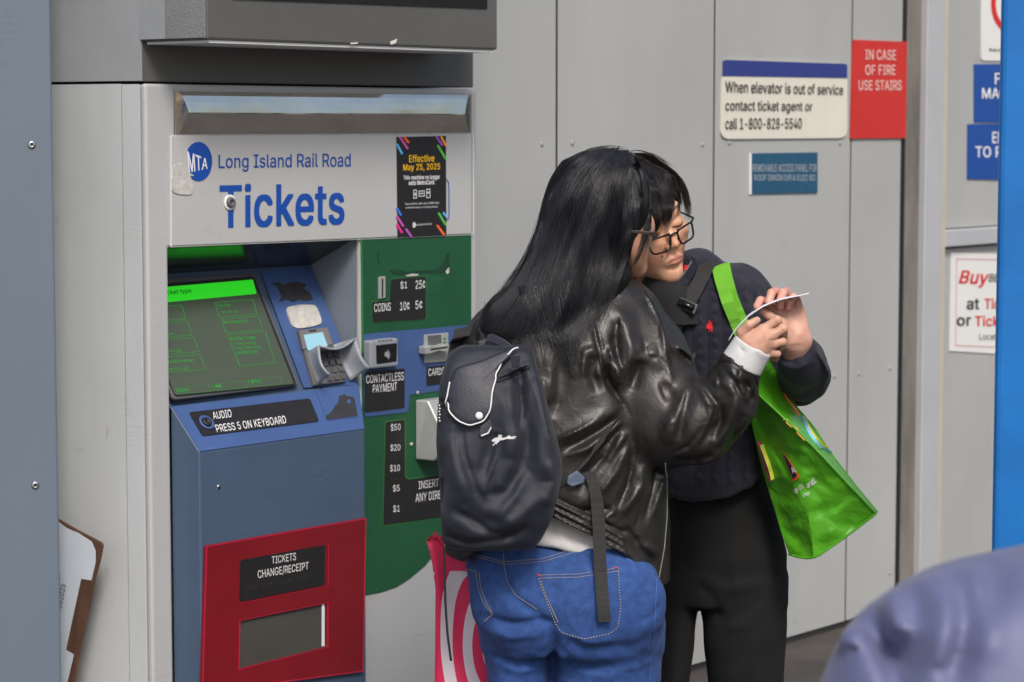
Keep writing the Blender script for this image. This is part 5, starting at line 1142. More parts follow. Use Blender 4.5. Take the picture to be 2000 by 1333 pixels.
h1.folds([(cv_(ZH,[(700,660),(770,640),(820,600)]),2.2,2.2,-.0016), (cv_(ZH,[(690,780),(790,775),(850,740)]),2.2,2.2,-.0016), (cv_(ZH,[(720,880),(800,890),(850,868)]),2.2,2.2,-.0016), (cv_(ZH,[(770,575),(800,600)]),1.8,1.8,-.0009), (cv_(ZH,[(850,650),(868,690)]),1.8,1.8,-.0009), (cv_(ZH,[(600,700),(640,690)]),4,4,.0012), (cv_(ZH,[(690,755),(720,750)]),4,4,.0012), (cv_(ZH,[(720,850),(745,850)]),4,4,.0010)], Yh, Yh+.03)
H1V, H1F = h1.mesh(); H1V = relax(H1V, H1F, 1)
# left hand on the red bag, mostly behind the backpack
g = lambda x, y, dy=0: pv(x, y, 4.78+dy)
h2 = Field(np.array(g(850,1110))-.06, np.array(g(950,950))+.06, .003)
hand_field(h2, [(g(917,950),.026),(g(912,985),.022)], [(g(904,985),g(884,1020,.01),.02,.011),(g(904,985),g(896,1025),.02,.011),(g(904,985),g(908,1025,-.01),.02,.011),(g(904,985),g(920,1020,-.02),.02,.010)],
   [([g(884,1020,.01),g(880,1050,.02),g(892,1060,.0)],[.009,.008,.007]),([g(896,1025),g(892,1057,.012),g(904,1065,-.01)],[.009,.008,.007]),([g(908,1025,-.01),g(906,1057,.0),g(916,1063,-.02)],[.009,.008,.007]),([g(920,1020,-.02),g(920,1047,-.012),g(926,1053,-.03)],[.008,.0075,.006])],
   ([g(892,985,-.015),g(882,1010,-.035),g(888,1030,-.04)],[.012,.010,.008]))
H2V, H2F = h2.mesh()
def join(parts):
    V = []; Fq = []; C = []; k = 0
    for v, f, c in parts: V.append(v); Fq.append(f+k); k += len(v); C.append(c if c is not None else np.tile(np.r_[SKH,1.0],(len(v),1)))
    return np.concatenate(V), np.concatenate(Fq), np.concatenate(C)
V, Fq, C = join([(BV,BF,None),(HVw,HF,hc),(H1V,H1F,None),(H2V,H2F,None)])
body1 = mesh_obj('body', V, Fq, m_skin1, w1, smooth=True); paint(body1, C)
def nails(par, spots):
    for (c, n_, up, s_) in spots:
        pass
# jeans
jf = Field((-.24,4.48,-.01), (.36,5.0,.90), .0042)
jrow = [row(1062,915,1255,4.75,.115), row(1100,908,1282,4.75,.122), row(1150,912,1293,4.75,.128), row(1200,928,1299,4.75,.128), row(1240,936,1298,4.75,.122), row(1265,940,1296,4.75,.112)]
jf.loft(jrow, p=2.25)
jf.ell(pv(1018,1165,4.665), (.098,.062,.098), .045).ell(pv(1185,1180,4.660), (.112,.068,.110), .045)
jf.loft([row(1215,938,1092,4.75,.095), row(1333,950,1082,4.76,.088), row(1500,962,1078,4.77,.070), row(1700,975,1072,4.78,.056), row(1846,980,1076,4.79,.058)], .02)
jf.loft([row(1215,1075,1298,4.74,.100), row(1333,1075,1292,4.74,.092), row(1500,1095,1255,4.75,.072), row(1700,1115,1225,4.76,.058), row(1846,1118,1228,4.77,.060)], .02)
JF = [([(985,1088),(990,1135),(1008,1165),(1045,1190),(1075,1215)],10,12,-.009), ([(1075,1215),(1085,1250),(1078,1333),(1075,1400)],9,12,-.016), ([(945,1200),(1000,1212),(1060,1205),(1085,1212)],8,14,-.009), ([(1090,1235),(1150,1262),(1240,1255),(1290,1230)],10,18,-.007),
  ([(950,1285),(1010,1300),(1070,1290)],7,10,-.005), ([(955,1300),(1010,1318),(1075,1310)],8,8,.004), ([(1090,1285),(1150,1300),(1230,1292)],8,12,-.004), ([(1100,1310),(1180,1322),(1285,1300)],9,12,.004), ([(1085,1250),(1110,1280),(1130,1330)],7,9,-.004),
  ([(935,1130),(960,1180),(975,1200)],6,8,-.004), ([(1230,1120),(1260,1180),(1265,1250)],14,14,.003), ([(1040,1110),(1060,1150),(1052,1200)],9,9,-.003), ([(1290,1180),(1270,1200),(1240,1208)],6,7,-.004), ([(960,1230),(1000,1242),(1050,1235)],6,8,.004), ([(1100,1232),(1140,1245),(1200,1240)],7,8,.004)]
jf.folds(JF, 4.64, 4.74); jf.noise(.0012, 55, 3, 3)
jeans, JV, JFc = grown('jeans', jf, m_denim, w1); SJ = Surf(JV, JFc)
def seam(name, lines, surf, mat, parent, rad=.0008, off=.0012, n=40, k=5, dash=0):
    mb = MB()
    for pts in lines:
        pp = resample(pts, n if not dash else n*2); w = [surf.hit(x, y, off) for x, y in pp]
        if dash:
            for i in range(0, len(w)-1, 2): mb.tube([w[i], w[i+1]], rad, 4)
        else: mb.tube(w, rad, k)
    return mb.build(name, mat, parent, smooth=True)
pk = [[(1050,1124),(1058,1150),(1085,1218),(1097,1236),(1142,1249),(1190,1238),(1207,1226),(1212,1190),(1207,1110)], [(1050,1124),(1130,1122),(1207,1110)], [(1053,1130),(1130,1128),(1207,1116)], [(1056,1134),(1064,1158),(1090,1216)],
  [(912,1112),(930,1116),(934,1150),(945,1180),(962,1200),(946,1214)], [(936,1118),(940,1150),(950,1178),(960,1195)], [(925,1082),(985,1098),(1060,1092),(1125,1072)], [(930,1088),(988,1103),(1062,1097),(1120,1080)], [(984,1070),(984,1100),(990,1135),(1008,1163),(1048,1190)]]
seam('stitching', pk[:4], SJ, m_stitch, jeans, .0009, dash=1, n=60); seam('stitching', pk[4:6], SJ, m_stitch, jeans, .0009, dash=1, n=60); seam('stitching', pk[6:], SJ, m_stitch, jeans, .0009, dash=1, n=60)
seam('seam', [[(1282,1130),(1279,1200),(1270,1290),(1268,1340)]], SJ, M_('denim_seam',(.05,.12,.36,1),.8), jeans, .0011)
seam('bar_tack', [[(1048,1122),(1056,1126)],[(1199,1110),(1207,1110)]], SJ, M_('tack_red',(.45,.05,.08,1),.8), jeans, .0018, n=6)
# shirt under the jacket
sf = Field((-.26,4.50,.62), (.40,5.0,1.35), .005)
sf.loft([row(1100,900,1312,4.76,.136), row(1040,902,1310,4.76,.131), row(1000,905,1308,4.76,.122), row(950,905,1302,4.76,.118), row(700,930,1250,4.77,.11), row(580,1030,1240,4.78,.09)], hem=edge([(900,1050),(1000,1057),(1040,1062),(1085,1068),(1130,1080),(1195,1088),(1240,1092),(1312,1094)],4.66), p=2.2)
sf.folds([([(1085,1000),(1095,1040),(1110,1075)],8,8,.003), ([(1140,1030),(1150,1080)],8,8,-.003), ([(1050,1030),(1060,1065)],8,8,.002)], 4.65, 4.75)
shirt, SV, SFc = grown('shirt', sf, m_shirt, w1)
# white cuff
cf = Field(np.array(q(100,1300))-np.array([.02,.09,.02]), np.array(q(780,660))+np.array([.02,.09,.02]), .0025)
c_a, c_b = q(395,1065,.008), q(512,868,.004)
cf.cone(c_a, c_b, .0410, .0385); cf.D = np.maximum(cf.D, -(cf.D+.0065))
ax = (Vector(c_b)-Vector(c_a)).normalized(); 
def cut(f, o, n_, k=.002):
    X = f.ax[0][:,None,None]; Yy = f.ax[1][None,:,None]; Zz = f.ax[2][None,None,:]
    f.D = smax(f.D, ((X-o[0])*n_[0]+(Yy-o[1])*n_[1]+(Zz-o[2])*n_[2]).astype(np.float32), k)
cut(cf, Vector(c_b)+ax*.006, ax); cut(cf, c_a, -ax)
cf.folds([([(1475,668),(1490,700)],5,7,.0025), ([(1440,672),(1452,690)],5,5,-.002)], Yh, Yh)
grown('shirt_cuff', cf, m_shirt, w1, it=1)
# leather jacket
jk = Field((-.26,4.44,.64), (.54,4.98,1.38), .0031)
jt = [row(1160,880,1312,4.745,.126), row(1090,868,1312,4.745,.128), row(1030,866,1312,4.745,.136), row(950,872,1306,4.75,.152), row(850,884,1292,4.75,.150), row(760,892,1290,4.755,.150), row(690,900,1282,4.76,.148), row(640,915,1280,4.765,.138), row(605,955,1276,4.77,.122), row(575,1005,1268,4.77,.100), row(552,1060,1250,4.78,.078), row(535,1110,1225,4.79,.058)]
hemline = edge([(862,1098),(905,1108),(960,1055),(1060,1008),(1090,1012),(1150,1038),(1215,1078),(1250,1118),(1286,1160),(1300,1090),(1312,1010)], 4.62)
jk.loft(jt, p=2.35, hem=(hemline[0][:9], hemline[1][:9]), cap=.006)
jk.chain([pv(1232,632,4.765), pv(1257,700,4.735), pv(1290,790,4.70), pv(1305,838,4.675)], [.068,.082,.082,.070], .03)
jk.chain([pv(1305,838,4.675), pv(1362,824,4.655), pv(1420,782,4.64), pv(1447,711,4.622)], [.070,.073,.053,.042], .025)
jk.chain([pv(975,652,4.78), pv(935,740,4.82), pv(922,850,4.84), pv(908,940,4.80)], [.056,.060,.056,.046], .03)
ca = Vector(pv(1447,711,4.622)); cax = (Vector(q(512,868,.004))-Vector(q(395,1065,.008))).normalized()
sl, X, Yy, Zz = jk.win(ca-Vector((.09,.09,.03)), ca+Vector((.09,.09,.09)))
jk.D[sl] = smax(jk.D[sl], ((X-ca.x)*cax.x+(Yy-ca.y)*cax.y+(Zz-ca.z)*cax.z-.004).astype(np.float32), .003)
W_ = lambda x, y: (830+x/1.87, 620+y/1.87)       # enlarged view of her back
U_ = lambda x, y: (880+x/3.92, 560+y/3.92)       # enlarged view of the shoulders
L_ = lambda x, y: (1280+x/2.115, 480+y/2.115)    # enlarged view of the arms
def cv(f, pts): return [f(*p) for p in pts]
JK = [ # armhole seam and the folds off it
 (cv(U_,[(1030,70),(1100,320),(1150,560),(1220,760),(1320,900),(1370,980)]), 6, 7, -.006),
 (cv(U_,[(1010,700),(1030,500),(1090,480),(1150,540)]), 9, 22, .010), (cv(U_,[(1060,520),(1080,680),(1130,820)]), 16, 12, -.010),
 (cv(U_,[(1180,540),(1230,500),(1265,560),(1290,700),(1310,760)]), 8, 14, .012), (cv(U_,[(1190,600),(1210,720),(1280,850)]), 9, 9, -.010),
 (cv(U_,[(1260,260),(1300,230),(1360,300),(1370,480),(1360,620),(1320,720)]), 18, 22, .013), (cv(U_,[(1270,330),(1275,480),(1280,620)]), 10, 10, -.010),
 (cv(U_,[(1420,380),(1450,540),(1560,520),(1640,640)]), 20, 22, .010), (cv(U_,[(1440,560),(1430,680),(1390,800)]), 14, 14, -.008),
 (cv(U_,[(1480,40),(1560,160),(1620,320),(1660,560),(1700,740)]), 7, 10, .007), (cv(U_,[(1500,80),(1600,300),(1640,480)]), 6, 8, -.006),
 (cv(U_,[(760,1000),(840,820),(850,600),(840,420)]), 18, 30, -.010), (cv(U_,[(700,900),(690,780),(680,700)]), 20, 22, .008),
 (cv(U_,[(850,1240),(1000,1180),(1150,1100),(1290,990)]), 16, 12, -.012), (cv(U_,[(800,1200),(950,1120),(1150,1010),(1290,950)]), 22, 22, .010),
 (cv(U_,[(880,1300),(1050,1220),(1200,1110),(1300,1040)]), 12, 12, .010), (cv(U_,[(1100,1300),(1210,1190),(1310,1080)]), 9, 9, -.009), (cv(U_,[(1180,1330),(1260,1240),(1330,1130)]), 9, 10, .009),
 (cv(W_,[(560,650),(600,560),(660,500),(730,440)]), 14, 14, -.010), (cv(W_,[(640,640),(700,560),(745,470)]), 10, 10, .009), (cv(W_,[(700,700),(740,620),(760,520),(765,440)]), 9, 9, -.008), (cv(W_,[(720,720),(790,620),(800,540)]), 12, 12, .009),
 (cv(W_,[(800,760),(830,660),(850,560),(880,540)]), 9, 9, -.007), (cv(W_,[(840,740),(870,640),(895,560)]), 9, 9, .006), (cv(W_,[(700,690),(660,730),(690,760)]), 9, 9, .007), (cv(W_,[(560,690),(600,700),(690,700)]), 8, 8, -.007),
 # sleeve: under the arm, elbow, forearm
 (cv(L_,[(30,330),(60,420),(120,440),(165,500),(170,560)]), 12, 16, .008), (cv(L_,[(100,420),(160,470),(172,468)]), 6, 6, .010), (cv(L_,[(180,560),(240,640),(230,740),(180,830)]), 8, 12, -.010), (cv(L_,[(175,570),(225,650),(215,740)]), 12, 8, .010),
 (cv(L_,[(240,540),(300,560),(330,620),(300,740),(250,830)]), 12, 16, .010), (cv(L_,[(265,640),(262,720),(230,800)]), 10, 10, -.012), (cv(L_,[(350,500),(340,560),(370,620),(390,580)]), 7, 9, .011), (cv(L_,[(300,500),(330,540),(345,500)]), 5, 7, .009), (cv(L_,[(360,540),(385,600),(400,650)]), 7, 8, -.009),
 (cv(L_,[(60,860),(130,820),(190,740),(222,650)]), 4, 5, -.004), (cv(L_,[(100,640),(60,730),(40,820)]), 16, 18, .009), (cv(L_,[(150,600),(110,700),(90,800)]), 12, 12, -.009), (cv(L_,[(330,640),(380,700),(330,800)]), 14, 14, .007), (cv(L_,[(30,560),(70,640),(60,720)]), 14, 14, -.007),
 (cv(L_,[(70,880),(150,890),(220,870)]), 10, 12, -.007), (cv(L_,[(290,830),(230,880),(170,900)]), 14, 10, .007),
 (cv(L_,[(280,455),(340,480),(400,530),(418,590)]), 5, 5, -.004), (cv(L_,[(240,520),(262,540),(255,575)]), 5, 5, -.005),
 # collar and yoke
 (cv(U_,[(1180,20),(1300,40),(1420,30)]), 12, 12, .006), (cv(U_,[(300,150),(250,280),(210,420),(200,520)]), 12, 12, .007), (cv(U_,[(200,240),(180,360),(195,480)]), 8, 8, -.007),
 # front panel at the hem
 (cv(W_,[(690,800),(740,780),(830,900),(850,960)]), 8, 9, -.006), (cv(W_,[(700,830),(780,900),(840,960)]), 9, 9, .006), (cv(W_,[(760,790),(800,840),(860,880)]), 10, 10, .005)]
jk.folds([(p_, a_*.82, b_*.82, c_*1.02) for p_, a_, b_, c_ in JK], 4.62, 4.74)
# gathered elastic hem: short ridges across the band
rib = []
for i in range(30):
    t = i/29
    for rowi in range(3):
        x = 1078+t*140+rowi*2.5; y = 975+t*78+rowi*15 + (i%2)*3
        rib.append(([(x-3,y-6),(x+3,y+7)], 2.6, 3.2, .0055))
for r_ in range(4):
    rib.append(([(1082,970+r_*15),(1150,1003+r_*15),(1225,1046+r_*15)], 3, 3, -.005))
jk.folds(rib, 4.61, 4.74)
rj = np.random.default_rng(17); fine = []
for (p_, a_, b_, c_) in JK:
    for _ in range(2):
        o_ = rj.normal(0, 9, 2); s0, s1 = sorted(rj.uniform(0, 1, 2)); pp = resample(p_, 12); i0, i1 = int(s0*8), max(int(s0*8)+4, int(s1*12)); fine.append(([(x+o_[0]+rj.normal(0,1.5), y+o_[1]) for x, y in pp[i0:i1]], 2.6, rj.uniform(4,9), rj.choice([-1,1])*rj.uniform(.0015,.0032)))
jk.folds(fine, 4.62, 4.74); jk.noise(.0007, 45, 5, 2)
jacket, JKV, JKF = grown('leather_jacket', jk, m_leather, w1); SJK = Surf(JKV, JKF)
seam('stitching', [cv(U_,[(1015,75),(1085,320),(1135,560),(1205,765),(1300,900)]), cv(U_,[(1050,75),(1115,320),(1165,560),(1235,765),(1325,895)]), cv(U_,[(1490,40),(1575,170),(1635,330),(1700,500)])], SJK, m_stitch_k, jacket, .0008, n=60)
seam('edge_zip', [[(1300,905),(1302,960),(1302,1010),(1297,1070),(1290,1110),(1283,1148)]], SJK, m_zip, jacket, .0018, dash=1, n=70)
seam('cuff_seam', [cv(L_,[(270,470),(330,478),(390,525),(412,600)]), cv(L_,[(262,476),(325,486),(384,533),(405,606)])], SJK, m_stitch_k, jacket, .0008)
MB().lathe(SJK.hit(1278,1132,.001), SJK.normal(1278,1132), [(0,.0065),(.003,.0055),(.004,.002),(.004,.0003)], 14).build('snap_button', m_zip, jacket, smooth=True)
cl = MB()
cl.ribbon([SJK.hit(1240,548,.004), SJK.hit(1262,560,.006), SJK.hit(1285,580,.008), SJK.hit(1300,605,.006)], Vector((-.5,0,1)), .02, .006, Vector((0,1,0)))
tb = [SJK.hit(*L_(150,452),.004), SJK.hit(*L_(172,472),.010)]
MB().ribbon(tb, Vector((.6,0,1)), .012, .005, Vector((0,1,0))).build('sleeve_tab', m_zip, jacket, bevel=.001)
# hair
hv = Field((-.16,4.50,1.10), (.36,5.02,1.60), .0042)
hv.ell(tuple(HM1 @ Vector((0,.012,.030))), (.095,.100,.104))
hv.loft([row(318,1100,1250,4.76,.085), row(350,1080,1262,4.76,.10), row(400,1060,1258,4.76,.105), row(450,1046,1238,4.755,.108), row(500,1026,1228,4.75,.106), row(540,1003,1236,4.735,.10), row(580,962,1215,4.715,.085), row(610,938,1165,4.69,.062), row(640,935,1130,4.67,.042), row(665,960,1110,4.65,.022)], .03)
hv.folds([([(1110,330),(1080,420),(1055,520),(1000,610)],14,14,.006), ([(1150,320),(1120,450),(1090,560),(1040,670)],14,14,-.006), ([(1190,320),(1160,440),(1140,560),(1090,690)],16,16,.006), ([(1215,330),(1205,440),(1190,540),(1130,650)],10,10,-.006), ([(1235,340),(1238,430),(1222,520)],9,9,.005)], 4.64, 4.76)
rh = np.random.default_rng(23); wv = []
HG = [[(1165,294),(1112,318),(1070,380),(1046,450),(1024,505),(985,555),(942,605)],[(1193,293),(1150,322),(1110,400),(1085,490),(1065,570),(1030,650)],[(1213,296),(1192,335),(1170,420),(1150,510),(1130,600),(1100,690)],[(1226,299),(1228,345),(1222,420),(1208,500),(1188,570),(1150,640)],[(1236,302),(1252,350),(1252,410),(1240,470)]]
for k in range(34):
    u = rh.uniform(0, len(HG)-1.001); i = int(u); A_ = resample(HG[i], 14); B_ = resample(HG[i+1], 14); pp = A_*(1-(u-i))+B_*(u-i); s0 = rh.integers(1, 6); s1 = rh.integers(s0+4, 14)
    wv.append(([(x+rh.normal(0,3), y) for x, y in pp[s0:s1]], rh.uniform(5,9), rh.uniform(7,14), rh.choice([-1,1])*rh.uniform(.004,.009)))
hv.folds(wv, 4.64, 4.76)
hv.noise(.0012, 90, 8, 2, (1,1,.25))
hair1, HRV, HRF = grown('hair', hv, m_hair0, w1); SH1 = Surf(np.concatenate([HRV,JKV]), np.concatenate([HRF,JKF+len(HRV)])); SHC = Surf(np.concatenate([HRV,HVw]), np.concatenate([HRF,HF+len(HRV)]))
rs = np.random.default_rng(11)
G1 = [[(1165,294),(1112,318),(1070,380),(1046,450),(1024,505),(985,555),(942,605),(905,668)], [(1180,293),(1128,318),(1090,390),(1066,470),(1038,540),(995,605),(938,695)], [(1193,293),(1150,322),(1110,400),(1085,490),(1065,570),(1030,650),(990,735)],
   [(1204,294),(1172,330),(1140,410),(1118,500),(1095,590),(1066,670),(1052,735)], [(1213,296),(1192,335),(1170,420),(1150,510),(1130,600),(1100,690),(1085,745)], [(1220,298),(1210,340),(1198,420),(1182,510),(1158,600),(1128,670),(1112,720)],
   [(1226,299),(1228,345),(1222,420),(1208,500),(1188,570),(1150,640),(1128,690)], [(1232,302),(1246,345),(1244,410),(1226,480),(1206,540),(1180,590),(1150,640)]]
sb = strands(G1, [330,380,380,380,360,330,290], SH1, 4.72, .00042, rs)
# thin locks hanging over the cheek
G2 = [[(1238,305),(1258,350),(1262,400),(1258,450),(1246,490),(1230,520)], [(1243,308),(1266,355),(1271,410),(1270,455),(1262,495),(1243,528)]]
sb = strands(G2, [70], SHC, 4.68, .0006, rs, jit=3, mbuf=sb, lift=(.003,.009), clump=.8)
sb = strands([[(1226,330),(1236,400),(1228,450),(1216,490),(1228,540)],[(1236,330),(1250,400),(1248,450),(1232,500),(1240,548)]], [60], SHC, 4.68, .0006, rs, jit=3, mbuf=sb, lift=(.003,.010), clump=.8)
sb = strands(G1, [40,50,60,60,60,60,50], SH1, 4.72, .00045, rs, jit=12, mbuf=sb, lift=(.004,.013), wob=5, clump=.85)
G3 = [[(1150,296),(1180,289),(1215,292),(1240,304)], [(1120,312),(1150,292),(1190,288),(1225,296)], [(1090,345),(1068,385),(1048,450),(1030,500)], [(1075,375),(1052,440),(1022,510),(965,590)]]
for a_ in G3: sb = strands([a_, [(x+4,y-2) for x,y in a_]], [7], SH1, 4.73, .00045, rs, jit=4, mbuf=sb, lift=(.002,.010), clump=0)
G5 = [[(1075,560),(1085,620),(1098,680),(1122,742)],[(1130,545),(1138,600),(1134,670),(1128,735)]]
sb = strands(G5, [110], SH1, 4.60, .0006, rs, jit=5, mbuf=sb, lift=(.003,.012), clump=.85)
G6 = [[(1010,560),(1020,610),(1040,655),(1062,690)],[(1075,560),(1085,620),(1090,660),(1095,700)]]
sb = strands(G6, [110], SH1, 4.60, .0006, rs, jit=7, mbuf=sb, lift=(.003,.012), clump=.85)
G4 = [[(1140,540),(1180,580),(1200,640),(1180,700)], [(1100,560),(1120,640),(1125,700),(1132,735)], [(1040,600),(1068,660),(1085,720),(1100,760)], [(950,590),(925,630),(905,660),(900,690)]]
sb = strands(G4, [0,60,60], SJK, 4.60, .0006, rs, jit=8, mbuf=sb, lift=(.002,.008), clump=.7)
sb = strands([[(985,560),(945,600),(915,640),(900,680)],[(1000,570),(965,615),(940,650),(930,690)]], [40], SJK, 4.68, .0006, rs, jit=6, mbuf=sb, lift=(.002,.006), clump=.6)
mesh_obj('hair_strands', np.array([tuple(v) for v in sb.v]), np.array(sb.f), m_hair1, hair1, smooth=True)
# shoes
for (x, dy) in ((1030,0),(1170,-.02)):
    sh = Field(np.array(pv(x,1850,4.78+dy))-np.array([.08,.2,.03]), np.array(pv(x,1850,4.78+dy))+np.array([.08,.25,.16]), .006); b_ = np.array(pv(x,1850,4.78+dy)); b_[2] = 0
    sh.ell(b_+np.array([0,.05,.03]), (.045,.13,.045)).cone(b_+np.array([0,-.02,.03]), b_+np.array([0,0,.10]), .045, .04, .03); cut(sh, (0,0,.004), (0,0,-1))
    grown('shoe', sh, m_sole, w1)

# her glasses: one temple and the edge of the frame show past the hair
gl1 = root('eyeglasses', P(1265,455,4.70), 0, 'brown temple glasses worn by the woman in the leather jacket', 'glasses')
tp = [P(1216,451,4.668), P(1240,453,4.664), P(1262,455,4.662), P(1274,456.5,4.664)]
MB().ribbon(tp, Vector((0,.1,1)), [.0058,.0058,.006,.007], .003, Vector((0,1,0))).build('temple', m_tort, gl1, bevel=.0008)
fr_ = [P(1276,441,4.668),P(1272,450,4.664),P(1270,466,4.664),P(1270,482,4.668),P(1273,492,4.672)]
MB().tube(fr_, .0009, 6).build('rim', M_('rim_clear',(.25,.2,.19,1),.15), gl1, smooth=True)
MB().hexa([P(1272,453,4.655),P(1284,453,4.658),P(1284,464,4.658),P(1272,464,4.655)], [P(1272,453,4.665),P(1284,453,4.668),P(1284,464,4.668),P(1272,464,4.665)]).build('hinge', m_tort, gl1, bevel=.001)

# ------------------------------------------------------------------ backpack
bp_ = root('backpack', P(975,1065,4.55), 0, 'dark navy fabric backpack with a white trimmed leather flap', 'backpack')
bk = Field((-.18,4.36,.66), (.14,4.74,1.22), .0034)
bk.loft([row(1070,866,1040,4.56,.050), row(1050,860,1056,4.555,.066), row(1010,858,1078,4.55,.076), row(960,856,1092,4.55,.078), row(900,854,1100,4.555,.074), row(850,853,1086,4.56,.068), row(800,854,1068,4.565,.062), row(750,858,1056,4.57,.055), row(715,868,1048,4.575,.047), row(690,880,1043,4.58,.040), row(676,900,1036,4.585,.034)], p=3.3, cap=.010)
BKF = [(cv(W_,[(215,660),(225,560),(250,480),(260,420)]), 18, 18, -.012), (cv(W_,[(150,640),(215,665),(300,640),(350,560),(370,470),(365,350),(350,250)]), 14, 24, -.010), (cv(W_,[(380,230),(400,340),(430,480),(440,600)]), 22, 22, .010),
  (cv(W_,[(300,260),(320,400),(310,520)]), 26, 26, .009), (cv(W_,[(110,430),(120,560),(160,680)]), 22, 22, .008), (cv(W_,[(160,690),(200,740),(300,770)]), 16, 16, -.008), (cv(W_,[(230,790),(330,740),(440,640)]), 16, 16, .007), (cv(W_,[(60,800),(160,830),(280,820),(380,760)]), 9, 9, -.006),
  (cv(W_,[(345,200),(360,260),(350,330)]), 8, 8, -.007), (cv(W_,[(265,240),(330,215),(385,190)]), 5, 5, -.006), (cv(W_,[(265,232),(330,207),(385,182)]), 5, 5, .005), (cv(W_,[(460,520),(470,600),(440,700)]), 12, 12, .006), (cv(W_,[(45,320),(80,325),(110,330)]), 4, 4, -.004)]
bk.folds(BKF + [(cv(W_,[(350,190),(345,260),(355,340),(340,420)]), 7, 16, -.009), (cv(W_,[(395,200),(420,300),(450,420),(480,520)]), 10, 10, .006), (cv(W_,[(270,440),(255,520),(225,600),(215,665)]), 6, 14, .008), (cv(W_,[(130,400),(140,500),(180,620),(212,668)]), 8, 12, -.006), (cv(W_,[(100,700),(180,750),(240,790),(330,800)]), 8, 12, -.006), (cv(W_,[(380,560),(330,650),(260,740)]), 10, 12, .006), (cv(W_,[(60,480),(70,600),(66,720)]), 8, 8, -.005)], 4.48, 4.57, 1.6); bk.noise(.0016, 34, 21, 3)
pack, KV, KF = grown('bag_body', bk, m_nylon, bp_); SB = Surf(KV, KF)
def flap(outline, surf, name, mat, parent, off=.006, th=.004, Y=None):
    c = Vector((sum(p[0] for p in outline)/len(outline), sum(p[1] for p in outline)/len(outline))); V = []; Fc = []; R_ = 9; n = len(outline)
    V.append(surf.hit(c.x, c.y, off+.004, Y))
    for i in range(1, R_+1):
        t = i/R_
        for p in outline: V.append(surf.hit(c.x+(p[0]-c.x)*t, c.y+(p[1]-c.y)*t, off+.004*(1-t**3), Y))
    for j in range(n): Fc.append((0, 1+j, 1+(j+1)%n))
    for i in range(R_-1):
        for j in range(n): Fc.append((1+i*n+j, 1+(i+1)*n+j, 1+(i+1)*n+(j+1)%n, 1+i*n+(j+1)%n))
    o = mesh_obj(name, V, Fc, mat, parent, smooth=True); s_ = o.modifiers.new('thick','SOLIDIFY'); s_.thickness = th; s_.offset = 0
    return o, V[-n:]
fo = resample(cv(W_,[(320,122),(270,140),(210,165),(150,182),(116,190),(98,240),(88,300),(94,345),(120,378),(165,397),(215,382),(243,340),(250,280),(262,210),(285,160),(335,122),(320,122)]), 60)[:-1]
fl, rim = flap([tuple(p) for p in fo], SB, 'flap', m_grain, bp_, .010, .005, 4.50)
trim = resample(cv(W_,[(98,240),(88,300),(94,345),(120,378),(165,397),(215,382),(243,340),(250,280),(262,210),(285,160),(322,124),(338,124)]), 60)
tv = [SB.hit(x, y, .013, 4.495) for x, y in trim]; MB().tube(tv, .0015, 6).build('flap_trim', m_white_trim, fl, smooth=True)
c_ = SB.hit(*W_(200,362), .016); MB().lathe(c_, Vector((-.1,-1,.1)), [(0,.0072),(.002,.0068),(.003,.003),(.003,.0003)], 18).build('snap_button', m_white_trim, fl, smooth=True)
tg = cv(W_,[(205,398),(240,372),(246,392),(232,418),(206,434),(200,428)])
V = [SB.hit(x,y,.006,4.50) for x,y in tg]; MB().prism(V, Vector((0,.003,0))).build('flap_tongue', m_grain, bp_)
MB().tube([SB.hit(x,y,.008,4.5) for x,y in cv(W_,[(243,402),(230,420),(205,434)])], .0014, 5).build('tongue_trim', m_white_trim, bp_)
hd_ = resample(cv(W_,[(196,172),(205,120),(222,85),(245,70),(290,92),(320,118),(340,140)]), 24)
MB().ribbon([SJK.hit(x, y, .012) + Vector((0,-.03,0)) for x, y in hd_], [Vector((1,0,.3)) if i < 10 else Vector((.4,0,1)) for i in range(24)], .016, .006, Vector((0,1,0))).build('carry_handle', m_grain, bp_, bevel=.0015)
tb_ = cv(W_,[(312,140),(318,185),(345,185),(348,140)])
MB().prism([P(x,y,4.50) for x,y in tb_], Vector((0,.004,0))).build('side_tab', m_nylon, bp_, bevel=.001)
seam('zip', [cv(W_,[(262,236),(310,218),(350,200),(384,180)]), cv(W_,[(40,322),(70,323),(100,326)])], SB, m_stitch_k, bp_, .0022, n=30)
zp_ = MB()
for i in range(6): zp_.lathe(P(858+(i%2)*1.2, 793+i*6, 4.512), Vector((.3,-1,0)), [(0,.0026),(.0015,.0026)], 8)
zp_.build('zip_pull', m_zip, bp_, smooth=True)
# small leaping horse and rider, in white
hz = lambda x, y: U_(x, y)
horse = [cv(hz, p) for p in ([(315,1180),(335,1162),(365,1155),(400,1160),(430,1152),(452,1140),(458,1148),(438,1166),(405,1176),(370,1180),(340,1190),(320,1188)], [(430,1156),(470,1150),(498,1148),(498,1155),(460,1160),(436,1165)], [(440,1160),(480,1160),(496,1166),(470,1168),(438,1168)], [(345,1186),(370,1182),(345,1205),(330,1222),(324,1218),(340,1198)], [(362,1180),(382,1180),(362,1200),(352,1212),(348,1208)], [(365,1155),(370,1136),(385,1134),(402,1142),(392,1150),(400,1158),(380,1160)])]
hb_ = MB()
for p in horse:
    w = [SB.hit(x, y, .0018) for x, y in p]; hb_.prism(w, Vector((0,.0012,0)))
hb_.build('horse_emblem', m_white_trim, bp_)
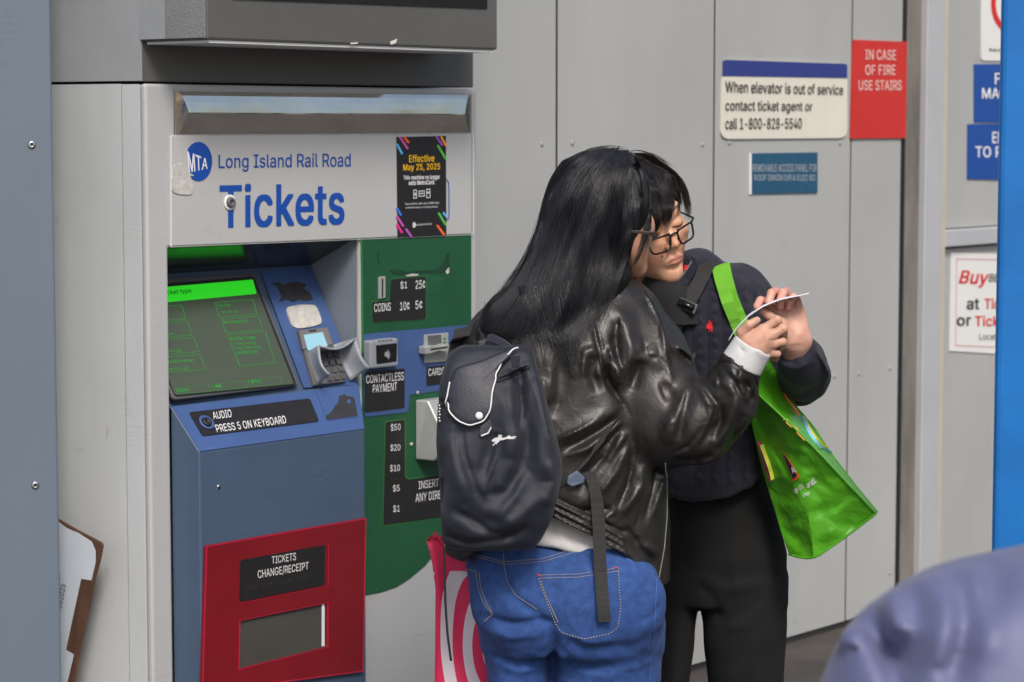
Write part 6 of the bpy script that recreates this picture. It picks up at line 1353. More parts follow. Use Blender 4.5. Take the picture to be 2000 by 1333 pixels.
# lower strap with buckle, hanging webbing, left cord
sw = resample([(1212,812),(1180,850),(1150,890),(1128,920),(1098,948)], 20)
MB().ribbon([SJK.hit(x,y,.006) for x,y in sw], Vector((.75,0,.65)), .03, .003, Vector((0,1,0))).build('shoulder_strap', m_web, bp_)
bq_ = [SJK.hit(x,y,.016) for x,y in [(1108,930),(1126,918),(1134,930),(1132,942),(1116,950),(1106,944)]]
MB().prism(bq_, Vector((0,.012,0))).build('buckle', M_('buckle_grey',(.10,.13,.19,1),.3), bp_, bevel=.003)
we = resample([(1130,925),(1143,918),(1156,935),(1166,975),(1170,1030),(1172,1100),(1176,1160),(1181,1215)], 30)
wp = []
for i,(x,y) in enumerate(we):
    a_ = SJK.hit(x,y,.006); b_ = SJ.hit(x,y,.006); wp.append(P(x, y, min(a_.y, b_.y, 4.60)-.004))
ww = [Vector((1,0,.35)) if i < 6 else Vector((1,0,.02)) for i in range(30)]
MB().ribbon(wp, ww, [.012+.012*min(1,i/7) for i in range(30)], .0022, Vector((0,1,0))).build('hanging_strap', m_web, bp_)
cd_ = resample([(868,1062),(868,1110),(870,1180),(874,1240),(881,1291)], 24)
MB().tube([P(x,y,4.50) for x,y in cd_], .0022, 6).build('cord', m_stitch_k, bp_, smooth=True)
lp = resample([(905,640),(895,690),(892,720),(905,740)], 12)
MB().ribbon([SJK.hit(x,y,.005,4.72) for x,y in lp], Vector((1,0,.2)), .035, .003, Vector((0,1,0))).build('shoulder_strap', m_web, bp_)
# ------------------------------------------------------------------ woman in the navy sweater, facing the camera
Y2 = 5.02
w2 = root('person', (P(1415,1800,Y2).x, Y2, 0), 0, 'woman with a dark fringe and black glasses in a navy sweater and black trousers', 'person')
RM = Matrix.Rotation(R(-22),4,'Y') @ Matrix.Rotation(R(31),4,'Z') @ Matrix.Rotation(R(17),4,'X')
ml = RM @ Vector((0,-.096,-.063))
HM2 = Matrix.Translation(P(1319,507,4.90) - ml) @ RM
hf = head_field(.002); HV2, HF2 = hf.mesh(); HV2 = relax(HV2, HF2, 1); hc2 = face_tint(HV2, np.array([.72,.41,.265])); A = np.array(HM2); HV2w = HV2 @ A[:3,:3].T + A[:3,3]
bf = Field((-.05,4.60,0), (.75,5.25,1.45), .009)
bf.loft([row(1130,1310,1510,5.03,.08), row(1080,1305,1520,5.03,.09), row(950,1315,1485,5.03,.08), row(700,1300,1480,5.02,.085), row(580,1290,1480,5.02,.07), row(530,1300,1380,5.02,.05)])
bf.chain([pv(1330,1150,5.05),pv(1320,1333,5.05),pv(1308,1790,5.06)],[.03,.022,.022],.01).chain([pv(1455,1150,5.03),pv(1457,1400,5.03),pv(1460,1790,5.04)],[.06,.045,.03],.01)
bf.chain([pv(1452,565,5.02), pv(1568,742,4.99), pv(1552,690,4.79), pv(1548,680,4.74)], [.045,.038,.027,.024], .02)
bf.chain([pv(1285,575,5.04), pv(1262,760,5.10), pv(1250,860,5.0)], [.045,.035,.025], .02)
BV2, BF2 = bf.mesh()
# her left hand, palm towards us, holding the ticket
Yg = 4.70
q2 = lambda x, y, dy=0: pv(*ZH(x,y), Yg+dy)
h3 = Field(np.array(q2(500,1100))-np.array([.02,.08,.02]), np.array(q2(1230,140))+np.array([.02,.08,.02]), .0018)
hand_field(h3, [(q2(1040,1010,.10),.0235),(q2(1010,900,.030),.0240),(q2(1000,760,.012),.025)],
  [(q2(1010,800,.012),q2(770,450,.012),.024,.0125),(q2(1020,790,.012),q2(860,425,.014),.024,.0125),(q2(1040,780,.012),q2(960,425,.014),.024,.0125),(q2(1065,780,.012),q2(1045,445,.012),.022,.0120),(q2(960,780,.006),q2(850,600,-.004),.022,.016)],
  [([q2(770,450,.012),q2(655,345,.006),q2(610,330,-.010),q2(568,395,-.022)],[.0105,.0094,.0085,.0078]),
   ([q2(860,425,.014),q2(775,235,.010),q2(735,250,-.012),q2(702,350,-.022)],[.0108,.0100,.0092,.0082]),
   ([q2(960,425,.014),q2(895,235,.012),q2(862,245,-.010),q2(835,330,-.022),q2(838,395,-.020)],[.0108,.0098,.0092,.0082,.0074]),
   ([q2(1045,445,.012),q2(1020,310,.010),q2(985,290,-.008),q2(945,360,-.018),q2(930,415,-.016)],[.0098,.0088,.0080,.0072,.0064])],
  ([q2(900,690,0),q2(800,575,-.014),q2(705,505,-.018),q2(628,452,-.018)],[.018,.0125,.0100,.0078]))
for a_, b_ in (((760,440),(930,640)),((880,450),(960,760)),((1000,480),(1010,600))):
    h3.cone(q2(a_[0],a_[1],-.016), q2(b_[0],b_[1],-.019), .002, .0015, .004, 's')
h3.folds([(cv(ZH,[(740,450),(850,470),(930,560),(955,680),(945,790)]),2,3,-.0018), (cv(ZH,[(770,470),(870,500),(920,600),(930,720)]),2,2,-.0012), (cv(ZH,[(900,440),(1000,470),(1060,520)]),2,2,-.0010), (cv(ZH,[(900,850),(1000,835),(1100,830)]),2,2,-.0014), (cv(ZH,[(910,880),(1000,862),(1080,858)]),2,2,-.0010), (cv(ZH,[(1000,560),(1060,640),(1080,740)]),9,9,.0022)], Yg, Yg+.02)
H3V, H3F = h3.mesh(); H3V = relax(H3V, H3F, 1)
c3 = np.tile(np.r_[.66,.385,.29,1.0], (len(H3V),1))
for tx, ty in ((568,395),(702,350),(838,390),(930,415),(628,452),(775,235),(895,235),(1020,310)):
    p_ = np.array(q2(tx,ty,-.02)); w_ = np.exp(-(((H3V-p_)[:,[0,2]]**2).sum(1)/.011**2))[:,None]; c3[:,:3] = c3[:,:3]*(1-.45*w_)+np.array([.66,.27,.23])*.45*w_
V, Fq, C = join([(BV2,BF2,None),(HV2w,HF2,hc2),(H3V,H3F,c3)])
body2 = mesh_obj('body', V, Fq, m_skin1, w2, smooth=True); paint(body2, C)
mo = Surf(HV2w, HF2); mc = mo.hit(1293,501,0)
MB().lathe(mc - Vector((0,-.001,0)), Vector((0,-1,0)), [(0,.0024),(.0024,.0018),(.003,.0003)], 10).build('mole', M_('mole_brown',(.03,.012,.008,1),.5), body2, smooth=True)
# trousers
pf_ = Field((-.02,4.82,-.01), (.66,5.24,.95), .005)
pf_.loft([row(890,1300,1490,5.04,.092), row(955,1300,1506,5.04,.10), row(1000,1300,1520,5.04,.108), row(1080,1300,1538,5.04,.115), row(1150,1296,1537,5.04,.108), row(1175,1296,1537,5.04,.10)], p=2.2)
pf_.loft([row(1120,1292,1370,5.05,.08), row(1230,1292,1360,5.05,.075), row(1333,1290,1345,5.05,.07), row(1500,1285,1335,5.06,.062), row(1795,1275,1335,5.07,.055)], .015)
pf_.loft([row(1120,1362,1537,5.03,.10), row(1230,1370,1537,5.02,.095), row(1333,1383,1531,5.02,.09), row(1500,1400,1520,5.03,.075), row(1795,1410,1510,5.04,.062)], .015)
pf_.folds([([(1365,1130),(1420,1150),(1480,1140)],10,14,.006), ([(1365,1140),(1400,1180),(1420,1240)],9,12,-.005), ([(1440,1000),(1430,1080),(1440,1180)],12,12,.004), ([(1500,1180),(1460,1220),(1400,1230)],10,12,.005), ([(1340,1000),(1335,1080),(1345,1130)],12,12,-.004), ([(1480,1240),(1470,1300),(1480,1340)],12,12,.005)], 4.93, 5.02)
pf_.noise(.0012, 40, 9, 2)
trousers, TV, TF = grown('trousers', pf_, m_pants, w2)
# sweater
kf = Field((.0,4.60,.72), (.72,5.24,1.45), .0032)
kf.loft([row(1000,1296,1508,5.03,.130), row(930,1290,1506,5.03,.138), row(880,1288,1498,5.03,.138), row(800,1284,1494,5.03,.136), row(720,1280,1500,5.03,.132), row(640,1272,1502,5.02,.125), row(585,1268,1500,5.02,.112), row(550,1284,1486,5.02,.095), row(525,1320,1450,5.02,.07), row(508,1330,1400,5.02,.052)], p=2.3, hem=edge([(1290,987),(1360,984),(1420,976),(1470,955),(1508,922)],4.90), cap=.012)
kf.cone(pv(1300,560,4.99), pv(1362,522,5.0), .045, .040, .03)
kf.chain([pv(1447,566,5.02), pv(1515,660,5.02), pv(1560,742,4.985)], [.054,.053,.050], .025)
kf.chain([pv(1562,742,4.985), pv(1570,732,4.87), pv(1566,706,4.77), pv(1556,682,4.705)], [.050,.049,.043,.037], .02)
# cuff mouth cut square to the wrist
ca2 = Vector(pv(1557,681,4.722)); ax2 = Vector((-.42,-.62,.50)).normalized()
sl, X, Yy, Zz = kf.win(ca2-Vector((.10,.12,.06)), ca2+Vector((.10,.09,.09)))
kf.D[sl] = smax(kf.D[sl], ((X-ca2.x)*ax2.x+(Yy-ca2.y)*ax2.y+(Zz-ca2.z)*ax2.z).astype(np.float32), .004)
cab = []
for i, x0 in enumerate([1368,1398,1428,1460]):
    for k in range(18):
        y = 560+k*22; sgn = 1 if k % 2 else -1
        cab.append(([(x0-4*sgn,y-9),(x0+4*sgn,y+11)], 4.5, 4.5, .0060))
for x0 in (1353,1383,1413,1444,1476): cab.append(([(x0,550),(x0,750),(x0+4,960)], 3.2, 3.2, -.0065))
for i in range(26): cab.append(([(1300+i*8,950-abs(i-9)*.5),(1300+i*8,990)], 2.0, 2.0, -.0022))
for i in range(9): cab.append((cv(ZH, [(1150+i*22-60,800+i*34),(1190+i*18,880+i*36),(1215+i*12,960+i*34)]), 2.2, 2.6, .0030))
for (p_, w_) in (([(1470,560),(1500,600),(1530,650)],9), ([(1590,690),(1604,730),(1598,775)],8), ([(1530,740),(1560,770),(1590,772)],9), ([(1520,650),(1545,700)],8)): cab.append((p_, w_, w_, .005))
kf.folds(cab, 4.89, 5.04); kf.noise(.0010, 120, 31, 2)
sweater, SWV, SWF = grown('sweater', kf, m_knit, w2); SW = Surf(SWV, SWF)
Z6 = lambda x, y: (1200+x/5.127, 380+y/5.127)
# neck: black tee and the half zip collar
tf = Field((.10,4.80,1.20), (.50,5.2,1.45), .004)
tf.loft([row(640,1260,1400,4.985,.10), row(570,1250,1372,4.985,.085), row(545,1252,1352,4.985,.070), row(532,1262,1345,4.985,.060)], hem=None)
grown('tee_shirt', tf, m_black_c, w2)
lapel = [Z6(*p) for p in [(742,592),(800,655),(770,680),(700,790),(620,890),(550,980),(510,1060),(490,1160),(478,1210),(500,1260),(560,1140),(640,1000),(720,900),(800,800),(840,720),(815,650),(760,590)]]
col = MB(); colp = [Z6(*p) for p in [(752,600),(790,660),(745,735),(680,830),(600,930),(535,1010),(505,1100),(490,1190),(486,1250)]]
cp = resample(colp, 26); cw = []
def front2(x, y, off): 
    a_ = min(SW.hit(x+d, y, off).y for d in (-22,-11,0,11,22)); return P(x, y, min(a_, 4.935)-.004)
wpts = [front2(x+6, y+3, .004) for x, y in cp]
col.ribbon(wpts, [Vector((1,0,-.5))]*26, [.013+.008*math.sin(i/25*math.pi) for i in range(26)], .010, Vector((0,1,.1)))
cl2 = col.build('collar', m_knit, w2, bevel=.003)
zl = resample([Z6(*p) for p in [(772,668),(735,735),(690,800),(640,860),(590,920),(545,975),(512,1040),(494,1110),(486,1190)]], 60)
zv = [front2(x, y, .010) for x, y in zl]
mbz = MB()
for i in range(0,59,2): mbz.tube([zv[i]+Vector((0,-.004,0)), zv[i+1]+Vector((0,-.004,0))], .0013, 4)
mbz.build('collar_zip', M_('zip_pale',(.42,.42,.44,1),.5), cl2)
rdm = MB()
for qd in ([(705,705),(742,712),(728,750),(692,760)], [(640,815),(670,822),(655,858),(618,872)]):
    rdm.prism([front2(*Z6(*p), .010)+Vector((0,-.003,0)) for p in qd], Vector((0,.002,0)))
rdm.build('collar_lining', M_('lining_red',(.55,.01,.03,1),.8), cl2)
# small red polo rider
pol = [[(222,312),(228,310),(229,316),(224,318)],[(219,318),(231,317),(235,326),(233,334),(221,332)],[(210,328),(218,322),(236,332),(238,344),(222,348),(213,342)],[(222,346),(227,346),(226,358),(221,359)],[(231,343),(236,343),(237,356),(232,358)],[(211,331),(214,340),(210,346),(208,338)],[(228,322),(238,312),(239,313),(230,325)]]
pm_ = MB()
for p_ in pol: pm_.prism([SW.hit(*L_(x,y), .002) for x,y in p_], Vector((0,.0015,0)))
pm_.build('red_emblem', M_('emblem_red',(.62,.015,.02,1),.7), sweater)
# hair
SHf = Field((.06,4.78,1.22), (.46,5.22,1.62), .004)
SHf.ell(tuple(HM2 @ Vector((0,.020,.046))), (.088,.100,.088)).ell(tuple(HM2 @ Vector((-.02,.05,-.01))), (.075,.07,.09), .03)
SHf.chain([tuple(HM2 @ Vector((.068,-.015,.07))), tuple(HM2 @ Vector((.072,-.028,.030))), tuple(HM2 @ Vector((.072,-.030,-.002)))], [.024,.014,.006], .015)
SHf.chain([tuple(HM2 @ Vector((-.03,-.085,.085))), tuple(HM2 @ Vector((-.050,-.098,.04))), tuple(HM2 @ Vector((-.064,-.090,-.005)))], [.028,.026,.012], .02)
hair2, H2Vv, H2Ff = grown('hair', SHf, m_hair2, w2); SH2 = Surf(np.concatenate([H2Vv, HV2w]), np.concatenate([H2Ff, HF2+len(H2Vv)]))
rs = np.random.default_rng(5)
g2 = [[(1205,305),(1215,350),(1230,410),(1255,460)], [(1222,300),(1245,340),(1262,400),(1278,460)], [(1245,300),(1275,340),(1288,395),(1290,458)], [(1255,301),(1292,335),(1306,385),(1300,455)], [(1262,302),(1305,335),(1316,375),(1309,440)], [(1268,303),(1318,338),(1329,368),(1328,392)], [(1272,305),(1325,345),(1340,385),(1344,440)], [(1275,308),(1332,355),(1346,400),(1347,445)]]
sb2 = strands(g2, [160,250,320,250,90,90,220], SH2, 4.95, .00045, rs, jit=3, lift=(.0015,.008), clump=.6)
sb2 = strands([[(1300,340),(1316,375),(1322,405),(1312,440)], [(1310,340),(1328,370),(1334,395),(1330,415)]], [34], SH2, 4.95, .0005, rs, jit=3, mbuf=sb2, lift=(.003,.007), clump=.8)
for a_ in ([(1215,300),(1245,295),(1280,305),(1320,335)], [(1230,302),(1270,300),(1310,322),(1345,375)]): sb2 = strands([a_, [(x+3,y-2) for x,y in a_]], [7], SH2, 4.98, .00045, rs, jit=4, mbuf=sb2, lift=(.002,.008), clump=0)
mesh_obj('hair_strands', np.array([tuple(v) for v in sb2.v]), np.array(sb2.f), m_hair2, hair2, smooth=True)
for (x, dy) in ((1305,0),(1460,-.02)):
    b_ = np.array(pv(x,1795,5.03+dy)); b_[2] = 0
    sh = Field(b_-np.array([.08,.28,.03]), b_+np.array([.08,.15,.16]), .006)
    sh.ell(b_+np.array([0,-.06,.03]), (.045,.13,.045)).cone(b_+np.array([0,.02,.03]), b_+np.array([0,0,.10]), .045, .04, .03); cut(sh, (0,0,.004), (0,0,-1))
    grown('shoe', sh, m_sole, w2)
# glasses
gl2 = root('eyeglasses', HM2 @ Vector((0,-.11,-.02)), 0, 'black rimmed glasses low on the nose of the woman in the navy sweater', 'glasses')
def hm(x, y, z): return HM2 @ Vector((x, y, z))
for s_ in (-1, 1):
    o_ = rounded([(s_*.0075,.0105),(s_*.0565,.0125),(s_*.0540,-.0190),(s_*.0140,-.0210)], .010, 6)
    pts = [hm(x, -.1085+.012*(abs(x)/.06)**2, z-.0145) for x, z in o_]; pts.append(pts[0])
    MB().tube(pts+[pts[1]], .0022, 6, cap=False).build('rim', m_frame, gl2, smooth=True)
    top = [hm(x, -.1088+.012*(abs(x)/.06)**2, .0022-.0145+.0095) for x in (s_*.010, s_*.026, s_*.042, s_*.0565)]
    MB().tube(top, .0020, 6).build('brow_bar', m_frame, gl2, smooth=True)
    k = len(pts)-1; cc = sum(pts[:k], Vector())/k
    MB().add(pts[:k]+[cc], [(i,(i+1)%k,k) for i in range(k)]).build('lens', m_lens, gl2)
    MB().tube([hm(s_*.057,-.0975,-.003), hm(s_*.070,-.088,-.001), hm(s_*.078,-.03,.004), hm(s_*.078,.015,.004)], [.0026,.0022,.0018,.0016], 6).build('temple', m_frame, gl2, smooth=True)
    MB().tube([hm(s_*.012,-.108,-.016), hm(s_*.0105,-.103,-.024), hm(s_*.0115,-.100,-.030)], [.0012,.0024,.0016], 6).build('nose_pad', m_frame, gl2, smooth=True)
MB().tube([hm(-.0085,-.1085,-.0075), hm(0,-.1115,-.005), hm(.0085,-.1085,-.0075)], .0022, 6).build('bridge', m_frame, gl2, smooth=True)

# crossbody strap and buckle
cs_ = root('crossbody_strap', P(1345,590,4.86), 0, 'wide black crossbody bag strap with a square buckle over the navy sweater', 'bag strap')
sp = resample([(1384,512),(1376,530),(1362,560),(1345,592),(1326,625),(1306,665),(1290,700),(1280,740)], 24)
MB().ribbon([front2(x, y, .006) for x, y in sp], [Vector((1,0,.42))]*24, .042, .003, Vector((0,1,0))).build('webbing', m_web, cs_)
bqq = [(628,1015),(845,1105),(800,1210),(598,1115)]; bin_ = [(655,1050),(805,1112),(778,1165),(632,1105)]
o_ = [front2(*Z6(*p), .012) for p in bqq]; i_ = [front2(*Z6(*p), .012) for p in bin_]
class _PN: n = Vector((-.1,-1,.15)).normalized()
ringplate('buckle', o_, i_, _PN, .004, .004, M_('buckle_black',(.03,.03,.032,1),.32), cs_)
MB().tube([front2(*Z6(640,1078), .016)+Vector((0,-.003,0)), front2(*Z6(795,1140), .016)+Vector((0,-.003,0))], .006, 8).build('buckle_bar', m_frame, cs_, smooth=True)

# ------------------------------------------------------------------ green shopping bag
gb = root('shopping_bag', P(1600,1085,4.85), 0, 'bright green shiny shopping bag hanging from the shoulder of the woman in the sweater', 'shopping bag')
def crumple_mat(name, col, rough=.34):
    m, nt, b = new_mat(name); tc = nd(nt, 'ShaderNodeTexCoord'); b.inputs['Base Color'].default_value = col; b.inputs['Roughness'].default_value = rough; b.inputs['Specular IOR Level'].default_value = .5
    n0 = nd(nt, 'ShaderNodeTexNoise', Scale=7.0, Detail=4.0); nt.links.new(tc.outputs['Object'], n0.inputs['Vector'])
    v = nd(nt, 'ShaderNodeTexVoronoi', Scale=9.0, feature='F1'); mx = nd(nt, 'ShaderNodeVectorMath', operation='ADD')
    nt.links.new(tc.outputs['Object'], mx.inputs[0]); nt.links.new(n0.outputs['Color'], mx.inputs[1]); nt.links.new(mx.outputs[0], v.inputs['Vector'])
    bp = nd(nt, 'ShaderNodeBump', Strength=.30, Distance=.008); nt.links.new(v.outputs['Distance'], bp.inputs['Height'])
    w = nd(nt, 'ShaderNodeTexNoise', Scale=900.0, Detail=1.0); nt.links.new(tc.outputs['Object'], w.inputs['Vector']); b2 = nd(nt, 'ShaderNodeBump', Strength=.12, Distance=.001)
    nt.links.new(w.outputs[0], b2.inputs['Height']); nt.links.new(bp.outputs[0], b2.inputs['Normal']); nt.links.new(b2.outputs[0], b.inputs['Normal']); return m
m_bag = crumple_mat('green_bag_plastic', (.095,.40,.014,1)); m_strap = cloth_mat('green_webbing', (.16,.50,.02,1), 900, .4, .8, .08, 20, .1, band='Z')
def curve3(pts, n): return resample([(x, y, Y) for x, y, Y in pts], n)
NT = 46
eL = curve3([(1450,700,4.86),(1463,800,4.86),(1473,850,4.87),(1485,905,4.88),(1497,945,4.885),(1516,1005,4.88),(1529,1050,4.87),(1541,1083,4.86)], NT)
eS = curve3([(1470,720,4.79),(1478,768,4.775),(1545,830,4.765),(1600,885,4.76),(1660,950,4.765),(1711,1004,4.79)], NT)
eR = curve3([(1498,700,4.86),(1525,745,4.875),(1549,788,4.89),(1590,835,4.90),(1622,885,4.90),(1668,945,4.90),(1714,1001,4.89)], NT)
eB = curve3([(1476,700,4.95),(1500,760,4.98),(1530,850,5.0),(1560,920,5.01),(1600,990,5.0),(1640,1040,4.96)], NT)
mF = curve3([(1458,730,4.815),(1476,800,4.85),(1505,868,4.85),(1545,940,4.815),(1580,1010,4.80),(1590,1092,4.80)], NT)   # fold down the near face
ringv = []; NS = 12; rb_ = np.random.default_rng(4)
def cr(x, y, s): return math.sin(x*.045+1.7*math.sin(y*.038+s))*math.sin(y*.05+1.3*math.sin(x*.03+2*s))
for i in range(NT):
    ring_ = []
    for (a_, b_) in ((eL[i],mF[i]),(mF[i],eS[i]),(eS[i],eR[i]),(eR[i],eB[i]),(eB[i],eL[i])):
        for j in range(NS):
            t = j/NS; p = a_*(1-t)+b_*t; am = .010*math.sin(math.pi*t)*(.3+.7*i/NT)
            ring_.append(P(p[0], p[1], p[2] + am*cr(p[0],p[1],.6) + .5*am*cr(p[0]*2.1,p[1]*2.3,1.4)))
    ringv.append(ring_)
V = [p for r_ in ringv for p in r_]; n = len(ringv[0])
Fc = [(i*n+j, i*n+(j+1)%n, (i+1)*n+(j+1)%n, (i+1)*n+j) for i in range(NT-1) for j in range(n)]
cc = sum(ringv[-1], Vector())/n; V.append(cc); Fc += [((NT-1)*n+j, (NT-1)*n+(j+1)%n, len(V)-1) for j in range(n)]
gbag = mesh_obj('bag_body', V, Fc, m_bag, gb, smooth=False)
for p in gbag.data.polygons: p.use_smooth = True
es = gbag.modifiers.new('edges','EDGE_SPLIT'); es.split_angle = R(38)
ss = gbag.modifiers.new('sub','SUBSURF'); ss.levels = ss.render_levels = 1
SG = Surf(V, Fc)
def bead(name, e3, rad, off=-.002): return MB().tube([P(x, y, Y+off) for x, y, Y in e3], rad, 6).build(name, m_bag, gb, smooth=True)
bead('piping', eS, .0022); bead('piping', curve3([(1541,1083,4.855),(1562,1090,4.83),(1590,1092,4.798),(1650,1050,4.79),(1711,1004,4.788)], 20), .0024); bead('piping', eR, .002)
m_print_w = M_('print_white', (.72,.75,.70,1), .5)
lettering([('op diti', [L_(570,1002),L_(606,978),L_(617,1005),L_(582,1031)], .02), ('antli.', [L_(620,976),L_(661,952),L_(669,978),L_(629,1003)], .02), ('shop', [L_(608,1024),L_(634,1010),L_(640,1032),L_(614,1047)], .0)], SG, .003, m_print_w, gb)
lg = [L_(*p) for p in [(528,845),(545,870),(570,905),(598,955),(572,975),(555,930),(540,890)]]
MB().prism([SG.hit(x,y,.0025) for x,y in lg], Vector((0,.001,0))).build('orange_border', M_('print_orange',(.8,.16,.02,1),.5), gb)
lg = [L_(*p) for p in [(532,850),(545,872),(566,908),(590,950),(574,962),(558,925),(543,888)]]
MB().prism([SG.hit(x,y,.0045) for x,y in lg], Vector((0,.001,0))).build('dark_logo', M_('print_navy',(.01,.012,.05,1),.5), gb)
lettering([('AL', [L_(564,918),L_(580,908),L_(588,930),L_(572,940)], .02)], SG, .0058, m_print_w, gb, name='logo_letters')
for (pts, c_, w_) in (([(1521,752),(1535,778),(1552,800),(1560,812)], (.85,.22,.05,1), .0022), ([(1567,815),(1576,840),(1590,862),(1605,876),(1622,886)], (.25,.62,.85,1), .0034), ([(1569,812),(1579,836),(1593,857),(1608,871),(1620,879)], (.80,.72,.05,1), .0022), ([(1568,790),(1580,808),(1596,836),(1606,850)], (.85,.30,.06,1), .0026), ([(1484,862),(1492,890),(1503,925),(1508,940)], (.75,.03,.28,1), .004), ([(1490,868),(1499,892),(1509,920),(1512,936)], (.62,.72,.08,1), .006)):
    pp = resample(pts, 14); MB().ribbon([SG.hit(x, y, .002) for x, y in pp], Vector((.8,.5,.3)), w_*2.2, .0016, Vector((-.4,-1,.1))).build('printed_stripe', M_('print_stripe', c_, .5), gb)
for pts in ([(1411,517),(1416,540),(1428,580),(1444,615),(1456,640),(1466,690),(1474,730)], [(1404,518),(1409,545),(1421,590),(1436,630),(1450,670),(1462,720)]):
    pp = resample(pts, 26); ph_ = 0 if pts[0][0] > 1408 else 1
    wpt = [SW.hit(x, y, .005+.003*ph_, 4.97) for x, y in pp]; ys = [p.y for p in wpt]
    wpt = [P(pp[i][0], pp[i][1], min(ys[max(0,i-2):i+3])-.003) for i in range(26)]
    MB().ribbon(wpt, [Vector((1,0,.35-.25*i/25)) for i in range(26)], [.030-.012*min(1,i/20) for i in range(26)], .002, Vector((0,1,0))).build('handle', m_strap, gb)

# ------------------------------------------------------------------ the ticket
tk = root('paper_ticket', P(1490,590,4.67), 0, 'thin curved white ticket held between the hands of the two women', 'ticket')
tp = resample([ZH(*p) for p in [(248,786),(330,655),(460,520),(640,400),(850,318),(1050,280),(1156,255)]], 30); V = []
for i,(x,y) in enumerate(tp):
    t = i/29; a_ = P(x, y, 4.655); b_ = P(x+1.2*t, y-4.4*math.sin(math.pi*min(1,t*1.1)*.85)-.4, 4.655+.04); V += [a_, b_]
Fc = [(2*i,2*i+1,2*i+3,2*i+2) for i in range(29)]
o = mesh_obj('ticket_paper', V, Fc, M_('ticket_white',(.70,.70,.76,1),.5), tk, smooth=True); s_ = o.modifiers.new('thick','SOLIDIFY'); s_.thickness = .0012; s_.offset = 0

# ------------------------------------------------------------------ red and white swirl bag
rbg = root('shopping_bag', P(890,1600,4.72), 0, 'red shopping bag with white swirl stripes beside the legs in blue jeans', 'shopping bag')
m, nt, b = new_mat('swirl_print'); tc = nd(nt,'ShaderNodeTexCoord'); mp = nd(nt,'ShaderNodeMapping'); mp.inputs['Location'].default_value = (-.115,0,-.26); mp.inputs['Scale'].default_value = (1.3,1,.8)
nt.links.new(tc.outputs['Object'], mp.inputs[0]); w = nd(nt,'ShaderNodeTexWave', wave_type='RINGS', rings_direction='Y', wave_profile='SIN', Scale=5.2, Distortion=2.2); w.inputs['Detail'].default_value = 0; w.inputs['Detail Scale'].default_value = 1.2
nt.links.new(mp.outputs[0], w.inputs['Vector']); cr_ = nd(nt,'ShaderNodeValToRGB'); e = cr_.color_ramp.elements; cr_.color_ramp.interpolation = 'CONSTANT'; e[0].color = (.78,.025,.11,1); e[1].color = (.78,.70,.74,1); e[1].position = .5
nt.links.new(w.outputs[0], cr_.inputs[0]); sx_ = nd(nt,'ShaderNodeSeparateXYZ'); nt.links.new(tc.outputs['Object'], sx_.inputs[0]); gt = nd(nt,'ShaderNodeMath', operation='GREATER_THAN'); gt.inputs[1].default_value = .475; nt.links.new(sx_.outputs[2], gt.inputs[0])
mx = nd(nt,'ShaderNodeMix', data_type='RGBA'); nt.links.new(gt.outputs[0], mx.inputs[0]); nt.links.new(cr_.outputs[0], mx.inputs[6]); mx.inputs[7].default_value = (.80,.035,.12,1); nt.links.new(mx.outputs[2], b.inputs['Base Color']); b.inputs['Roughness'].default_value = .6
nz = nd(nt,'ShaderNodeTexNoise', Scale=260.0); nt.links.new(tc.outputs['Object'], nz.inputs['Vector']); bp__ = nd(nt,'ShaderNodeBump', Strength=.2, Distance=.002); nt.links.new(nz.outputs[0], bp__.inputs['Height']); nt.links.new(bp__.outputs[0], b.inputs['Normal'])
rows_ = []
for i in range(24):
    t = i/23; y = 1056+t*540; xl = np.interp(y, [1056,1090,1150,1333,1600],[833,843,851,849,846]); xr = 1085
    rr_ = []
    for j in range(22):
        s_ = j/21; x = xl+(xr-xl)*s_; wv_ = .008*math.sin(s_*9+t*3)*min(1,t*3+.2)+.004*math.sin(s_*17-t*8)
        rr_.append(P(x, y+ (8*s_ if i == 0 else 0), 4.80+.05*s_+wv_))
    rows_.append(rr_)
o = sheet(rows_, 'bag_front', m, .002, rbg)
rows_ = [[p+Vector((.006,.085 if i else .05,0)) for p in r_] for i, r_ in enumerate(rows_)]
sheet(rows_, 'bag_back', m, .002, rbg)
MB().tube([P(835,1056,4.80), P(850,1040,4.80), P(880,1085,4.795), P(905,1085,4.80), P(920,1060,4.82)], .003, 6).build('handle', M_('handle_red',(.6,.02,.06,1),.7), rbg, smooth=True)

# ------------------------------------------------------------------ person in the foreground, back to us, just inside the frame
Y3 = 2.45
w3 = root('person', (P(2170,1333,Y3).x, Y3, 0), 0, 'blurred person in a periwinkle padded jacket close to the camera at the lower right', 'person')
m_peri = cloth_mat('periwinkle_nylon', (.125,.14,.27,1), 1800, .12, .55, .10, 8, .15)
f3 = Field((.20,2.15,.50), (1.08,2.75,1.34), .007)
f3.loft([row(2400,1640,2700,Y3,.14), row(1900,1590,2750,Y3,.15), row(1500,1565,2775,Y3,.165), row(1380,1580,2760,Y3,.160), row(1300,1607,2730,Y3,.150), row(1240,1640,2700,Y3,.138), row(1180,1698,2640,Y3,.12), row(1130,1775,2570,Y3,.10), row(1095,1868,2480,Y3,.085), row(1080,1960,2400,Y3,.072), row(1070,2060,2340,Y3,.06)], p=2.2)
f3.chain([pv(1760,1330,Y3), pv(1735,1700,Y3-.02), pv(1740,2050,Y3-.12)], [.062,.058,.045], .04)
f3.chain([pv(2650,1330,Y3), pv(2690,1700,Y3-.02), pv(2670,2050,Y3-.12)], [.062,.058,.045], .04)
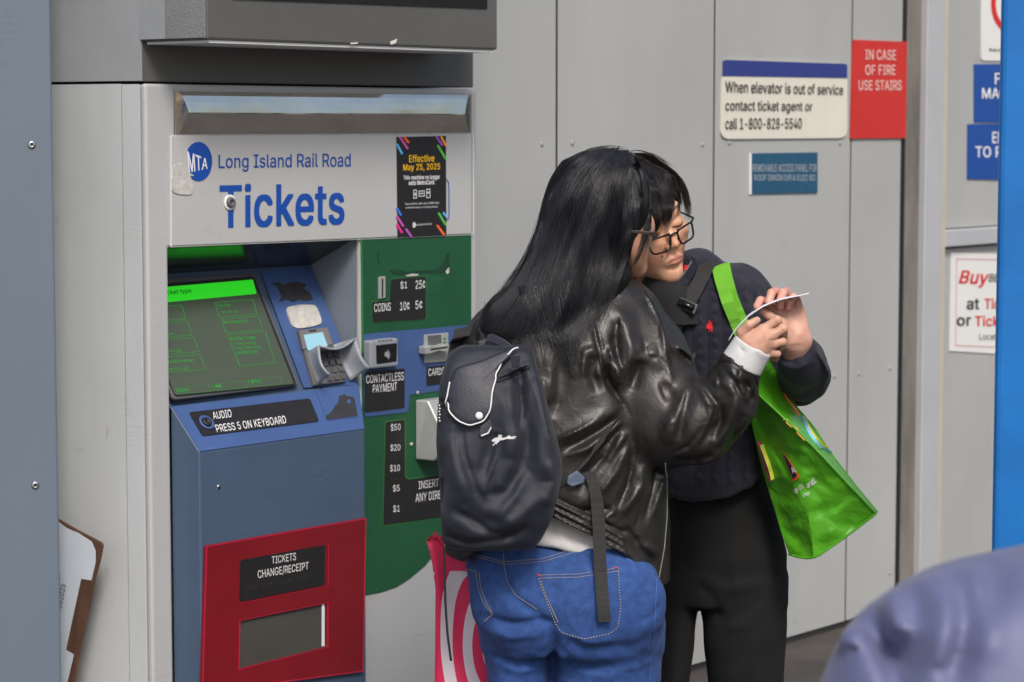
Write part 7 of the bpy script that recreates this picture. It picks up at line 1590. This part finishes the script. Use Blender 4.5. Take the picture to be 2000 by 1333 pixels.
f3.folds([(p_, a_*2.0, b_*2.0, c_) for p_, a_, b_, c_ in [([(1730,1200),(1745,1270),(1770,1333),(1780,1400)],13,13,-.011), ([(1800,1260),(1785,1310),(1780,1350)],16,16,-.008), ([(1830,1180),(1815,1240),(1810,1300)],14,14,-.006), ([(1915,1150),(1905,1240),(1880,1310),(1870,1360)],13,15,-.011), ([(1990,1090),(1975,1160),(1940,1230)],14,14,-.010), ([(1760,1180),(1770,1250),(1790,1300)],22,22,.008), ([(1860,1150),(1860,1230),(1840,1320)],24,24,.009), ([(1950,1120),(1940,1200),(1915,1300)],22,22,.008), ([(1660,1250),(1690,1310)],22,22,.006)]], 2.31, 2.45, 2.6)
f3.noise(.003, 26, 12, 2)
grown('padded_jacket', f3, m_peri, w3)
b3 = Field((.40,2.2,.02), (1.08,2.8,1.62), .009); hc_ = P(2330,860,Y3+.04); b3.ell(tuple(hc_), (.074,.095,.112)).cone(tuple(hc_+Vector((0,0,-.06))), pv(2230,1120,Y3), .05, .055, .02)
b3.loft([row(2400,2000,2340,Y3,.08), row(1150,1900,2440,Y3,.06)])
for x_ in (2060, 2290): b3.chain([pv(x_,2400,Y3), pv(x_,3000,Y3), tuple(Vector((P(x_,2400,Y3).x,Y3+.02,.06)))], [.07,.05,.035], .02)
V, Fq = b3.mesh(); o = mesh_obj('body', V, Fq, m_skin1, w3, smooth=True); paint(o, np.tile(np.r_[SK,1.0],(len(V),1)))
b3 = Field((.50,2.25,1.10), (1.05,2.75,1.62), .008); b3.ell((hc_.x,hc_.y-.008,hc_.z+.012), (.086,.104,.112)); grown('hair', b3, m_hair2, w3)
lg3 = Field((.25,2.2,-.01), (1.08,2.75,.80), .010)
for x_ in (2060, 2290): a_ = P(x_,2400,Y3); lg3.chain([tuple(a_+Vector((0,0,.10))), (a_.x,Y3,.42), (a_.x,Y3+.02,.05)], [.10,.075,.06], .03)
grown('trousers', lg3, m_pants, w3)
for x_ in (2060, 2290):
    b_ = np.array([P(x_,2400,Y3).x, Y3+.05, 0]); sh = Field(b_-np.array([.08,.2,.03]), b_+np.array([.08,.25,.16]), .007)
    sh.ell(b_+np.array([0,.04,.03]), (.045,.13,.045)).cone(b_+np.array([0,-.02,.03]), b_+np.array([0,-.03,.09]), .045, .04, .03); cut(sh, (0,0,.004), (0,0,-1)); grown('shoe', sh, m_sole, w3)
